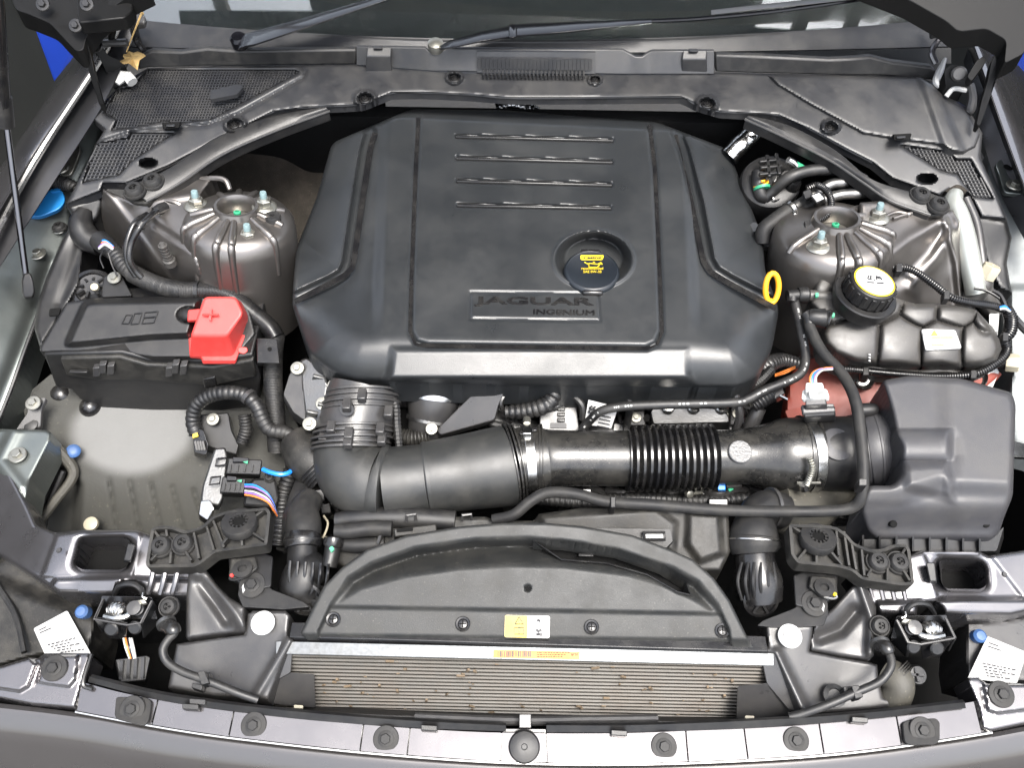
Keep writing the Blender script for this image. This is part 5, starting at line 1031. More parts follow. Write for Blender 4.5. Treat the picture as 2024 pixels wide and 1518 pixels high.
for (x, y, L) in ((452, 905, 66), (440, 942, 46)):
    mk('plug', pprism([(x, y, .034), (x+L, y+4, .034), (x+L-4, y+34, .026), (x-6, y+32, .026)], [(x, y+6, -.005), (x+L, y+10, -.005), (x+L-4, y+42, -.01), (x-6, y+40, -.01)], r=3), M['blk'], cm, bev=.002)
    mk('lever', pprism([(x+8, y-2, .038), (x+L*.6, y, .038), (x+L*.6, y+8, .036), (x+8, y+8, .036)], [(x+8, y+2, .03), (x+L*.6, y+4, .03), (x+L*.6, y+12, .03), (x+8, y+12, .03)], r=2), M['gls'], cm, bev=.001)
    for k in range(4): mk('rib', pbar((x+4+k*L*.22, y+14, .0318), (x+2+k*L*.22, y+28, .0285), .003, .003), M['blk'], cm)
    mk('green_mark', slab_vf([(x+28, y+8, .0365), (x+38, y+6, .0365), (x+37, y+12, .0355)], .0008), M['grn'], cm)
    mk('clasp', tube_vf([tuple(P(*q)) for q in ((x-22, y+2, .031), (x-4, y, .031), (x-6, y+14, .029), (x-26, y+16, .029), (x-22, y+2, .031))], .0018, seg=6, smooth=False), M['gls'], cm)
mk('wire', ptube([(520, 928, .03), (535, 934, .035), (555, 938, .035), (572, 934, .03), (578, 925, .02)], .0034, seg=8), M['bluew'], cm)
for k, m in enumerate(('bluew', 'purw', 'gls', 'whtw', 'purw', 'orgw')):
    mk('wire', ptube([(484, 958+k*4, .03), (505, 960+k*4.4, .034), (528, 975+k*3.4, .03), (540, 995+k*2.5, .018), (548, 1020, .0)], .0014, seg=6), M[m], cm)
mod = thing('actuator', 'dark plastic actuator housing below the coloured wires', 'actuator', P(520, 970, -.03))
mk('body', pprism([(500, 945, .01), (545, 945, .01), (552, 985, .005), (545, 1005, .0), (480, 1000, .0), (485, 965, .006)], [(500, 950, -.05), (545, 950, -.05), (552, 992, -.05), (545, 1012, -.05), (480, 1008, -.05), (485, 972, -.05)], r=8), M['blk'], mod, bev=.004)
inst('bolt', ME_TORX, P(533, 944, .011), (0, -.2, 1), mod, .5)
# ================================================================== right half of the bay
st2 = thing('strut_tower', 'bronze grey ribbed suspension tower to the right of the engine', 'strut tower', P(1650, 470, .05), 'suspension towers')
AXR = (-.08, .20, 1)
cR, uR, vR, wR = tower(st2, 1653, 438, .215, AXR, [(-150, .084), (-97, .100), (-80, .100), (-55, .098), (-35, .094), (-12, .088), (22, .072), (45, .068)], 1.06)
zr = idw([(1760, 420, .212), (1880, 420, .205), (1700, 470, .207), (1740, 500, .202), (1800, 500, .188), (1760, 560, .16), (1880, 560, .13), (1700, 540, .185), (1900, 460, .19), (1910, 600, .10), (1735, 470, .207), (1745, 530, .19)])
def arz(X, Y):
    z = zr(X, Y)
    for L, h, w in (([(1745, 515), (1800, 470), (1860, 436)], .006, 14), ([(1760, 560), (1830, 500), (1878, 440)], -.004, 14), ([(1800, 570), (1850, 510), (1890, 440)], .006, 14), ([(1870, 440), (1892, 520), (1900, 600)], .008, 9)):
        z = z+h*np.exp(-(dl(L, X, Y)/w)**2)
    return z
mk('apron', relief_vf([(1700, 400), (1760, 395), (1840, 428), (1885, 412), (1900, 440), (1912, 540), (1930, 620), (1880, 640), (1740, 600), (1690, 560), (1700, 500)], arz, 3, .05, (8, .006)), M['pnt'], st2, ang=60)
for pts in ([(1742, 432), (1770, 420), (1798, 424)], [(1765, 432), (1790, 424), (1802, 421)]): mk('rib', ptube([(x, y, .213, .003) for x, y in pts], seg=8), M['pnt'], st2)
for (a, b) in ((1733, 432), (1618, 489)): inst('nut', ME_NUT, P(a, b, cR.z-.006), AXR, st2, 1.18)
pp = thing('coolant_pipe', 'thick pale painted pipe bending down beside the right tower', 'pipe', P(1910, 500, .1))
mk('pipe', ptube([(1888, 384, .20, .012), (1884, 400, .20, .0145), (1895, 425, .195, .015), (1908, 470, .18, .0155), (1920, 530, .155, .0155), (1930, 580, .13, .0155)], seg=22), M['pale'], pp)
mk('pipe', ptube([(1908, 392, .19, .008), (1928, 440, .175, .008), (1938, 500, .155, .008), (1945, 560, .13, .008)], seg=12), M['gry'], pp)
mk('foam_collar', ptube([(1870, 384, .198, .006), (1890, 372, .202, .007), (1906, 380, .198, .006)], seg=8), M['felt'], pp)
vl = thing('service_valve', 'cream hexagonal plastic valve cap on a tethered neck', 'valve cap', P(1942, 560, .12))
va = (.25, .35, .9); vc = P(1938, 562, .135)
mk('neck', lathe_vf(vc, va, [(.018, -.03), (.018, .004), (.016, .008), (.014, .012)], 22), M['tank'], vl)
mk('cap', lathe_vf(vc+Vector(va).normalized()*.012, va, [(.0145, 0), (.0145, .020), (.013, .0225), (.002, .0225), (.0018, .020), (.0005, .02)], 6), M['cream'], vl, bev=.0012)
mk('tether', ptube([(1925, 570, .15, .002), (1950, 575, .152, .002), (1975, 590, .148, .002), (1990, 605, .14, .002), (1985, 612, .138, .002), (1965, 600, .145, .002)], seg=8), M['gls'], vl)
mk('elbow', ptube([(1938, 566, .12, .016), (1948, 590, .105, .016), (1962, 615, .08, .015)], seg=16), M['tank'], vl)
vl2 = thing('service_valve', 'second cream hexagonal cap sticking out at the right end of the coolant tank', 'valve cap', P(1995, 715, .06))
mk('cap', lathe_vf(P(1988, 716, .075), (.85, -.35, .35), [(.0145, 0), (.0145, .016), (.013, .0185), (.002, .0185), (.0018, .016), (.0005, .016)], 6), M['cream'], vl2, bev=.0012)
mk('neck', lathe_vf(P(1988, 716, .075), (.85, -.35, .35), [(.011, -.02), (.011, .002)], 16), M['gls'], vl2)
# ------------------------------------------------------------------ coolant tank
ct = thing('coolant_tank', 'lobed black plastic coolant expansion tank on the right', 'coolant tank', P(1790, 680, .03))
TK = [(1598, 600), (1600, 585), (1610, 560), (1618, 545), (1640, 540), (1650, 556), (1690, 560), (1775, 590), (1810, 600), (1845, 600), (1862, 600), (1900, 605), (1930, 612), (1955, 640), (1975, 670), (1980, 690), (1970, 712), (1945, 722), (1895, 728), (1860, 722), (1820, 726), (1770, 722), (1735, 722), (1690, 716), (1650, 700), (1630, 680), (1624, 660), (1632, 640), (1636, 636), (1620, 632), (1612, 615)]
LB = [(1690, 665, 62, 50), (1778, 668, 52, 52), (1863, 672, 48, 50), (1940, 676, 48, 44), (1820, 618, 46, 30), (1885, 620, 46, 30), (1948, 640, 24, 34), (1650, 610, 50, 36), (1628, 562, 24, 24), (1730, 605, 60, 40)]
tz0 = fit([(1650, 560, .175), (1690, 715, .135), (1940, 620, .165), (1950, 720, .125), (1780, 640, .165)])
def tkz(X, Y):
    h = np.full(X.shape, -1.0); h2 = np.full(X.shape, -1.0)
    for (a, b, rx, ry) in LB:
        r = np.sqrt(((X-a)/rx)**2+((Y-b)/ry)**2); q = 1-(r/1.32)**2.6
        lo = np.minimum(h, q); h = np.maximum(h, q); h2 = np.maximum(h2, lo)
    d = h-h2                                              # distance to the valley between two lobes
    h = np.clip(h, -.2, 1)
    return tz0(X, Y)+.028*np.sqrt(np.clip(h+.2, 0, 1.2)/1.2)-.026-.008*np.exp(-(d/.12)**2)
mk('body', relief_vf(TK, tkz, 2.4, .045, (12, .022)), M['tank'], ct, ang=70)
mk('rim', ptube([(1630, 655, .11, .0035), (1640, 690, .10, .0035), (1690, 722, .092, .0035), (1735, 728, .09, .0035), (1770, 734, .09, .0035), (1820, 736, .09, .0035), (1865, 732, .09, .0035), (1910, 738, .088, .0035), (1960, 726, .088, .0035), (1985, 700, .092, .0035)], seg=8), M['tank'], ct)
mk('side_wall', pprism([(1636, 664, .11), (1700, 716, .10), (1960, 716, .10), (1985, 690, .10), (1960, 640, .12), (1650, 600, .13)], [(1640, 690, .02), (1700, 742, .02), (1960, 742, .02), (1985, 715, .02), (1960, 670, .02), (1650, 640, .02)], r=12), M['tank'], ct)
for (a, b, c, d, z) in ((1570, 583, 1640, 587, .168), (1605, 629, 1640, 632, .172)): mk('spout', ptube([(a+22, b, z, .0085), (c, d, z, .0095)], seg=14), M['tank'], ct)
mk('spout_flare', ptube([(1626, 629, .174, .010), (1634, 630, .174, .014), (1640, 632, .174, .015)], seg=18), M['gls'], ct)
for (a, b) in ((1612, 578), (1644, 618)): mk('green_mark', slab_vf([(a, b, .181), (a+6, b, .181), (a+6, b+8, .179), (a, b+8, .179)], .003, r=2), M['grn'], ct)
tax = (.12, .04, 1); tcn = P(1708, 586, .19)
mk('collar', lathe_vf(tcn, tax, [(.040, -.02), (.046, -.002), (.0465, .004), (.045, .006), (.037, .006), (.035, .003)], 48), M['blk'], ct)
mk('sticker', None, None) if False else None
zt_ = lambda X, Y: tkz(X, Y)
STK = roundpoly([(1821, 650), (1888, 652), (1901, 688), (1830, 692)], 4, 3)
skz = (lambda X, Y: tkz(X, Y)*.25+.75*fit([(1821, 650, float(tkz(np.array(1821.), np.array(650.)))+.003), (1888, 652, float(tkz(np.array(1888.), np.array(652.)))+.003), (1901, 688, float(tkz(np.array(1898.), np.array(686.)))+.004), (1830, 692, float(tkz(np.array(1832.), np.array(690.)))+.004)])(X, Y)+.0035)
sk = mk('warning_sticker', relief_vf(STK, skz, 4, .002), M['paper'], ct, label='white warning sticker with a small yellow triangle')
def SK(x, y): return (x, y, float(skz(np.array(float(x)), np.array(float(y))))+.0008)
mk('yellow_triangle', slab_vf([SK(1840, 663), SK(1854, 663), SK(1847, 652)], .0010), M['ylab'], sk)
for k in range(3): mk('text_line', pbar(SK(1842, 667+k*7), SK(1884-k*9, 667+k*7), .0013, .0008), M['ylab'] if k != 1 else M['gink'], sk)
for k in range(3): mk('scuff', slab_vf([(1716, 700+k*6, .140-k*.004), (1720, 699+k*6, .140-k*.004), (1721, 703+k*6, .139-k*.004)], .0012), M['wht'], ct)
tc2 = tcn+Vector(tax).normalized()*.006
tcap = mk('cap', lathe_vf(tc2, tax, [(.0345, 0), (.0345, .020), (.033, .0245), (.0305, .026), (.0005, .026)], 96), M['blk'], ct)
u_, v_, w_ = frame(tax)
for k in range(18):
    a = k*math.pi/9; d = u_*math.cos(a)+v_*math.sin(a)
    mk('grip', box_vf(tc2+d*.0348+w_*.011, .0016, .0030, .0105, d, w_.cross(d), w_), M['blk'], tcap, bev=.0008)
mk('yellow_ring', lathe_vf(tc2+w_*.0262, tax, [(.0300, 0), (.0300, .0005), (.0270, .0005), (.0270, 0)], 64), M['ylab'], tcap)
mk('white_disc', lathe_vf(tc2+w_*.0262, tax, [(.0276, 0), (.0276, .0008), (.0005, .0008)], 64), M['paper'], tcap)
def onc(x, y): return tc2+w_*.0273+Vector((1, .04, -.1)).normalized()*x+w_.cross(Vector((1, .04, -.1))).normalized()*y
def mark(a, b, w=.0018, h=.0008): return bar_vf(onc(*a), onc(*b), w, h, w_)
mk('printing', G(mark((-.013, -.004), (-.002, -.004)), mark((.002, -.004), (.012, -.004)), mark((-.010, .003), (-.006, .010)), mark((-.009, .002), (-.004, .003)), mark((-.005, .004), (-.003, .010)), mark((-.001, .002), (.001, .002), .0016),
   mark((.004, .009), (.011, .008), .002), mark((.005, .008), (.004, .003)), mark((.010, .008), (.012, .003)), mark((.007, .008), (.008, .004))), M['ink'], tcap, flat=True, kind='stuff')
mk('printing', G(*[mark((-.008+k*.003, -.010+(k % 2)*.001), (-.0065+k*.003, -.008), .0006) for k in range(6)]), M['gink'], tcap, flat=True, kind='stuff')
# wiring round the tank
wt = thing('wiring_conduit', 'black corrugated conduit running right round the coolant tank', 'conduit', P(1850, 700, .08))
mk('conduit', ptube([(1735, 533, .178), (1780, 528, .18), (1810, 537, .178), (1850, 565, .172), (1880, 588, .165), (1920, 598, .16), (1960, 604, .152), (1985, 612, .145)], .0062, seg=12, corr=(.0036, .0012)), M['gls'], wt)
mk('conduit', ptube([(1990, 610, .145, .0085), (1998, 630, .135, .010), (1996, 655, .125, .010), (1985, 672, .118, .008), (1990, 690, .11, .0075), (1975, 712, .103, .0075), (1930, 738, .095, .007), (1870, 744, .09, .0065), (1800, 741, .09, .006), (1740, 736, .092, .006), (1680, 730, .095, .006), (1640, 728, .10, .0055)], seg=12, corr=(.0038, .0012)), M['gls'], wt)
mk('branch', ptube([(1990, 610, .145), (1978, 585, .15), (1962, 575, .15)], .004, seg=8), M['gls'], wt)
mk('branch', ptube([(1992, 612, .145), (2015, 640, .13), (2040, 665, .12)], .006, seg=8), M['gls'], wt)
for (x, y, z) in ((1778, 528, .19), (1872, 582, .176), (1712, 733, .10), (1925, 739, .102), (1988, 665, .13)): mk('cable_tie', slab_vf([(x-6, y-8, z), (x+6, y-8, z), (x+6, y+8, z-.003), (x-6, y+8, z-.003)], .014, r=2), M['blk'], wt, bev=.001)
for k, m in enumerate(('bluew', 'whtw')): mk('wire', ptube([(1976, 608+k*3, .156), (1986, 606+k*4, .158), (1996, 615, .15)], .002, seg=6), M[m], wt)
# red painted plate below the tank
rp = thing('red_bracket', 'dusty red painted sheet bracket below the coolant tank', 'bracket', P(1650, 780, -.03))
rz = idw([(1580, 640, .04), (1650, 700, .05), (1560, 820, .0), (1700, 820, .02), (1850, 740, .05), (1960, 730, .05)])
mk('plate', relief_vf([(1580, 610), (1620, 650), (1640, 690), (1700, 720), (1960, 720), (1980, 740), (1940, 770), (1740, 790), (1690, 870), (1640, 865), (1600, 820), (1552, 812), (1560, 760), (1575, 700)], rz, 5, .03, (5, .004)), M['brick'], rp)
mk('spring_clip', lathe_vf(P(1708, 748, .06), (0, -.5, .8), [(.018, -.012), (.019, .0), (.016, .004), (.011, -.004)], 24), M['stl'], rp)
mk('spring_clip', lathe_vf(P(1930, 745, .05), (0, -.5, .8), [(.018, -.012), (.019, .0), (.016, .004), (.011, -.004)], 24), M['gls'], rp)
mk('clip_stem', ptube([(1706, 735, .085, .006), (1706, 750, .065, .007)], seg=10), M['gls'], rp)
mk('white_edge', slab_vf([(1935, 745, .05), (1968, 725, .055), (1975, 735, .05), (1960, 770, .03), (1932, 768, .03)], .006, r=3), M['wht'], rp)
mk('foot', slab_vf([(1552, 812, .01), (1600, 800, .015), (1680, 800, .02), (1655, 830, .0), (1560, 832, .0)], .006, r=4), M['brick'], rp)
mk('white_block', pprism([(1845, 575, .10), (1905, 570, .10), (1930, 590, .10), (1850, 600, .10)], [(1845, 585, .07), (1905, 580, .07), (1930, 600, .07), (1850, 610, .07)], r=4), M['wht'], rp, bev=.002)
mk('white_block', pprism([(1955, 620, .09), (1975, 618, .09), (1972, 655, .08), (1955, 660, .08)], [(1955, 630, .05), (1975, 626, .05), (1972, 664, .05), (1955, 668, .05)], r=3), M['wht'], rp, bev=.002)
cpk = thing('connector', 'black sensor plug with a ribbed boot between the engine and the red bracket', 'connector', P(1520, 790, .05))
mk('boot', ptube([(1488, 803, .085, .010), (1505, 790, .09, .013), (1522, 778, .092, .014)], seg=14, corr=(.005, .0016)), M['blk'], cpk)
mk('head', pprism([(1520, 766, .105), (1545, 762, .105), (1552, 778, .10), (1532, 790, .098)], [(1520, 774, .075), (1545, 770, .075), (1552, 786, .07), (1532, 798, .07)], r=3), M['gls'], cpk, bev=.002)
mk('pin', pbar((1540, 782, .105), (1556, 790, .10), .003, .003), M['stl'], cpk)
mk('tube', ptube([(1475, 862, .03), (1490, 830, .055), (1500, 806, .07)], .011, seg=12), M['gry'], cpk)
mk('hose', ptube([(1500, 735, .06, .014), (1520, 720, .06, .014), (1545, 712, .05, .012), (1580, 718, .04, .01)], seg=12, corr=(.007, .0012)), M['gry'], None, label='grey wrapped hose stub beside the lower right corner of the engine cover', cat='hose')
for k in range(3): mk('loose_wire', ptube([(1532, 744-k*2, .10), (1552, 738-k*3, .11), (1572, 728-k*2, .11)], .0007, seg=6), M['orgw'], hA)
# ------------------------------------------------------------------ air filter box
ab = thing('air_filter_box', 'big matt dark grey air filter box with a tapered inlet at the right', 'air filter box', P(1850, 900, -.05))
AB = roundpoly([(1742, 752), (1800, 742), (1900, 748), (2000, 776), (2008, 800), (2002, 980), (1982, 1030), (1975, 1055), (1960, 1066), (1730, 1066), (1712, 1050), (1700, 1010), (1715, 960), (1765, 960), (1780, 940), (1782, 880), (1770, 860), (1760, 810)], 10, 3)
abz0 = fit([(1780, 760, .165), (1990, 790, .165), (1780, 960, .140), (1990, 960, .140)])
RAI = [(1752, 745), (1850, 735), (1862, 855), (1775, 857), (1765, 810)]
BUM = [(1700, 858), (1876, 850), (1880, 880), (1872, 902), (1700, 906)]
LOW = [(1700, 905), (1860, 905), (1880, 950), (1930, 955), (1935, 1100), (1690, 1100), (1705, 980), (1745, 960), (1772, 965), (1780, 955)]
def abz(X, Y):
    z = abz0(X, Y)+.010*sm(0, 14, sd(RAI, X, Y))*0-.012*sm(2, -12, sd([(1752, 720), (1850, 720), (1862, 862), (1790, 862), (2040, 858), (2040, 700)], X, Y))*0
    z = z-.018*sm(1848, 1868, X)*sm(870, 845, Y)*0
    b = sm(-8, 8, sd(BUM, X, Y))
    z = z-.014*b*sm(1700, 1800, X)*0
    # shoulder panel at the upper left stands lower; a half-round bump continues the inlet; a block below it
    z = z-.005*sm(26, -26, sd([(1862, 700), (2040, 700), (2040, 1100), (1890, 1100), (1880, 950), (1888, 900), (1880, 868), (1866, 850)], X, Y))
    z = z+.010*np.sqrt(np.clip(1-((Y-879)/30.0)**2, 0, 1))*sm(1888, 1868, X)
    z = z+.008*sm(-4, 22, sd([(1790, 910), (1878, 905), (1895, 960), (1895, 1000), (1785, 970), (1780, 930)], X, Y))*sm(1905, 1870, X)
    z = z-.014*sm(24, -20, sd([(1690, 700), (2040, 700), (2040, 975), (1880, 968), (1860, 960), (1780, 985), (1690, 990)], X, Y))-.045*sm(985, 1068, Y)
    return z
mk('lid', relief_vf(AB, abz, 3, .06, (12, .012)), M['box'], ab, ang=60)
mk('inlet_cone', ptube([(1685, 893, .064, .053), (1712, 890, .066, .056), (1722, 889, .068, .058), (1736, 888, .070, .056), (1752, 886, .072, .050), (1800, 882, .085, .040)], seg=40), M['box'], ab)
mk('inlet_ring', ptube([(1726, 889, .068, .0595), (1732, 888.5, .069, .0595)], seg=44, smooth=False), M['box'], ab, bev=.0008)
mk('spigot', ptube([(1695, 812, .12, .010), (1722, 810, .12, .010), (1728, 811, .118, .008)], seg=14), M['blk'], ab)
mk('heat_plate', slab_vf([(1694, 810, .145), (1702, 812, .145), (1718, 940, .115), (1712, 1005, .09), (1700, 1008, .09), (1706, 950, .11)], .004), M['gls'], ab)
mk('tray', pprism([(1700, 1066, .05), (1962, 1064, .05), (1985, 1040, .055), (1970, 1090, .04), (1690, 1090, .04)], [(1700, 1080, .0), (1962, 1078, .0), (1985, 1060, .0), (1970, 1110, .0), (1690, 1110, .0)], r=5), M['blk'], ab, bev=.002)
for k in range(8):
    x = 1706+k*33; mk('rib', pprism([(x-2, 1058, .062), (x+2, 1058, .062), (x+2, 1090, .045), (x-2, 1090, .045)], [(x-2, 1066, .03), (x+2, 1066, .03), (x+2, 1098, .02), (x-2, 1098, .02)]), M['blk'], ab)
for x in (1765, 1948): mk('slot', lathe_vf(P(x, 1036, .083), (0, -.6, .8), [(.005, -.012), (.005, .002), (.004, .003)], 18), M['void'], ab)
for q in ((1600, 1030, .03), (1620, 1020, .03)): pass
mk('strap', slab_vf([(1985, 866, .125), (2030, 878, .11), (2030, 905, .10), (1985, 902, .115)], .006, r=3), M['stl'], ab, bev=.001)
lc = thing('lower_hose', 'wide dusty coolant hose passing under the thin hose at the lower right', 'hose', P(1560, 1020, .0))
mk('hose', ptube([(1660, 960, .0, .03), (1610, 1000, .01, .034), (1560, 1010, .02, .036), (1530, 1000, .03, .034)], seg=24), M['liner'], lc)
# ================================================================== front end
rc = thing('radiator_cover', 'arched dark grey plastic cover over the radiator with four screws', 'cover', P(1040, 1180, .0))
RC_O = [(594, 1252), (612, 1214), (640, 1159), (674, 1124), (726, 1086), (802, 1059), (906, 1041), (992, 1034), (1079, 1034), (1148, 1040), (1250, 1058), (1324, 1086), (1369, 1106), (1410, 1142), (1442, 1187), (1462, 1228), (1484, 1274), (1500, 1284), (1040, 1272), (606, 1262)]
RC_I = [(629, 1249), (653, 1197), (688, 1142), (733, 1114), (819, 1083), (940, 1066), (1044, 1063), (1150, 1074), (1260, 1102), (1330, 1122), (1380, 1150), (1418, 1196), (1440, 1245), (1455, 1330), (629, 1330)]
RC_P = [(640, 1215), (674, 1194), (716, 1169), (802, 1146), (906, 1131), (1010, 1125), (1113, 1127), (1240, 1143), (1324, 1168), (1380, 1198), (1420, 1226), (1430, 1340), (640, 1340)]
rb = fit([(600, 1250, .050), (1480, 1270, .050), (800, 1060, .105), (1250, 1058, .105)])
def rcz(X, Y):
    z = rb(X, Y)
    si = sd(RC_I, X, Y); sp = sd(RC_P, X, Y)
    z = z+.006*sm(7, -5, si)
    bowl = sm(2, 18, si)*(Y < 1262)
    dp = np.clip(-sp, 0, 80)
    z = z-.042*bowl*sm(0, 55, dp)*(sp < 0)
    cr = 1197+(X-650)*.018
    z = z-.005*sm(cr-2, cr+8, Y)*(si > 0)-.012*sm(1256, 1275, Y+(1040-X)*.012)
    r = np.sqrt((X-1043)**2+((Y-1163))**2); z = z-.006*sm(8, 5, r)
    return z
SCP = [(1050, 1068), (1110, 1069), (1220, 1086), (1310, 1118), (1352, 1146), (1365, 1178), (1340, 1172), (1280, 1138), (1200, 1115), (1110, 1108), (1078, 1090)]
mk('panel', relief_vf(RC_O, rcz, 2.3, .03, (6, .004), holes=[SCP]), M['rad'], rc, ang=55)
mk('scoop', relief_vf(SCP, lambda X, Y: rb(X, Y)-.045, 6, 0), M['void'], rc)
mk('scoop_wall', wallv([(1052, 1068, .098), (1110, 1108, .082), (1200, 1115, .082), (1280, 1138, .078), (1340, 1172, .068), (1365, 1178, .066)], [(1056, 1080, .05), (1112, 1125, .045), (1200, 1132, .045), (1280, 1155, .04), (1340, 1188, .04), (1365, 1192, .04)], .002), M['gls'], rc)
mk('scoop_tab', pbar((1143, 1098, .07), (1173, 1099, .07), .004, .005), M['blk'], rc, bev=.001)
mk('hole', lathe_vf(P(1043, 1163, float(rcz(np.array(1043.), np.array(1163.)))), (0, -.2, 1), [(.0042, 0), (.0042, .0008)], 16), M['void'], rc)
for (x, y) in ((659, 1225), (915, 1234), (1169, 1240), (1427, 1247)):
    inst('screw', ME_SCREW, P(x, y, float(rcz(np.array(float(x)), np.array(float(y))))+.0003), (0, -.25, 1), rc, .78)
mk('front_lip', wallv([(572, 1260, .040), (800, 1266, .040), (1040, 1274, .040), (1300, 1282, .040), (1518, 1288, .040)], [(570, 1275, .022), (800, 1280, .022), (1040, 1288, .022), (1300, 1296, .022), (1520, 1302, .022)], .02), M['gls'], rc, bev=.001)
def stick(pts, m, name, par, dz=.0006, th=.0005):
    return mk(name, slab_vf([(x, y, float(rcz(np.array(float(x)), np.array(float(y))))+dz) for x, y in pts], th), M[m], par, flat=True)
zl_ = lambda y: float(rcz(np.array(1041.), np.array(float(min(y, 1250)))))+.0016-max(0, y-1250)*.0002
wl = mk('warning_label', slab_vf([(998, 1216, zl_(1216)), (1087, 1218, zl_(1218)), (1086, 1262, zl_(1262)), (997, 1260, zl_(1260))], .0008, r=4), M['paper'], rc, label='yellow and white fan warning label')
mk('yellow_half', slab_vf([(998.5, 1216.5, zl_(1216.5)+.0005), (1043, 1217.5, zl_(1217.5)+.0005), (1042, 1261, zl_(1261)+.0005), (997.5, 1259.5, zl_(1259.5)+.0005)], .0006, r=3), M['ylab'], wl, flat=True)
def lb_(a, b, w=.0011, m='ink', dz=.0010): return pbar((a[0], a[1], zl_(a[1])+dz), (b[0], b[1], zl_(b[1])+dz), w, .0005)
mk('symbol', G(lb_((1018, 1234), (1026, 1220)), lb_((1026, 1220), (1035, 1234)), lb_((1018, 1234), (1035, 1234)), lb_((1026, 1226), (1026, 1230)),
   lb_((1017, 1241), (1035, 1241)), lb_((1017, 1254), (1035, 1254)), lb_((1017, 1241), (1017, 1254)), lb_((1035, 1241), (1035, 1254)), lb_((1026, 1241), (1026, 1254)), lb_((1030, 1245), (1030, 1250))), M['ink'], wl, flat=True)
mk('symbol', G(lb_((1060, 1245), (1066, 1250), .003), lb_((1060, 1255), (1067, 1254), .003), lb_((1068, 1243), (1069, 1249), .003), lb_((1069, 1252), (1070, 1258), .003), lb_((1062, 1226), (1068, 1228), .003)), M['ink'], wl, flat=True)
mk('symbol', G(lb_((1004, 1248), (1012, 1248), .005)), M['grn'], wl, flat=True) if False else None
# ------------------------------------------------------------------ radiator
ra = thing('radiator', 'silver radiator core with fine horizontal tubes at the front', 'radiator', P(1040, 1400, -.1))
ZT, ZB = .028, -.085
def rpt(x, t): # t 0 top .. 1 bottom
    yt = 1296+(x-1040)*.022; yb = 1414+(x-1040)*.020
    return P(x, yt, ZT)*(1-t)+P(x, yb, ZB)*t
mk('top_bar', loft_vf([[P(x, 1268+(x-570)*.024, .034), P(x, 1294+(x-570)*.024, .030), P(x, 1294+(x-570)*.024, .022), P(x, 1268+(x-570)*.024, .022)] for x in (545, 1040, 1530)]), M['galv'], ra, bev=.0008)
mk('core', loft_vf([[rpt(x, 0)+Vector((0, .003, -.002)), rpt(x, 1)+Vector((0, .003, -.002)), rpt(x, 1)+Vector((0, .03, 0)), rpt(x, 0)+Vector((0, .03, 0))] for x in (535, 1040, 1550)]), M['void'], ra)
g = G(); nT = 17
for k in range(nT):
    t = (k+.5)/nT
    g.add(loft_vf([[rpt(x, t)+Vector((0, -.001, .0009)), rpt(x, t)+Vector((0, -.001, -.0009)), rpt(x, t)+Vector((0, .002, -.0009)), rpt(x, t)+Vector((0, .002, .0009))] for x in (535, 800, 1040, 1280, 1550)]))
mk('tube_row', g, M['tubem'], ra, kind='stuff')
vs = []; fs = []
for k in range(nT-1):
    t0 = (k+.5)/nT+.012; t1 = (k+1.5)/nT-.012
    for j in range(336):
        x = 540+j*3.0; a = rpt(x, t0); b = rpt(x+1.5, t1); n = len(vs)
        vs += [a+Vector((-.0003, .0005, 0)), a+Vector((.0003, .0005, 0)), b+Vector((.0003, .0005, 0)), b+Vector((-.0003, .0005, 0)), a+Vector((0, .004, 0)), b+Vector((0, .004, 0))]
        fs += [(n, n+1, n+2, n+3), (n, n+3, n+5, n+4)]
mk('fin', (vs, fs), M['fin'], ra, kind='stuff', flat=True)
ol = mk('part_label', slab_vf([(976, 1285, .0335), (1146, 1289, .0335), (1145, 1304, .0318), (975, 1300, .0318)], .0006), M['olab'], ra, label='orange bar code label', flat=True)
g = G(); random.seed(3); x = 984
while x < 1048:
    w = random.choice((1, 1.5, 2.5)); g.add(slab_vf([(x, 1287.5, .0340), (x+w, 1287.5, .0340), (x+w, 1299, .0326), (x, 1299, .0326)], .0003)); x += w+random.choice((1.2, 2, 3))
mk('bar_code', g, M['ink'], ol, flat=True)
mk('lettering', text_vf('JLR', (1143, 1291), (1128, 1290.6), .0340, .0003, 6), M['ink'], ol, flat=True)
mk('lettering', text_vf('BEHR', (1118, 1290.5), (1082, 1289.6), .0340, .0003, 3.4), M['ink'], ol, flat=True) if False else None
g = G()
for r in range(3):
    x = 1062
    while x < 1126-r*8: w = random.uniform(1.5, 5); g.add(pbar((x, 1290.5+r*4, .0340-r*.0004), (x+w, 1290.5+r*4, .0340-r*.0004), .0009, .0004)); x += w+2
mk('print_line', g, M['ink'], ol, flat=True)
random.seed(5); g = G()      # insects and grit caught on the core
for k in range(70):
    x = random.uniform(640, 1450); t = random.random()**.7; c = rpt(x, t)+Vector((0, -.002, .001)); a = random.uniform(0, 3.1); r = random.choice((.0012, .0016, .0026))
    g.add(box_vf(c, r*random.uniform(.8, 2.2), r*.5, r*.6, (math.cos(a), 0, math.sin(a)), (0, 1, 0), (-math.sin(a), 0, math.cos(a))))
mk('grit', g, M['timb'], ra, kind='stuff', flat=True)
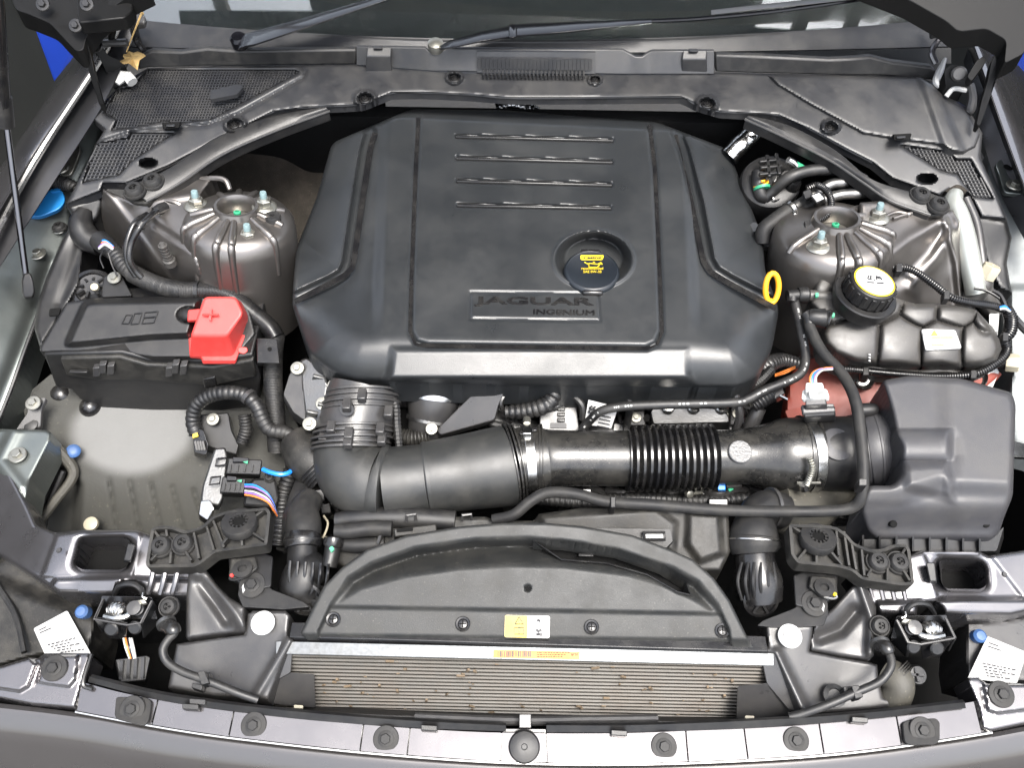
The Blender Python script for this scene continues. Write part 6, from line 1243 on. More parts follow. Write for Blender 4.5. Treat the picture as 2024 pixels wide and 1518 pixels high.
# lower lip
lo = thing('front_seal', 'long black plastic seal strip between the radiator and the front trim', 'seal strip', P(1040, 1430, -.03))
mk('ledge', strip_vf([[(600, 1398, -.075), (800, 1406, -.075), (1040, 1413, -.075), (1300, 1418, -.075), (1500, 1420, -.075)], [(590, 1408, -.03), (800, 1417, -.03), (1040, 1424, -.03), (1300, 1428, -.03), (1510, 1428, -.03)]], 24), M['gry'], lo, solid=.002)
mk('upper_strip', strip_vf([[(180, 1336, .028), (330, 1372, .026), (560, 1402, .024), (800, 1422, .022), (1000, 1432, .022)], [(176, 1346, .020), (330, 1384, .018), (560, 1416, .016), (800, 1436, .015), (1000, 1444, .015)]], 24), M['blk'], lo, solid=.005)
mk('upper_strip', strip_vf([[(1080, 1432, .022), (1250, 1432, .022), (1500, 1422, .024), (1700, 1408, .026), (1905, 1386, .028)], [(1080, 1446, .015), (1250, 1446, .015), (1500, 1437, .016), (1700, 1421, .018), (1907, 1398, .020)]], 24), M['blk'], lo, solid=.005)
mk('bridge', slab_vf([(994, 1440, .012), (1080, 1441, .012), (1080, 1452, .010), (994, 1450, .010)], .01), M['gls'], lo, bev=.001)
mk('rod', ptube([(820, 1418, -.01), (940, 1423, -.01), (1040, 1426, -.01), (1160, 1424, -.01), (1300, 1422, -.01)], .006, seg=10), M['gry'], lo)
mk('block', pprism([(1026, 1412, .02), (1050, 1412, .02), (1050, 1440, .016), (1026, 1440, .016)], [(1026, 1414, -.02), (1050, 1414, -.02), (1050, 1442, -.02), (1026, 1442, -.02)], r=2), M['gry'], lo, bev=.001)
for x, y in ((848, 1438), (376, 1396), (1224, 1448), (1700, 1422), (390, 1386)): mk('clip', slab_vf([(x-16, y-5, .028), (x+16, y-3, .028), (x+16, y+8, .026), (x-16, y+6, .026)], .008, r=2), M['blk'], lo, bev=.001)
# ------------------------------------------------------------------ front trim panels with bolts
fr = thing('front_trim', 'glossy grey front trim made of panels with black bolts along the bottom', 'trim', P(1040, 1470, -.02))
TOP = [(150, 1346), (250, 1372), (380, 1396), (500, 1412), (700, 1432), (900, 1446), (1040, 1450), (1250, 1450), (1500, 1438), (1700, 1422), (1900, 1392), (1960, 1380)]
BOT = [(150, 1405), (250, 1424), (380, 1446), (500, 1462), (700, 1484), (900, 1500), (1040, 1507), (1250, 1509), (1500, 1500), (1700, 1484), (1900, 1456), (1960, 1446)]
def on(L, x): a = np.array(L); return float(np.interp(x, a[:, 0], a[:, 1]))
CT = catmull([(float(a), float(b), 0) for a, b in TOP], 8); CB = catmull([(float(a), float(b), 0) for a, b in BOT], 8)
def seg_rows(xa, xb, ta, tb):
    rt = []; rm = []; rbm = []
    for k in range(9):
        f = k/8; x = xa+(xb-xa)*f; x2 = ta+(tb-ta)*f
        yt = on(CT, x); yb = on(CB, x2)
        rt.append((x, yt, .0150)); rm.append(((x+x2)/2, (yt+yb)/2, .0135)); rbm.append((x2, yb, .0120))
    return [rt, rm, rbm]
SE = [(160, 152), (313, 301), (463, 453), (719, 712), (811, 805), (991, 989), (1079, 1081), (1355, 1360), (1470, 1478), (1618, 1628), (1770, 1781), (1925, 1940)]
for (a, a2), (b, b2) in zip(SE[:-1], SE[1:]):
    mk('trim_panel', strip_vf(seg_rows(a+1.6, b-1.6, a2+1.6, b2-1.6), 16), M['car'], fr, solid=.003)
mk('backing', strip_vf([[(x, on(CT, x)+1, .011) for x in np.linspace(150, 1960, 17)], [(x, on(CB, x), .003) for x in np.linspace(150, 1960, 17)]], 40), M['gls'], fr)
mk('shut_line', ptube([(x, on(CB, x)+2.5, .004) for x in np.linspace(150, 1960, 15)], .0022, seg=8), M['stl'], fr)
for (x, y, s) in ((502, 1434, 1), (763, 1461, 1), (1312, 1476, 1), (1573, 1464, 1), (262, 1402, 1), (1822, 1444, 1)):
    z = .0145
    if x in (262, 1822):
        q = [(x-33, y-24), (x+26, y-24), (x+38, y-16), (x+32, y+22), (x+22, y+34), (x-32, y+20), (x-36, y+12)] if x == 262 else [(x-38, y-14), (x-30, y-20), (x+28, y-24), (x+36, y-16), (x+36, y+20), (x+28, y+28), (x-24, y+30), (x-34, y+22)]
        mk('rubber_pad', slab_vf([(a, b, .021) for a, b in q], .004, r=6), M['rubg'], fr, bev=.001); z = .0205
    inst('bolt', ME_HEX, P(x, y, z), (0, -.25, 1), fr, .78, spin=random.random())
    if s and x not in (262, 1822): mk('slot', slab_vf([(x-20, y+14, .0140), (x+20, y+14, .0140), (x+18, y+26, .0132), (x-16, y+27, .0132)], .0008, r=4), M['void'], fr)
bs = thing('bump_stop', 'round black rubber bump stop at the middle of the front trim', 'rubber stop', P(1036, 1476, .012))
mk('dome', lathe_vf(P(1036, 1477, .012), (0, -.2, 1), [(.0190, 0), (.0195, .004), (.0175, .008), (.010, .0105), (.004, .0105), (.003, .0095), (.0005, .0095)], 36), M['rub'], bs)
bp = thing('bumper_skin', 'glossy dark grey painted bumper skin along the bottom edge', 'bumper', P(1040, 1530, -.1))
XS = np.linspace(-120, 2140, 23)
BO2 = [(-150, 1368), (0, 1388)]+[p for p in BOT]+[(2024, 1434), (2160, 1410)]
CB2 = catmull([(float(a), float(b), 0) for a, b in BO2], 8)
mk('skin', strip_vf([[(x, on(CB2, x)+5, -.001) for x in XS], [(x, on(CB2, x)+13, .003) for x in XS], [(x, on(CB2, x)+22, .001) for x in XS], [(x+(x-1012)*.03, on(CB2, x)+80, -.035) for x in XS], [(x+(x-1012)*.1, on(CB2, x)+260, -.25) for x in XS]], 80), M['skin'], bp, solid=.003)
# corner panels with raised pads
for s, lab in ((0, 'glossy grey corner panel with a raised bolted pad at the lower left'), (1, 'glossy grey corner panel with a raised bolted pad at the lower right')):
    t = thing('corner_panel', lab, 'panel', P(70 if not s else 1985, 1360, .0), 'front corner panels')
    if not s:
        o = [(-40, 1316), (0, 1318), (58, 1300), (75, 1302), (88, 1292), (175, 1292), (180, 1300), (162, 1350), (148, 1400), (60, 1392), (-40, 1372)]
        pad = [(82, 1296), (158, 1294), (152, 1345), (138, 1362), (92, 1356), (72, 1352)]; bc = (108, 1321)
        zf_ = lambda X, Y: .022-.0001*(Y-1340)+.010*sm(0, 9, sd([(-90, 1310), (60, 1296), (78, 1312), (60, 1360), (40, 1372), (-90, 1352)], X, Y))+.008*sm(0, 7, sd(pad, X, Y))
    else:
        o = [(1912, 1346), (1915, 1340), (1935, 1340), (1950, 1352), (2080, 1352), (2080, 1420), (2024, 1432), (1958, 1446), (1942, 1440), (1935, 1400)]
        pad = [(1940, 1350), (2080, 1350), (2080, 1402), (2020, 1408), (1972, 1414), (1950, 1408)]; bc = (1978, 1373)
        zf_ = lambda X, Y: .022-.0001*(Y-1380)+.008*sm(0, 7, sd(pad, X, Y))
    mk('panel', relief_vf(o, zf_, 3, .04, (6, .005)), M['car'], t, ang=60)
    if not s: mk('edge_trim', ptube([(180, 1294, .03), (164, 1350, .028), (180, 1362, .02)], .003, seg=8), M['gls'], t)
    inst('bolt', ME_HEX, P(bc[0], bc[1], float(zf_(np.array(float(bc[0])), np.array(float(bc[1]))))+.0005), (0, -.2, 1), t, .80)
# ------------------------------------------------------------------ crossmembers with their windows
def cross(label, out, hole, crease, base, step):
    t = thing('crossmember', label, 'crossmember', P(*base), 'front crossmember ends')
    zc = idw(step, 2)
    def zf(X, Y):
        z = zc(X, Y)
        z = z-.006*sm(20, 2, np.abs(sd(hole, X, Y)))*(sd(hole, X, Y) < 0)*.6
        for L, h, w in crease: z = z+h*sm(w, -w, sd(L, X, Y))
        return z
    mk('beam', relief_vf(out, zf, 3, .05, (9, .010), holes=[hole]), M['mem'], t, ang=60)
    h = np.array(hole); c = h.mean(0)
    zz = float(zc(np.array(c[0]), np.array(c[1])))
    mk('well', loft_vf([[P(a, b, zz-.004) for a, b in hole], [P(c[0]+(a-c[0])*.92, c[1]+(b-c[1])*.92+14, zz-.045) for a, b in hole]], cap0=False, cap1=False), M['mem'], t)
    mk('well_floor', slab_vf([(c[0]+(a-c[0])*1.2, c[1]+(b-c[1])*1.2+18, zz-.06) for a, b in hole], .004), M['void'], t)
    return t
HL = roundpoly([(160, 1064), (250, 1063), (262, 1076), (252, 1120), (238, 1127), (160, 1126), (147, 1116)], 9, 3)
c1 = cross('blue grey painted crossmember end with a square window on the left', [(-40, 840), (0, 890), (30, 950), (56, 1000), (72, 1038), (108, 1053), (160, 1048), (270, 1048), (300, 1058), (395, 1120), (412, 1132), (408, 1150), (374, 1182), (330, 1182), (290, 1178), (284, 1160), (268, 1148), (246, 1148), (228, 1160), (224, 1176), (170, 1174), (115, 1172), (80, 1150), (0, 1100), (-40, 1080)], HL,
  [([(82, 1140), (112, 1056), (280, 1050), (262, 1140), (240, 1145)], -.003, 4), ([(100, 1160), (110, 1145), (250, 1143), (420, 1150), (420, 1200), (100, 1200)], -.012, 6)], (200, 1120, .02),
  [(0, 900, .03), (0, 1080, .02), (60, 1060, .04), (110, 1060, .055), (270, 1060, .058), (200, 1100, .056), (100, 1140, .045), (250, 1140, .05), (400, 1140, .045), (370, 1180, .03), (150, 1170, .03)])
mk('clip_tab', pprism([(252, 1074, .066), (268, 1076, .066), (258, 1110, .058), (244, 1108, .058)], [(252, 1078, .05), (268, 1080, .05), (258, 1114, .045), (244, 1112, .045)], r=3), M['blk'], c1, bev=.0015)
mk('bright_patch', slab_vf([(160, 1150, .0445), (228, 1150, .0445), (222, 1168, .037), (154, 1168, .037)], .001), M['mem'], c1)
for k in range(3): mk('rib', ptube([(305+k*24, 1120, .058, .004), (299+k*24, 1150, .05, .004), (292+k*24, 1174, .04, .004)], seg=8), M['mem'], c1)
mk('rivet', lathe_vf(P(117, 1088, .0535), (0, -.1, 1), [(.004, 0), (.003, .002)], 10), M['gry'], c1)
HR = roundpoly([(1856, 1106), (1936, 1108), (1948, 1120), (1951, 1156), (1940, 1165), (1870, 1164), (1860, 1152)], 9, 3)
c2 = cross('blue grey painted crossmember end with a square window on the right', [(1686, 1128), (1720, 1120), (1790, 1098), (1826, 1088), (1936, 1090), (1952, 1098), (2080, 1080), (2080, 1200), (2000, 1217), (1915, 1216), (1868, 1214), (1860, 1200), (1848, 1190), (1826, 1190), (1814, 1202), (1812, 1218), (1742, 1214), (1722, 1200), (1712, 1165)], HR,
  [([(1826, 1094), (1956, 1096), (2020, 1180), (1854, 1182), (1840, 1130)], .004, 4), ([(1735, 1192), (1900, 1186), (2080, 1186), (2080, 1240), (1735, 1240)], -.012, 6)], (1900, 1150, .02),
  [(2024, 1100, .05), (2024, 1200, .03), (1840, 1100, .058), (1940, 1100, .058), (1880, 1140, .055), (1720, 1140, .05), (1740, 1200, .035), (1900, 1205, .035)])
mk('clip_tab', pprism([(1830, 1112, .066), (1848, 1112, .066), (1852, 1150, .058), (1838, 1150, .058)], [(1830, 1116, .05), (1848, 1116, .05), (1852, 1154, .045), (1838, 1154, .045)], r=3), M['blk'], c2, bev=.0015)
for k in range(3): mk('rib', ptube([(1740+k*22, 1160, .055, .0035), (1746+k*22, 1186, .048, .0035)], seg=8), M['mem'], c2)
mk('rivet', lathe_vf(P(1985, 1136, .054), (0, -.1, 1), [(.004, 0), (.003, .002)], 10), M['gry'], c2)
# ------------------------------------------------------------------ radiator mounts
def mount(label, out, bush, screws, ribs, zf, base):
    t = thing('radiator_mount', label, 'mount', base, 'radiator mounts')
    o = roundpoly(out, 7, 3)
    q = [(x, y, float(zf(np.array(x), np.array(y)))) for x, y in o]
    mk('plate', slab_vf([(x, y, z-.008) for x, y, z in q], .006), M['blkd'], t)
    top = [P(x, y, z+.004) for x, y, z in q]+[P(q[0][0], q[0][1], q[0][2]+.004)]
    g = G()
    c = np.array(out).mean(0)
    inn = [(x+(c[0]-x)*.0, y, z) for x, y, z in q]
    n = len(q); A = [P(x, y, z+.004) for x, y, z in q]; B = []
    for i in range(n):
        d = (A[(i+1) % n]-A[i-1]); d.normalize(); s = Vector((0, 0, 1)).cross(d); s.normalize(); B.append(s)
    area = sum(A[i].x*A[(i+1) % n].y-A[(i+1) % n].x*A[i].y for i in range(n)); sg = 1 if area > 0 else -1
    lo = Vector((0, 0, -.024))
    loops = [A, [a+b*sg*.0042 for a, b in zip(A, B)], [a+b*sg*.0042+lo*.5 for a, b in zip(A, B)], [a+lo for a in A]]
    g.add(loft_vf([[l[i] for l in loops] for i in range(n)]+[[l[0] for l in loops]], False, False))
    mk('rim', g, M['blkd'], t, bev=.0008)
    for a, b in ribs:
        za = float(zf(np.array(float(a[0])), np.array(float(a[1])))); zb = float(zf(np.array(float(b[0])), np.array(float(b[1]))))
        mk('rib', pbar((a[0], a[1], za-.002), (b[0], b[1], zb-.002), .0035, .010), M['blkd'], t, bev=.0006)
    bz = float(zf(np.array(float(bush[0])), np.array(float(bush[1]))))
    ax = (0, .28, 1); bc = P(bush[0], bush[1]+4, bz-.006)
    mk('bush', lathe_vf(bc, ax, [(.022, 0), (.0235, .004), (.0235, .013), (.0225, .0145), (.0125, .0155), (.0115, .014), (.011, .004), (.0005, .004)], 44), M['rubg'], t)
    u, v, w = frame(ax)
    for k in range(12):
        a = k*math.pi/6; d = u*math.cos(a)+v*math.sin(a); mk('bush_tooth', box_vf(bc+d*.0105+w*.0125, .0022, .0012, .0025, d, w.cross(d), w), M['rubg'], t)
    mk('bush_hole', lathe_vf(bc, ax, [(.0085, .004), (.0085, .0120), (.0005, .0118)], 24), M['void'], t)
    for (x, y) in screws:
        inst('bolt', ME_TORX, P(x, y, float(zf(np.array(float(x)), np.array(float(y))))-.005), (0, -.1, 1), t, .95)
    return t
zm = idw([(310, 1080, .078), (370, 1080, .078), (430, 1050, .090), (480, 1040, .098), (530, 1010, .100), (520, 1075, .095)], 3)
mount('black ribbed radiator mount with a toothed round bush on the left', [(299, 1045), (311, 1040), (341, 1040), (367, 1050), (398, 1041), (422, 1019), (450, 1010), (529, 1003), (535, 1014), (528, 1078), (425, 1092), (398, 1114), (384, 1121), (290, 1122), (288, 1112)], (476, 1040), [(320, 1081), (364, 1076)],
  [((305, 1050), (318, 1066)), ((372, 1058), (360, 1068)), ((300, 1110), (315, 1094)), ((340, 1092), (338, 1116)), ((380, 1110), (368, 1092)), ((408, 1036), (424, 1090)), ((420, 1024), (444, 1084)), ((384, 1050), (395, 1106)), ((450, 1014), (462, 1030)), ((524, 1010), (496, 1030)), ((524, 1070), (498, 1054)), ((440, 1080), (458, 1056)), ((478, 1058), (480, 1080)), ((330, 1046), (332, 1062))], zm, P(420, 1070, .05))
zm2 = idw([(1600, 1060, .098), (1570, 1090, .097), (1650, 1080, .096), (1700, 1110, .085), (1760, 1110, .078), (1790, 1140, .076)], 3)
mount('black ribbed radiator mount with a toothed round bush on the right', [(1559, 1036), (1632, 1038), (1656, 1043), (1677, 1059), (1687, 1073), (1718, 1086), (1743, 1086), (1767, 1076), (1791, 1076), (1799, 1086), (1808, 1156), (1784, 1158), (1704, 1146), (1684, 1129), (1656, 1121), (1577, 1114), (1564, 1097)], (1613, 1070), [(1733, 1112), (1774, 1114)],
  [((1562, 1042), (1590, 1060)), ((1640, 1042), (1628, 1058)), ((1576, 1108), (1594, 1086)), ((1612, 1090), (1612, 1116)), ((1660, 1116), (1634, 1086)), ((1666, 1052), (1676, 1120)), ((1680, 1070), (1690, 1128)), ((1650, 1044), (1656, 1100)), ((1700, 1082), (1706, 1140)), ((1720, 1128), (1712, 1142)), ((1752, 1126), (1752, 1150)), ((1796, 1150), (1782, 1128)), ((1790, 1082), (1780, 1098)), ((1720, 1090), (1728, 1098))], zm2, P(1690, 1090, .05))
# small clamps between mount and radiator
for k, (dx, cx, lab) in enumerate(((0, 0, 'small black radiator clamp bracket with a ringed hole below the left bush'), (1, 1, 'small black radiator clamp bracket with a ringed hole below the right bush'))):
    if not dx: F = lambda x, y: (x, y)
    else: F = lambda x, y: (2098-x+10, y+37)
    t = thing('radiator_clamp', lab, 'bracket', P(*F(480, 1150), .03), 'radiator clamp brackets')
    def pr(top, z0, z1, m, nm, r=4, bv=.002):
        mk(nm, pprism([F(x, y)+(z0,) for x, y in top], [F(x, y+6)+(z1,) for x, y in top], r=r), M[m], t, bev=bv)
    pr([(452, 1098), (520, 1094), (540, 1100), (536, 1160), (490, 1170), (470, 1150), (455, 1140)], .055, .02, 'blk', 'block')
    pr([(456, 1104), (506, 1100), (510, 1122), (490, 1140), (460, 1145), (452, 1138)], .064, .05, 'blkd', 'plate')
    mk('ring', lathe_vf(P(*F(480, 1127), .064), (0, .1, 1), [(.013, 0), (.013, .004), (.006, .005), (.005, .001), (.0005, .001)], 24), M['rubg'], t)
    mk('wire_hoop', ptube([F(459, 1138)+(.066,), F(454, 1144)+(.066,), F(462, 1147)+(.066,), F(480, 1143)+(.066,)], .0016, seg=6), M['stl'] if dx else M['blk'], t)
    mk('paint_dot', lathe_vf(P(*F(458, 1138), .066), (0, 0, 1), [(.003, 0), (.002, .002)], 10), M['ylab'] if dx else M['red'], t)
    pr([(475, 1148), (520, 1140), (536, 1165), (600, 1190), (612, 1200), (560, 1205), (480, 1200), (470, 1175)], .05, .02, 'blk', 'arm')
    inst('bolt', ME_HEX, P(*F(499, 1157), .053), (0, -.1, 1), t, .85)
    pr([(478, 1160), (484, 1148), (486, 1164), (480, 1172)], .056, .05, 'wht', 'white_tab', 0, .0005)
# plastic side gussets and lower guides
def guide(labs, gus, low, bolt, creases, zg, zl):
    t = thing('side_guide', labs, 'air guide', P(*bolt), 'air guides beside the radiator')
    mk('gusset', relief_vf(gus, zg, 3, .03, (7, .007)), M['gry'], t, ang=60)
    mk('lower_panel', relief_vf(low, zl, 3, .03, (6, .005)), M['gry'], t, ang=60)
    inst('washer', ME_WASH, P(*bolt), (0, -.15, 1), t, 1.0)
    return t
ME_WASH = mesh_of('washer', [(lathe_vf(O, ZA, [(.0155, 0), (.0155, .0015), (.0147, .0024), (.0115, .0024), (.0105, .0012), (.0090, .0012), (.0085, .0045), (.0005, .0045)], 36), 0), (box_vf((.0005, 0, .0042), .005, .0007, .0004, (.7, .7, 0), (-.7, .7, 0)), 1), (box_vf((.003, .004, .0042), .003, .0007, .0004, (.7, -.7, 0), (.7, .7, 0)), 1)], [M['wht'], M['gink']])
gl_ = idw([(374, 1125, .05), (408, 1135, .05), (367, 1255, .025), (484, 1245, .03), (430, 1165, .045), (484, 1200, .05), (400, 1220, .03)], 3)
ll_ = idw([(349, 1273, .02), (484, 1255, .03), (495, 1215, .045), (570, 1212, .045), (575, 1262, .035), (530, 1380, .01), (332, 1358, .0), (440, 1310, .012)], 3)
gd = guide('dark grey moulded air guide with a white bolt on the left of the radiator', [(367, 1258), (368, 1180), (374, 1121), (408, 1128), (420, 1146), (432, 1160), (455, 1182), (484, 1200), (486, 1250), (420, 1257), (370, 1264)],
  [(349, 1273), (420, 1263), (484, 1255), (490, 1214), (500, 1208), (565, 1208), (574, 1216), (568, 1258), (580, 1266), (530, 1384), (494, 1378), (420, 1376), (332, 1360), (342, 1310)], (520, 1232, .047), [],
  lambda X, Y: gl_(X, Y)+.010*np.exp(-(dl([(385, 1130), (440, 1185), (482, 1240)], X, Y)/12)**2)-.012*np.exp(-(dl([(400, 1150), (450, 1225)], X, Y)/12)**2), lambda X, Y: ll_(X, Y)+.007*np.exp(-(dl([(575, 1262), (505, 1378)], X, Y)/10)**2))
for pts in ([(579, 1267, .034), (574, 1330, .012), (548, 1344, .004), (529, 1386, -.008), (505, 1384, -.004)], [(572, 1330, .010), (621, 1333, .004), (623, 1399, -.040), (528, 1390, -.020), (550, 1342, .002)]): mk('curtain', slab_vf(pts, .003, r=4), M['gry'], gd, bev=.0008)
mk('clip_block', G(slab_vf([(396, 1326, .03), (416, 1330, .03), (414, 1344, .028), (394, 1340, .028)], .012), slab_vf([(380, 1350, .02), (400, 1354, .02), (398, 1366, .018), (378, 1360, .018)], .012)), M['blk'], gd, bev=.001)
gr_ = idw([(1708, 1150, .05), (1684, 1160, .05), (1727, 1297, .025), (1604, 1280, .03), (1650, 1200, .045), (1611, 1235, .05), (1680, 1250, .03)], 3)
lr_ = idw([(1734, 1315, .02), (1604, 1285, .03), (1600, 1240, .045), (1520, 1240, .045), (1518, 1285, .035), (1580, 1400, .01), (1780, 1390, .0), (1660, 1340, .012)], 3)
gd2 = guide('dark grey moulded air guide with a white bolt on the right of the radiator', [(1684, 1159), (1708, 1149), (1732, 1200), (1730, 1260), (1727, 1297), (1718, 1306), (1660, 1298), (1601, 1287), (1603, 1262), (1611, 1235), (1648, 1200)],
  [(1514, 1236), (1608, 1236), (1600, 1288), (1660, 1300), (1722, 1310), (1734, 1315), (1736, 1339), (1746, 1380), (1780, 1388), (1780, 1398), (1690, 1406), (1597, 1412), (1580, 1405), (1531, 1294), (1502, 1288), (1518, 1280)], (1561, 1258, .047), [],
  lambda X, Y: gr_(X, Y)+.010*np.exp(-(dl([(1700, 1155), (1722, 1220), (1720, 1290)], X, Y)/9)**2)-.014*np.exp(-(dl([(1620, 1260), (1660, 1245), (1690, 1210)], X, Y)/12)**2), lambda X, Y: lr_(X, Y)+.007*np.exp(-(dl([(1535, 1292), (1590, 1405)], X, Y)/10)**2))
for pts in ([(1503, 1289, .034), (1535, 1294, .034), (1592, 1406, -.006), (1560, 1404, -.008), (1516, 1352, .010)], [(1458, 1357, .004), (1518, 1351, .010), (1592, 1411, -.020), (1456, 1425, -.040)]): mk('curtain', slab_vf(pts, .003, r=4), M['gry'], gd2, bev=.0008)
mk('clip_block', G(slab_vf([(1666, 1358, .035), (1684, 1356, .035), (1690, 1372, .033), (1672, 1376, .033)], .012)), M['blk'], gd2, bev=.001)
mk('grommet', lathe_vf(P(1649, 1376, .018), (0, -.1, 1), [(.0145, 0), (.0145, .003), (.009, .005), (.008, .002), (.0005, .002)], 26), M['rub'], gd2)
for q in ((590, 1397, -.05), (1482, 1418, -.05)): mk('pale_clip', slab_vf([(q[0]-9, q[1]-3, .0), (q[0]+9, q[1]-2, .0), (q[0]+8, q[1]+4, .0), (q[0]-9, q[1]+3, .0)], .004, r=2), M['cream'], gd if q[0] < 1000 else gd2)
# ------------------------------------------------------------------ bonnet latches
def latch(label, F, base):
    t = thing('bonnet_latch', label, 'latch', P(*base), 'bonnet latches')
    def wl2(pts, z, d, m, nm, bv=.0012): mk(nm, slab_vf([F(x, y)+(z+dz,) for x, y, dz in pts], d), M[m], t, bev=bv)
    mk('back_plate', pprism([F(200, 1178)+(.05,), F(300, 1180)+(.05,), F(312, 1225)+(.03,), F(196, 1222)+(.03,)], [F(200, 1186)+(.0,), F(300, 1188)+(.0,), F(312, 1240)+(-.02,), F(196, 1236)+(-.02,)], r=4), M['gls'], t, bev=.002)
    mk('front_plate', loft_vf([[P(*F(x, y), z) for x, y, z in ((186, 1224, .055), (252, 1236, .055), (250, 1266, .0), (214, 1262, .0))], [P(*F(x, y), z)+Vector((0, .003, .002)) for x, y, z in ((186, 1224, .055), (252, 1236, .055), (250, 1266, .0), (214, 1262, .0))]]), M['gls'], t, bev=.0008)
    mk('side_plate', loft_vf([[P(*F(x, y), z) for x, y, z in ((204, 1184, .06), (186, 1224, .056), (200, 1250, .0), (214, 1215, .0))], [P(*F(x, y), z)+Vector((.003, 0, .001)) for x, y, z in ((204, 1184, .06), (186, 1224, .056), (200, 1250, .0), (214, 1215, .0))]]), M['blk'], t, bev=.0008)
    mk('side_plate', loft_vf([[P(*F(x, y), z) for x, y, z in ((300, 1188, .06), (278, 1232, .056), (282, 1262, .0), (318, 1225, .0))], [P(*F(x, y), z)+Vector((.003, 0, .001)) for x, y, z in ((300, 1188, .06), (278, 1232, .056), (282, 1262, .0), (318, 1225, .0))]]), M['blk'], t, bev=.0008)
    mk('edge_strip', ptube([F(204, 1184)+(.061,), F(186, 1224)+(.057,), F(252, 1236)+(.057,), F(278, 1232)+(.057,), F(300, 1188)+(.061,)], .0016, seg=6, smooth=False), M['gry'], t)
    mk('coil_spring', ptube([F(218, 1206)+(.055, .007), F(232, 1204)+(.06, .010), F(246, 1212)+(.058, .010)], seg=14, corr=(.004, .002)), M['stl'], t)
    mk('lever', ptube([F(208, 1218)+(.058,), F(230, 1222)+(.064,), F(252, 1218)+(.062,), F(258, 1208)+(.06,)], .004, seg=8), M['stl'], t)
    mk('roller', lathe_vf(P(*F(275, 1206), .05), (0, -.2, 1), [(.008, 0), (.008, .006), (.006, .007), (.006, .012), (.009, .013), (.009, .018), (.0005, .019)], 20), M['gry'], t)
    mk('claw', slab_vf([F(255, 1190)+(.066,), F(285, 1184)+(.066,), F(290, 1192)+(.064,), F(262, 1200)+(.062,)], .006), M['zinc'], t, bev=.001)
    for x, y in ((222, 1243), (268, 1240)): mk('rivet', lathe_vf(P(*F(x, y), .045), (0, -.6, .7), [(.009, 0), (.009, .003), (.007, .0045), (.0005, .0045)], 20), M['blk'], t)
    inst('bolt', ME_TORX, P(*F(335, 1200), .04), (0, -.3, 1), t, .8)
    mk('striker_arch', ptube([F(226, 1176)+(.03,), F(238, 1158)+(.05,), F(262, 1155)+(.055,), F(278, 1165)+(.05,), F(284, 1182)+(.04,)], .004, seg=8), M['blk'], t)
    mk('wire_bail', ptube([F(283, 1172)+(.066,), F(282, 1180)+(.066,), F(290, 1184)+(.064,)], .0014, seg=6), M['stl'], t)
    return t
latch('black double bonnet latch with springs below the left window', lambda x, y: (x, y), (250, 1230, .0))
latch('black double bonnet latch with springs below the right window', lambda x, y: (2072-x, y+38), (1820, 1260, .0))
# release cables
for (lab, pts, tie) in (('black bonnet release cable curving down from the left latch', [(330, 1236, .05), (345, 1250, .052), (332, 1265, .052), (322, 1285, .05), (330, 1308, .046), (360, 1328, .042), (410, 1346, .038), (470, 1370, .03), (510, 1384, .022)], (402, 1340)),
                        ('black bonnet release cable curving down from the right latch', [(1740, 1275, .05), (1755, 1288, .052), (1762, 1310, .052), (1755, 1330, .05), (1735, 1350, .046), (1690, 1370, .042), (1640, 1392, .036), (1590, 1410, .026), (1560, 1418, .02)], (1695, 1368))):
    t = thing('release_cable', lab, 'cable', P(*pts[4]), 'bonnet release cables')
    mk('sheath', ptube(pts, .0052, seg=12), M['rub'], t)
    mk('elbow', ptube([(pts[0][0], pts[0][1], .045, .010), (pts[1][0]-3, pts[1][1]-6, .054, .0095), (pts[1][0], pts[1][1]+3, .052, .0075)], seg=14), M['gls'], t)
    mk('collar', ptube([(pts[0][0]-2, pts[0][1]-6, .046), (pts[0][0], pts[0][1], .047)], .0125, seg=18), M['alu'], t)
    mk('clip', slab_vf([(tie[0]-12, tie[1]-12, .048), (tie[0]+2, tie[1]-14, .048), (tie[0]+12, tie[1]+10, .046), (tie[0]-4, tie[1]+14, .046)], .016, r=2), M['blk'], t, bev=.001)
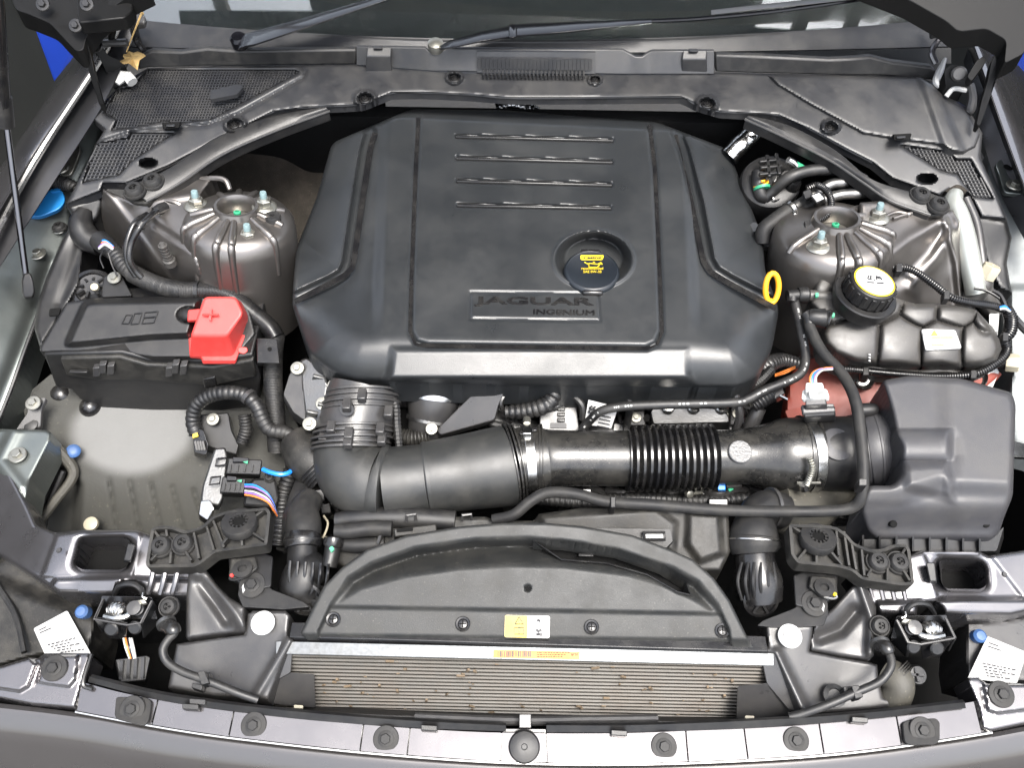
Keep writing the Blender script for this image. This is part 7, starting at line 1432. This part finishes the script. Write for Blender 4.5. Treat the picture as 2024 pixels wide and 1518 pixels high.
# headlamps with their labels
for s, lab, pts in ((0, 'dark headlamp housing at the lower left corner', [(0, 1106), (15, 1095), (90, 1150), (150, 1180), (185, 1182), (190, 1240), (178, 1290), (90, 1296), (58, 1302), (0, 1318), (-40, 1310), (-40, 1130)]), (1, 'dark headlamp housing at the lower right corner', [(1910, 1230), (1990, 1222), (2080, 1205), (2080, 1350), (1960, 1352), (1912, 1340), (1905, 1300)])):
    t = thing('headlamp', lab, 'headlamp', P(60 if not s else 1985, 1240, -.06), 'headlamps')
    zh = (lambda X, Y: -.005-.0001*(Y-1200)-.02*sm(-20, 20, X*.35+1150-Y)) if not s else (lambda X, Y: -.005-.0001*(Y-1240)+0*X)
    mk('housing', relief_vf(pts, zh, 5, .08, (10, .012)), M['gry'] if s else M['blkd'], t)
    if not s: mk('ridge', ptube([(-10, 1150, .0, .004), (30, 1215, .0, .004), (48, 1290, .0, .004)], seg=8), M['rub'], t)
    mk('blue_cap', lathe_vf(P(163, 1210, .0) if not s else P(1935, 1258, .0), (0, -.2, 1), [(.009, -.01), (.009, .003), (.006, .006), (.0005, .0065)], 20), M['blu2'], t)
    L = [(66, 1243), (133, 1207), (180, 1293), (92, 1302)] if not s else [(1952, 1258), (2030, 1290), (2010, 1352), (1912, 1342)]
    LZ = .002
    zz = [.022, .024, .03, .026] if not s else [.026, .026, .032, .03]
    lbm = mk('paper_label', loft_vf([[P(x, y, z-.0008) for (x, y), z in zip(roundpoly(L, 4, 3), [LZ]*16)], [P(x, y, z) for (x, y), z in zip(roundpoly(L, 4, 3), [LZ]*16)]]), M['paper'], t, flat=True, label='white label with small grey print')
    def lpt(u, v):
        zb = (zz[0]*(1-u)+zz[1]*u)*(1-v)+(zz[3]*(1-u)+zz[2]*u)*v; q = [np.array(k, float) for k in L]
        w = (q[0]*(1-u)+q[1]*u)*(1-v)+(q[3]*(1-u)+q[2]*u)*v; return P(w[0], w[1], LZ+.0006)
    g = G(); random.seed(11+s)
    for r in range(5):
        u = .16+.05*r
        v = .60+r*.07
        while u < .86-(r % 2)*.2:
            w = random.uniform(.03, .10); g.add(bar_vf(lpt(u, v), lpt(min(.9, u+w), v), .0016, .0004)); u += w+.035
    for r in range(2): g.add(bar_vf(lpt(.1, .12+r*.08), lpt(.32+.1*r, .12+r*.08), .0013, .0004))
    mk('print_mark', g, M['ink'], lbm, flat=True)
# plug in the dark pocket on the left, hose in the right one
pk = thing('connector', 'dark green multi-pin plug with a bunch of wires in the pocket below the left latch', 'connector', P(260, 1330, -.06))
mk('body', pprism([(228, 1304, .0), (290, 1296, .0), (297, 1300, .0), (288, 1345, -.01), (238, 1350, -.01)], [(228, 1312, -.05), (290, 1304, -.05), (297, 1308, -.05), (288, 1356, -.06), (238, 1360, -.06)], r=3), M['void'] if False else M['blk'], pk, bev=.002)
for k in range(4): mk('rib', pbar((242+k*14, 1306-k*2, .002), (240+k*14, 1342, -.007), .004, .006), M['gls'], pk)
for k, m in enumerate(('whtw', 'orgw', 'gls', 'gink', 'whtw')): mk('wire', ptube([(244+k*4, 1262, .01), (248+k*4, 1280, .01), (256+k*3, 1302, .0)], .0014, seg=6), M[m], pk)
wf = thing('washer_filler', 'dark ribbed hose elbow with a slotted cap in the pocket below the right latch', 'hose', P(1760, 1360, -.05))
mk('elbow', ptube([(1752, 1330, .0, .020), (1770, 1342, .005, .021), (1775, 1362, .0, .020), (1760, 1392, -.02, .022)], seg=22), M['liner'], wf)
for k in range(4): mk('rib', ptube([(1768+k*3, 1328+k*4, .004), (1770+k*3, 1330+k*4, .004)], .0225, seg=22, smooth=False), M['blkd'], wf)
mk('cap', lathe_vf(P(1812, 1335, .01), (.1, -.3, 1), [(.013, -.02), (.013, .0), (.011, .004), (.0005, .005)], 18), M['blk'], wf)
mk('cap_cross', G(box_vf(P(1812, 1335, .0165), .009, .0016, .002), box_vf(P(1812, 1335, .0165), .0016, .009, .002)), M['gry'], wf)
# ------------------------------------------------------------------ fan shroud and hoses behind the cover
fs_ = thing('fan_shroud', 'dark plastic fan shroud behind the radiator cover', 'fan shroud', P(1100, 1050, -.05))
SH = [(660, 1035), (760, 1022), (960, 1022), (985, 1030), (1055, 1030), (1065, 1016), (1150, 1004), (1300, 1002), (1420, 1008), (1440, 1020), (1444, 1090), (1425, 1130), (1370, 1130), (1250, 1075), (1080, 1050), (900, 1055), (760, 1090), (690, 1130), (660, 1110)]
sz = idw([(660, 1060, .03), (800, 1030, .05), (1000, 1030, .05), (1080, 1030, .06), (1250, 1005, .075), (1420, 1020, .07), (1400, 1110, .05), (1250, 1070, .05), (1000, 1050, .045)], 3)
mk('shell', relief_vf(SH, lambda X, Y: sz(X, Y)+.012*sm(0, 16, sd([(1062, 1012), (1300, 998), (1345, 1030), (1340, 1100), (1060, 1060)], X, Y))*.6+.010*sm(0, 16, sd([(1352, 1005), (1430, 1008), (1436, 1100), (1380, 1120), (1350, 1080)], X, Y)), 3.5, .04, (7, .006)), M['blkd'], fs_, ang=60)
mk('frame', pprism([(1160, 1044, .078), (1325, 1046, .078), (1330, 1070, .07), (1310, 1090, .065), (1240, 1066, .07)], [(1160, 1050, .05), (1325, 1052, .05), (1330, 1078, .05), (1310, 1098, .05), (1240, 1074, .05)], r=4), M['blk'], fs_, bev=.002)
mk('white_window', slab_vf([(1276, 1056, .081), (1310, 1056, .081), (1311, 1064, .080), (1277, 1064, .080)], .002), M['wht'], fs_)
mk('window_rim', tube_vf([tuple(P(*q)) for q in ((1272, 1053, .082), (1314, 1053, .082), (1315, 1067, .08), (1273, 1067, .08), (1272, 1053, .082))], .0022, seg=6, smooth=False), M['blk'], fs_)
for x in (812, 922):
    mk('hook', ptube([(x-9, 1030, .07), (x-8, 1018, .078), (x+9, 1017, .078), (x+10, 1028, .07)], .0022, seg=6, smooth=False), M['gry'], fs_)
mk('left_box', pprism([(778, 1046, .075), (862, 1036, .075), (864, 1052, .07), (780, 1062, .07)], [(778, 1054, .045), (862, 1044, .045), (864, 1060, .045), (780, 1070, .045)], r=3), M['blkd'], fs_, bev=.0015)
mk('left_box_hole', slab_vf([(784, 1046, .0765), (816, 1043, .0765), (816, 1049, .0755), (784, 1052, .0755)], .001), M['void'], fs_)
mk('strap_clip', pbar((748, 1075, .05), (758, 1042, .065), .005, .008), M['gry'], fs_, bev=.001)
rh = thing('radiator_hose', 'thick black radiator hose and ribbed elbow at the left end of the radiator', 'hose', P(600, 1100, .0))
mk('hose', ptube([(618, 942, -.02, .022), (600, 985, .0, .021), (588, 1025, .01, .021), (590, 1060, .02, .022)], seg=22), M['rub'], rh)
mk('hose_elbow', ptube([(615, 985, .03, .018), (600, 1010, .04, .022), (600, 1040, .045, .0245), (600, 1062, .045, .0235)], seg=24), M['rubg'], rh)
mk('collar', ptube([(600, 1058, .046, .0245), (599, 1068, .045, .0265), (598, 1076, .044, .0262), (598, 1084, .043, .0235)], seg=26, smooth=False), M['gls'], rh)
mk('spring_ring', ptube([(599, 1066, .046), (599, 1070, .045)], .0272, seg=28, smooth=False), M['blk'], rh)
mk('pipe', ptube([(598, 1084, .043, .020), (598, 1105, .04, .021), (600, 1118, .038, .023)], seg=24), M['blk'], rh)
mk('elbow_body', ptube([(640, 1125, .03, .018), (612, 1130, .032, .030), (600, 1160, .022, .032), (604, 1190, .012, .026)], seg=26), M['blk'], rh)
for k in range(6): mk('rib', ptube([(574+k*15, 1108+k*1.5, .068-k*.002, .0022), (572+k*15, 1140, .056, .0024), (576+k*13, 1178, .034, .0022)], seg=8), M['gls'], rh)
mk('end_ring', lathe_vf(P(606, 1182, .03), (.05, -.7, .7), [(.023, 0), (.023, .006), (.019, .007), (.018, .003), (.0005, .003)], 28), M['gls'], rh)
for k in range(6):
    a = k*math.pi/3; u, v, w = frame((.05, -.7, .7)); d = u*math.cos(a)+v*math.sin(a)
    mk('rib', box_vf(P(606, 1182, .03)+d*.012+w*.005, .008, .0016, .003, d, w.cross(d), w), M['blk'], rh)
mk('branch', ptube([(660, 1062, .055, .010), (658, 1080, .05, .011), (655, 1100, .045, .011), (650, 1120, .04, .011)], seg=16), M['blk'], rh)
mk('branch_collar', ptube([(660, 1062, .056, .013), (659, 1074, .052, .0145), (658, 1080, .05, .013)], seg=18, smooth=False), M['gls'], rh)
mk('small_hose', ptube([(662, 1050, .06, .0095), (690, 1050, .06, .0105), (730, 1045, .06, .011), (775, 1046, .06, .011)], seg=16), M['rubg'], rh)
mk('small_hose', ptube([(672, 1076, .04, .010), (710, 1078, .04, .011), (760, 1075, .04, .011)], seg=14), M['rubg'], rh)
mk('cross_hose', ptube([(665, 1030, .04, .012), (720, 1025, .045, .015), (800, 1024, .05, .015), (900, 1030, .05, .014)], seg=14), M['rub'], rh)
mk('green_mark', slab_vf([(650, 1084, .064), (656, 1079, .065), (661, 1085, .064), (655, 1092, .062)], .003, r=2), M['grn'], rh)
rh2 = thing('radiator_hose', 'thick black radiator hose and ribbed elbow at the right end of the radiator', 'hose', P(1500, 1100, .0))
mk('hose', ptube([(1545, 1010, .04, .026), (1520, 1005, .05, .026), (1500, 1014, .055, .026), (1492, 1035, .055, .0265)], seg=26), M['rub'], rh2)
mk('ring', ptube([(1528, 1003, .05), (1522, 1003, .051)], .0285, seg=28, smooth=False), M['gry'], rh2)
mk('neck', ptube([(1492, 1030, .056, .027), (1490, 1055, .055, .033), (1490, 1068, .053, .034)], seg=30), M['rubg'], rh2)
mk('collar', ptube([(1490, 1066, .053, .0355), (1490, 1080, .050, .0358), (1490, 1086, .049, .034), (1491, 1094, .047, .030)], seg=34, smooth=False), M['rubg'], rh2)
mk('spring_ring', ptube([(1490, 1068, .054), (1490, 1070, .0535)], .0366, seg=34, smooth=False), M['stl'], rh2)
mk('elbow_body', ptube([(1491, 1092, .047, .0265), (1494, 1120, .042, .028), (1499, 1150, .032, .032), (1502, 1185, .018, .030)], seg=30), M['gls'], rh2)
for k in range(6): mk('rib', ptube([(1466+k*12.5, 1112, .060+.008*math.sin((k+.5)/6*math.pi), .002), (1458+k*15, 1150, .054+.010*math.sin((k+.5)/6*math.pi), .0024), (1466+k*13, 1186, .034+.008*math.sin((k+.5)/6*math.pi), .0022)], seg=8), M['blk'], rh2)
mk('end_ring', lathe_vf(P(1502, 1184, .03), (.0, -.7, .7), [(.024, 0), (.024, .006), (.020, .007), (.019, .003), (.0005, .003)], 28), M['gls'], rh2)
for k in range(6):
    a = k*math.pi/3; u, v, w = frame((.0, -.7, .7)); d = u*math.cos(a)+v*math.sin(a)
    mk('rib', box_vf(P(1502, 1184, .03)+d*.012+w*.005, .008, .0016, .003, d, w.cross(d), w), M['blk'], rh2)
# small lit details in the dark gap under the intake
dg = thing('wiring_loom', 'loose dark loom with small blue and white plugs under the intake hose', 'wiring loom', P(1300, 990, .0))
mk('loom', ptube([(1060, 985, .0), (1150, 992, -.01), (1260, 985, .0), (1400, 990, -.01), (1480, 985, .0)], .010, seg=10, corr=(.008, .001)), M['rub'], dg)
mk('blue_plug', pprism([(1419, 958, .03), (1434, 958, .03), (1434, 969, .027), (1419, 969, .027)], [(1419, 962, .01), (1434, 962, .01), (1434, 973, .01), (1419, 973, .01)]), M['bluew'], dg, bev=.001)
mk('pin', pbar((1436, 962, .028), (1465, 960, .028), .004, .004), M['gry'], dg)
mk('green_tab', pbar((1440, 970, .02), (1448, 966, .02), .004, .003), M['grn'], dg)
mk('screw', lathe_vf(P(1360, 975, .03), (.3, -.6, .5), [(.006, 0), (.006, .006), (.004, .007)], 12), M['zinc'], dg)
mk('screw', pbar((1370, 976, .028), (1388, 974, .028), .004, .004), M['zinc'], dg)
for (x, y, w, h) in ((1400, 985, 40, 22), (1150, 965, 20, 16), (1310, 990, 30, 20), (1560, 975, 30, 24), (1640, 985, 40, 26)):
    mk('plug', pprism([(x, y, .01), (x+w, y, .01), (x+w, y+h, .005), (x, y+h, .005)], [(x, y+4, -.03), (x+w, y+4, -.03), (x+w, y+h+4, -.03), (x, y+h+4, -.03)], r=4), M['gls'], dg, bev=.002)
lg = thing('wiring_loom', 'dark connectors and thin wires beside the elbow duct on the left', 'wiring loom', P(650, 985, .0))
mk('plug', pprism([(622, 968, .02), (640, 966, .02), (643, 990, .012), (624, 992, .012)], [(622, 974, -.02), (640, 972, -.02), (643, 996, -.02), (624, 998, -.02)], r=3), M['gls'], lg, bev=.002)
mk('plug', pprism([(632, 998, .01), (652, 995, .01), (655, 1014, .0), (636, 1016, .0)], [(632, 1004, -.02), (652, 1000, -.02), (655, 1020, -.02), (636, 1022, -.02)], r=3), M['blk'], lg, bev=.002)
for k, m in enumerate(('gink', 'gink', 'whtw', 'gls')): mk('wire', ptube([(655, 985+k*4, .01), (680, 995+k*4, .0), (715, 1005+k*5, -.01), (740, 1020, -.03)], .002, seg=6), M[m], lg)
mk('red_tip', pbar((675, 996, .012), (684, 999, .012), .005, .004), M['red'], lg)
mk('wire', ptube([(640, 1020, .01), (648, 1035, .02), (640, 1060, .02), (628, 1072, .01)], .0016, seg=6), M['cream'], lg)
mk('conduit', ptube([(575, 930, .0), (560, 980, -.02), (556, 1030, -.02), (550, 1080, -.03)], .012, seg=12, corr=(.007, .0014)), M['rub'], lg)
mk('hose', ptube([(585, 880, -.01), (580, 930, -.03), (610, 985, -.04)], .012, seg=12), M['rub'], lg)
# ------------------------------------------------------------------ small looms, pipes and brackets deep in the gaps
random.seed(21)
dn = thing('wiring_loom', 'tangle of dark wires and plated brackets deep below the left coupling elbow', 'wiring loom', P(600, 960, -.08))
def clutter(t, x0, x1, y0, y1, z, n, lum=1):
    for k in range(n):
        x = random.uniform(x0, x1); y = random.uniform(y0, y1); a = random.uniform(-.6, .6); L = random.uniform(30, 80)
        p = [(x+math.cos(a)*L*f+random.uniform(-5, 5), y+math.sin(a)*L*f+random.uniform(-5, 5), z+random.uniform(-.02, .015)) for f in (0, .35, .7, 1)]
        mk('wire', ptube(p, random.choice((.002, .003, .0045, .006)), seg=8), M[random.choice(('rub', 'gry', 'rubg', 'gls', 'rub', 'blkd'))], t)
    for k in range(n//2):
        x = random.uniform(x0, x1); y = random.uniform(y0, y1); w = random.uniform(10, 22); h = random.uniform(8, 16); zz = z+random.uniform(-.02, .01)
        mk('bracket', pprism([(x, y, zz), (x+w, y-1, zz), (x+w+1, y+h, zz-.006), (x-1, y+h, zz-.006)], [(x, y+4, zz-.03), (x+w, y+3, zz-.03), (x+w+1, y+h+5, zz-.03), (x-1, y+h+5, zz-.03)], r=2), M[random.choice(('gry', 'alu', 'blk', 'gls', 'zinc'))], t, bev=.001)
        if k % 2: inst('bolt', ME_CAP, P(x+w/2, y+h/2, zz-.002), (0, -.3, 1), t, random.uniform(.3, .5))
clutter(dn, 545, 650, 880, 1090, -.05, 16)
dn2 = thing('wiring_loom', 'tangle of dark wires and small brackets in the gap under the bellows', 'wiring loom', P(1250, 985, -.06))
clutter(dn2, 1050, 1440, 962, 1002, -.015, 18)
dn3 = thing('wiring_loom', 'tangle of dark wires and brackets between engine block and intake hose', 'wiring loom', P(1150, 820, -.02))
clutter(dn3, 780, 1440, 775, 840, .015, 22)
dn4 = thing('wiring_loom', 'tangle of dark pipes and brackets below the right radiator mount bush', 'wiring loom', P(1590, 1000, -.02))
clutter(dn4, 1550, 1690, 965, 1040, -.01, 12)
dn5 = thing('wiring_loom', 'tangle of dark pipes and wires in the shadow behind the right tower brace', 'wiring loom', P(1560, 400, .06))
clutter(dn5, 1470, 1640, 250, 500, .09, 16)
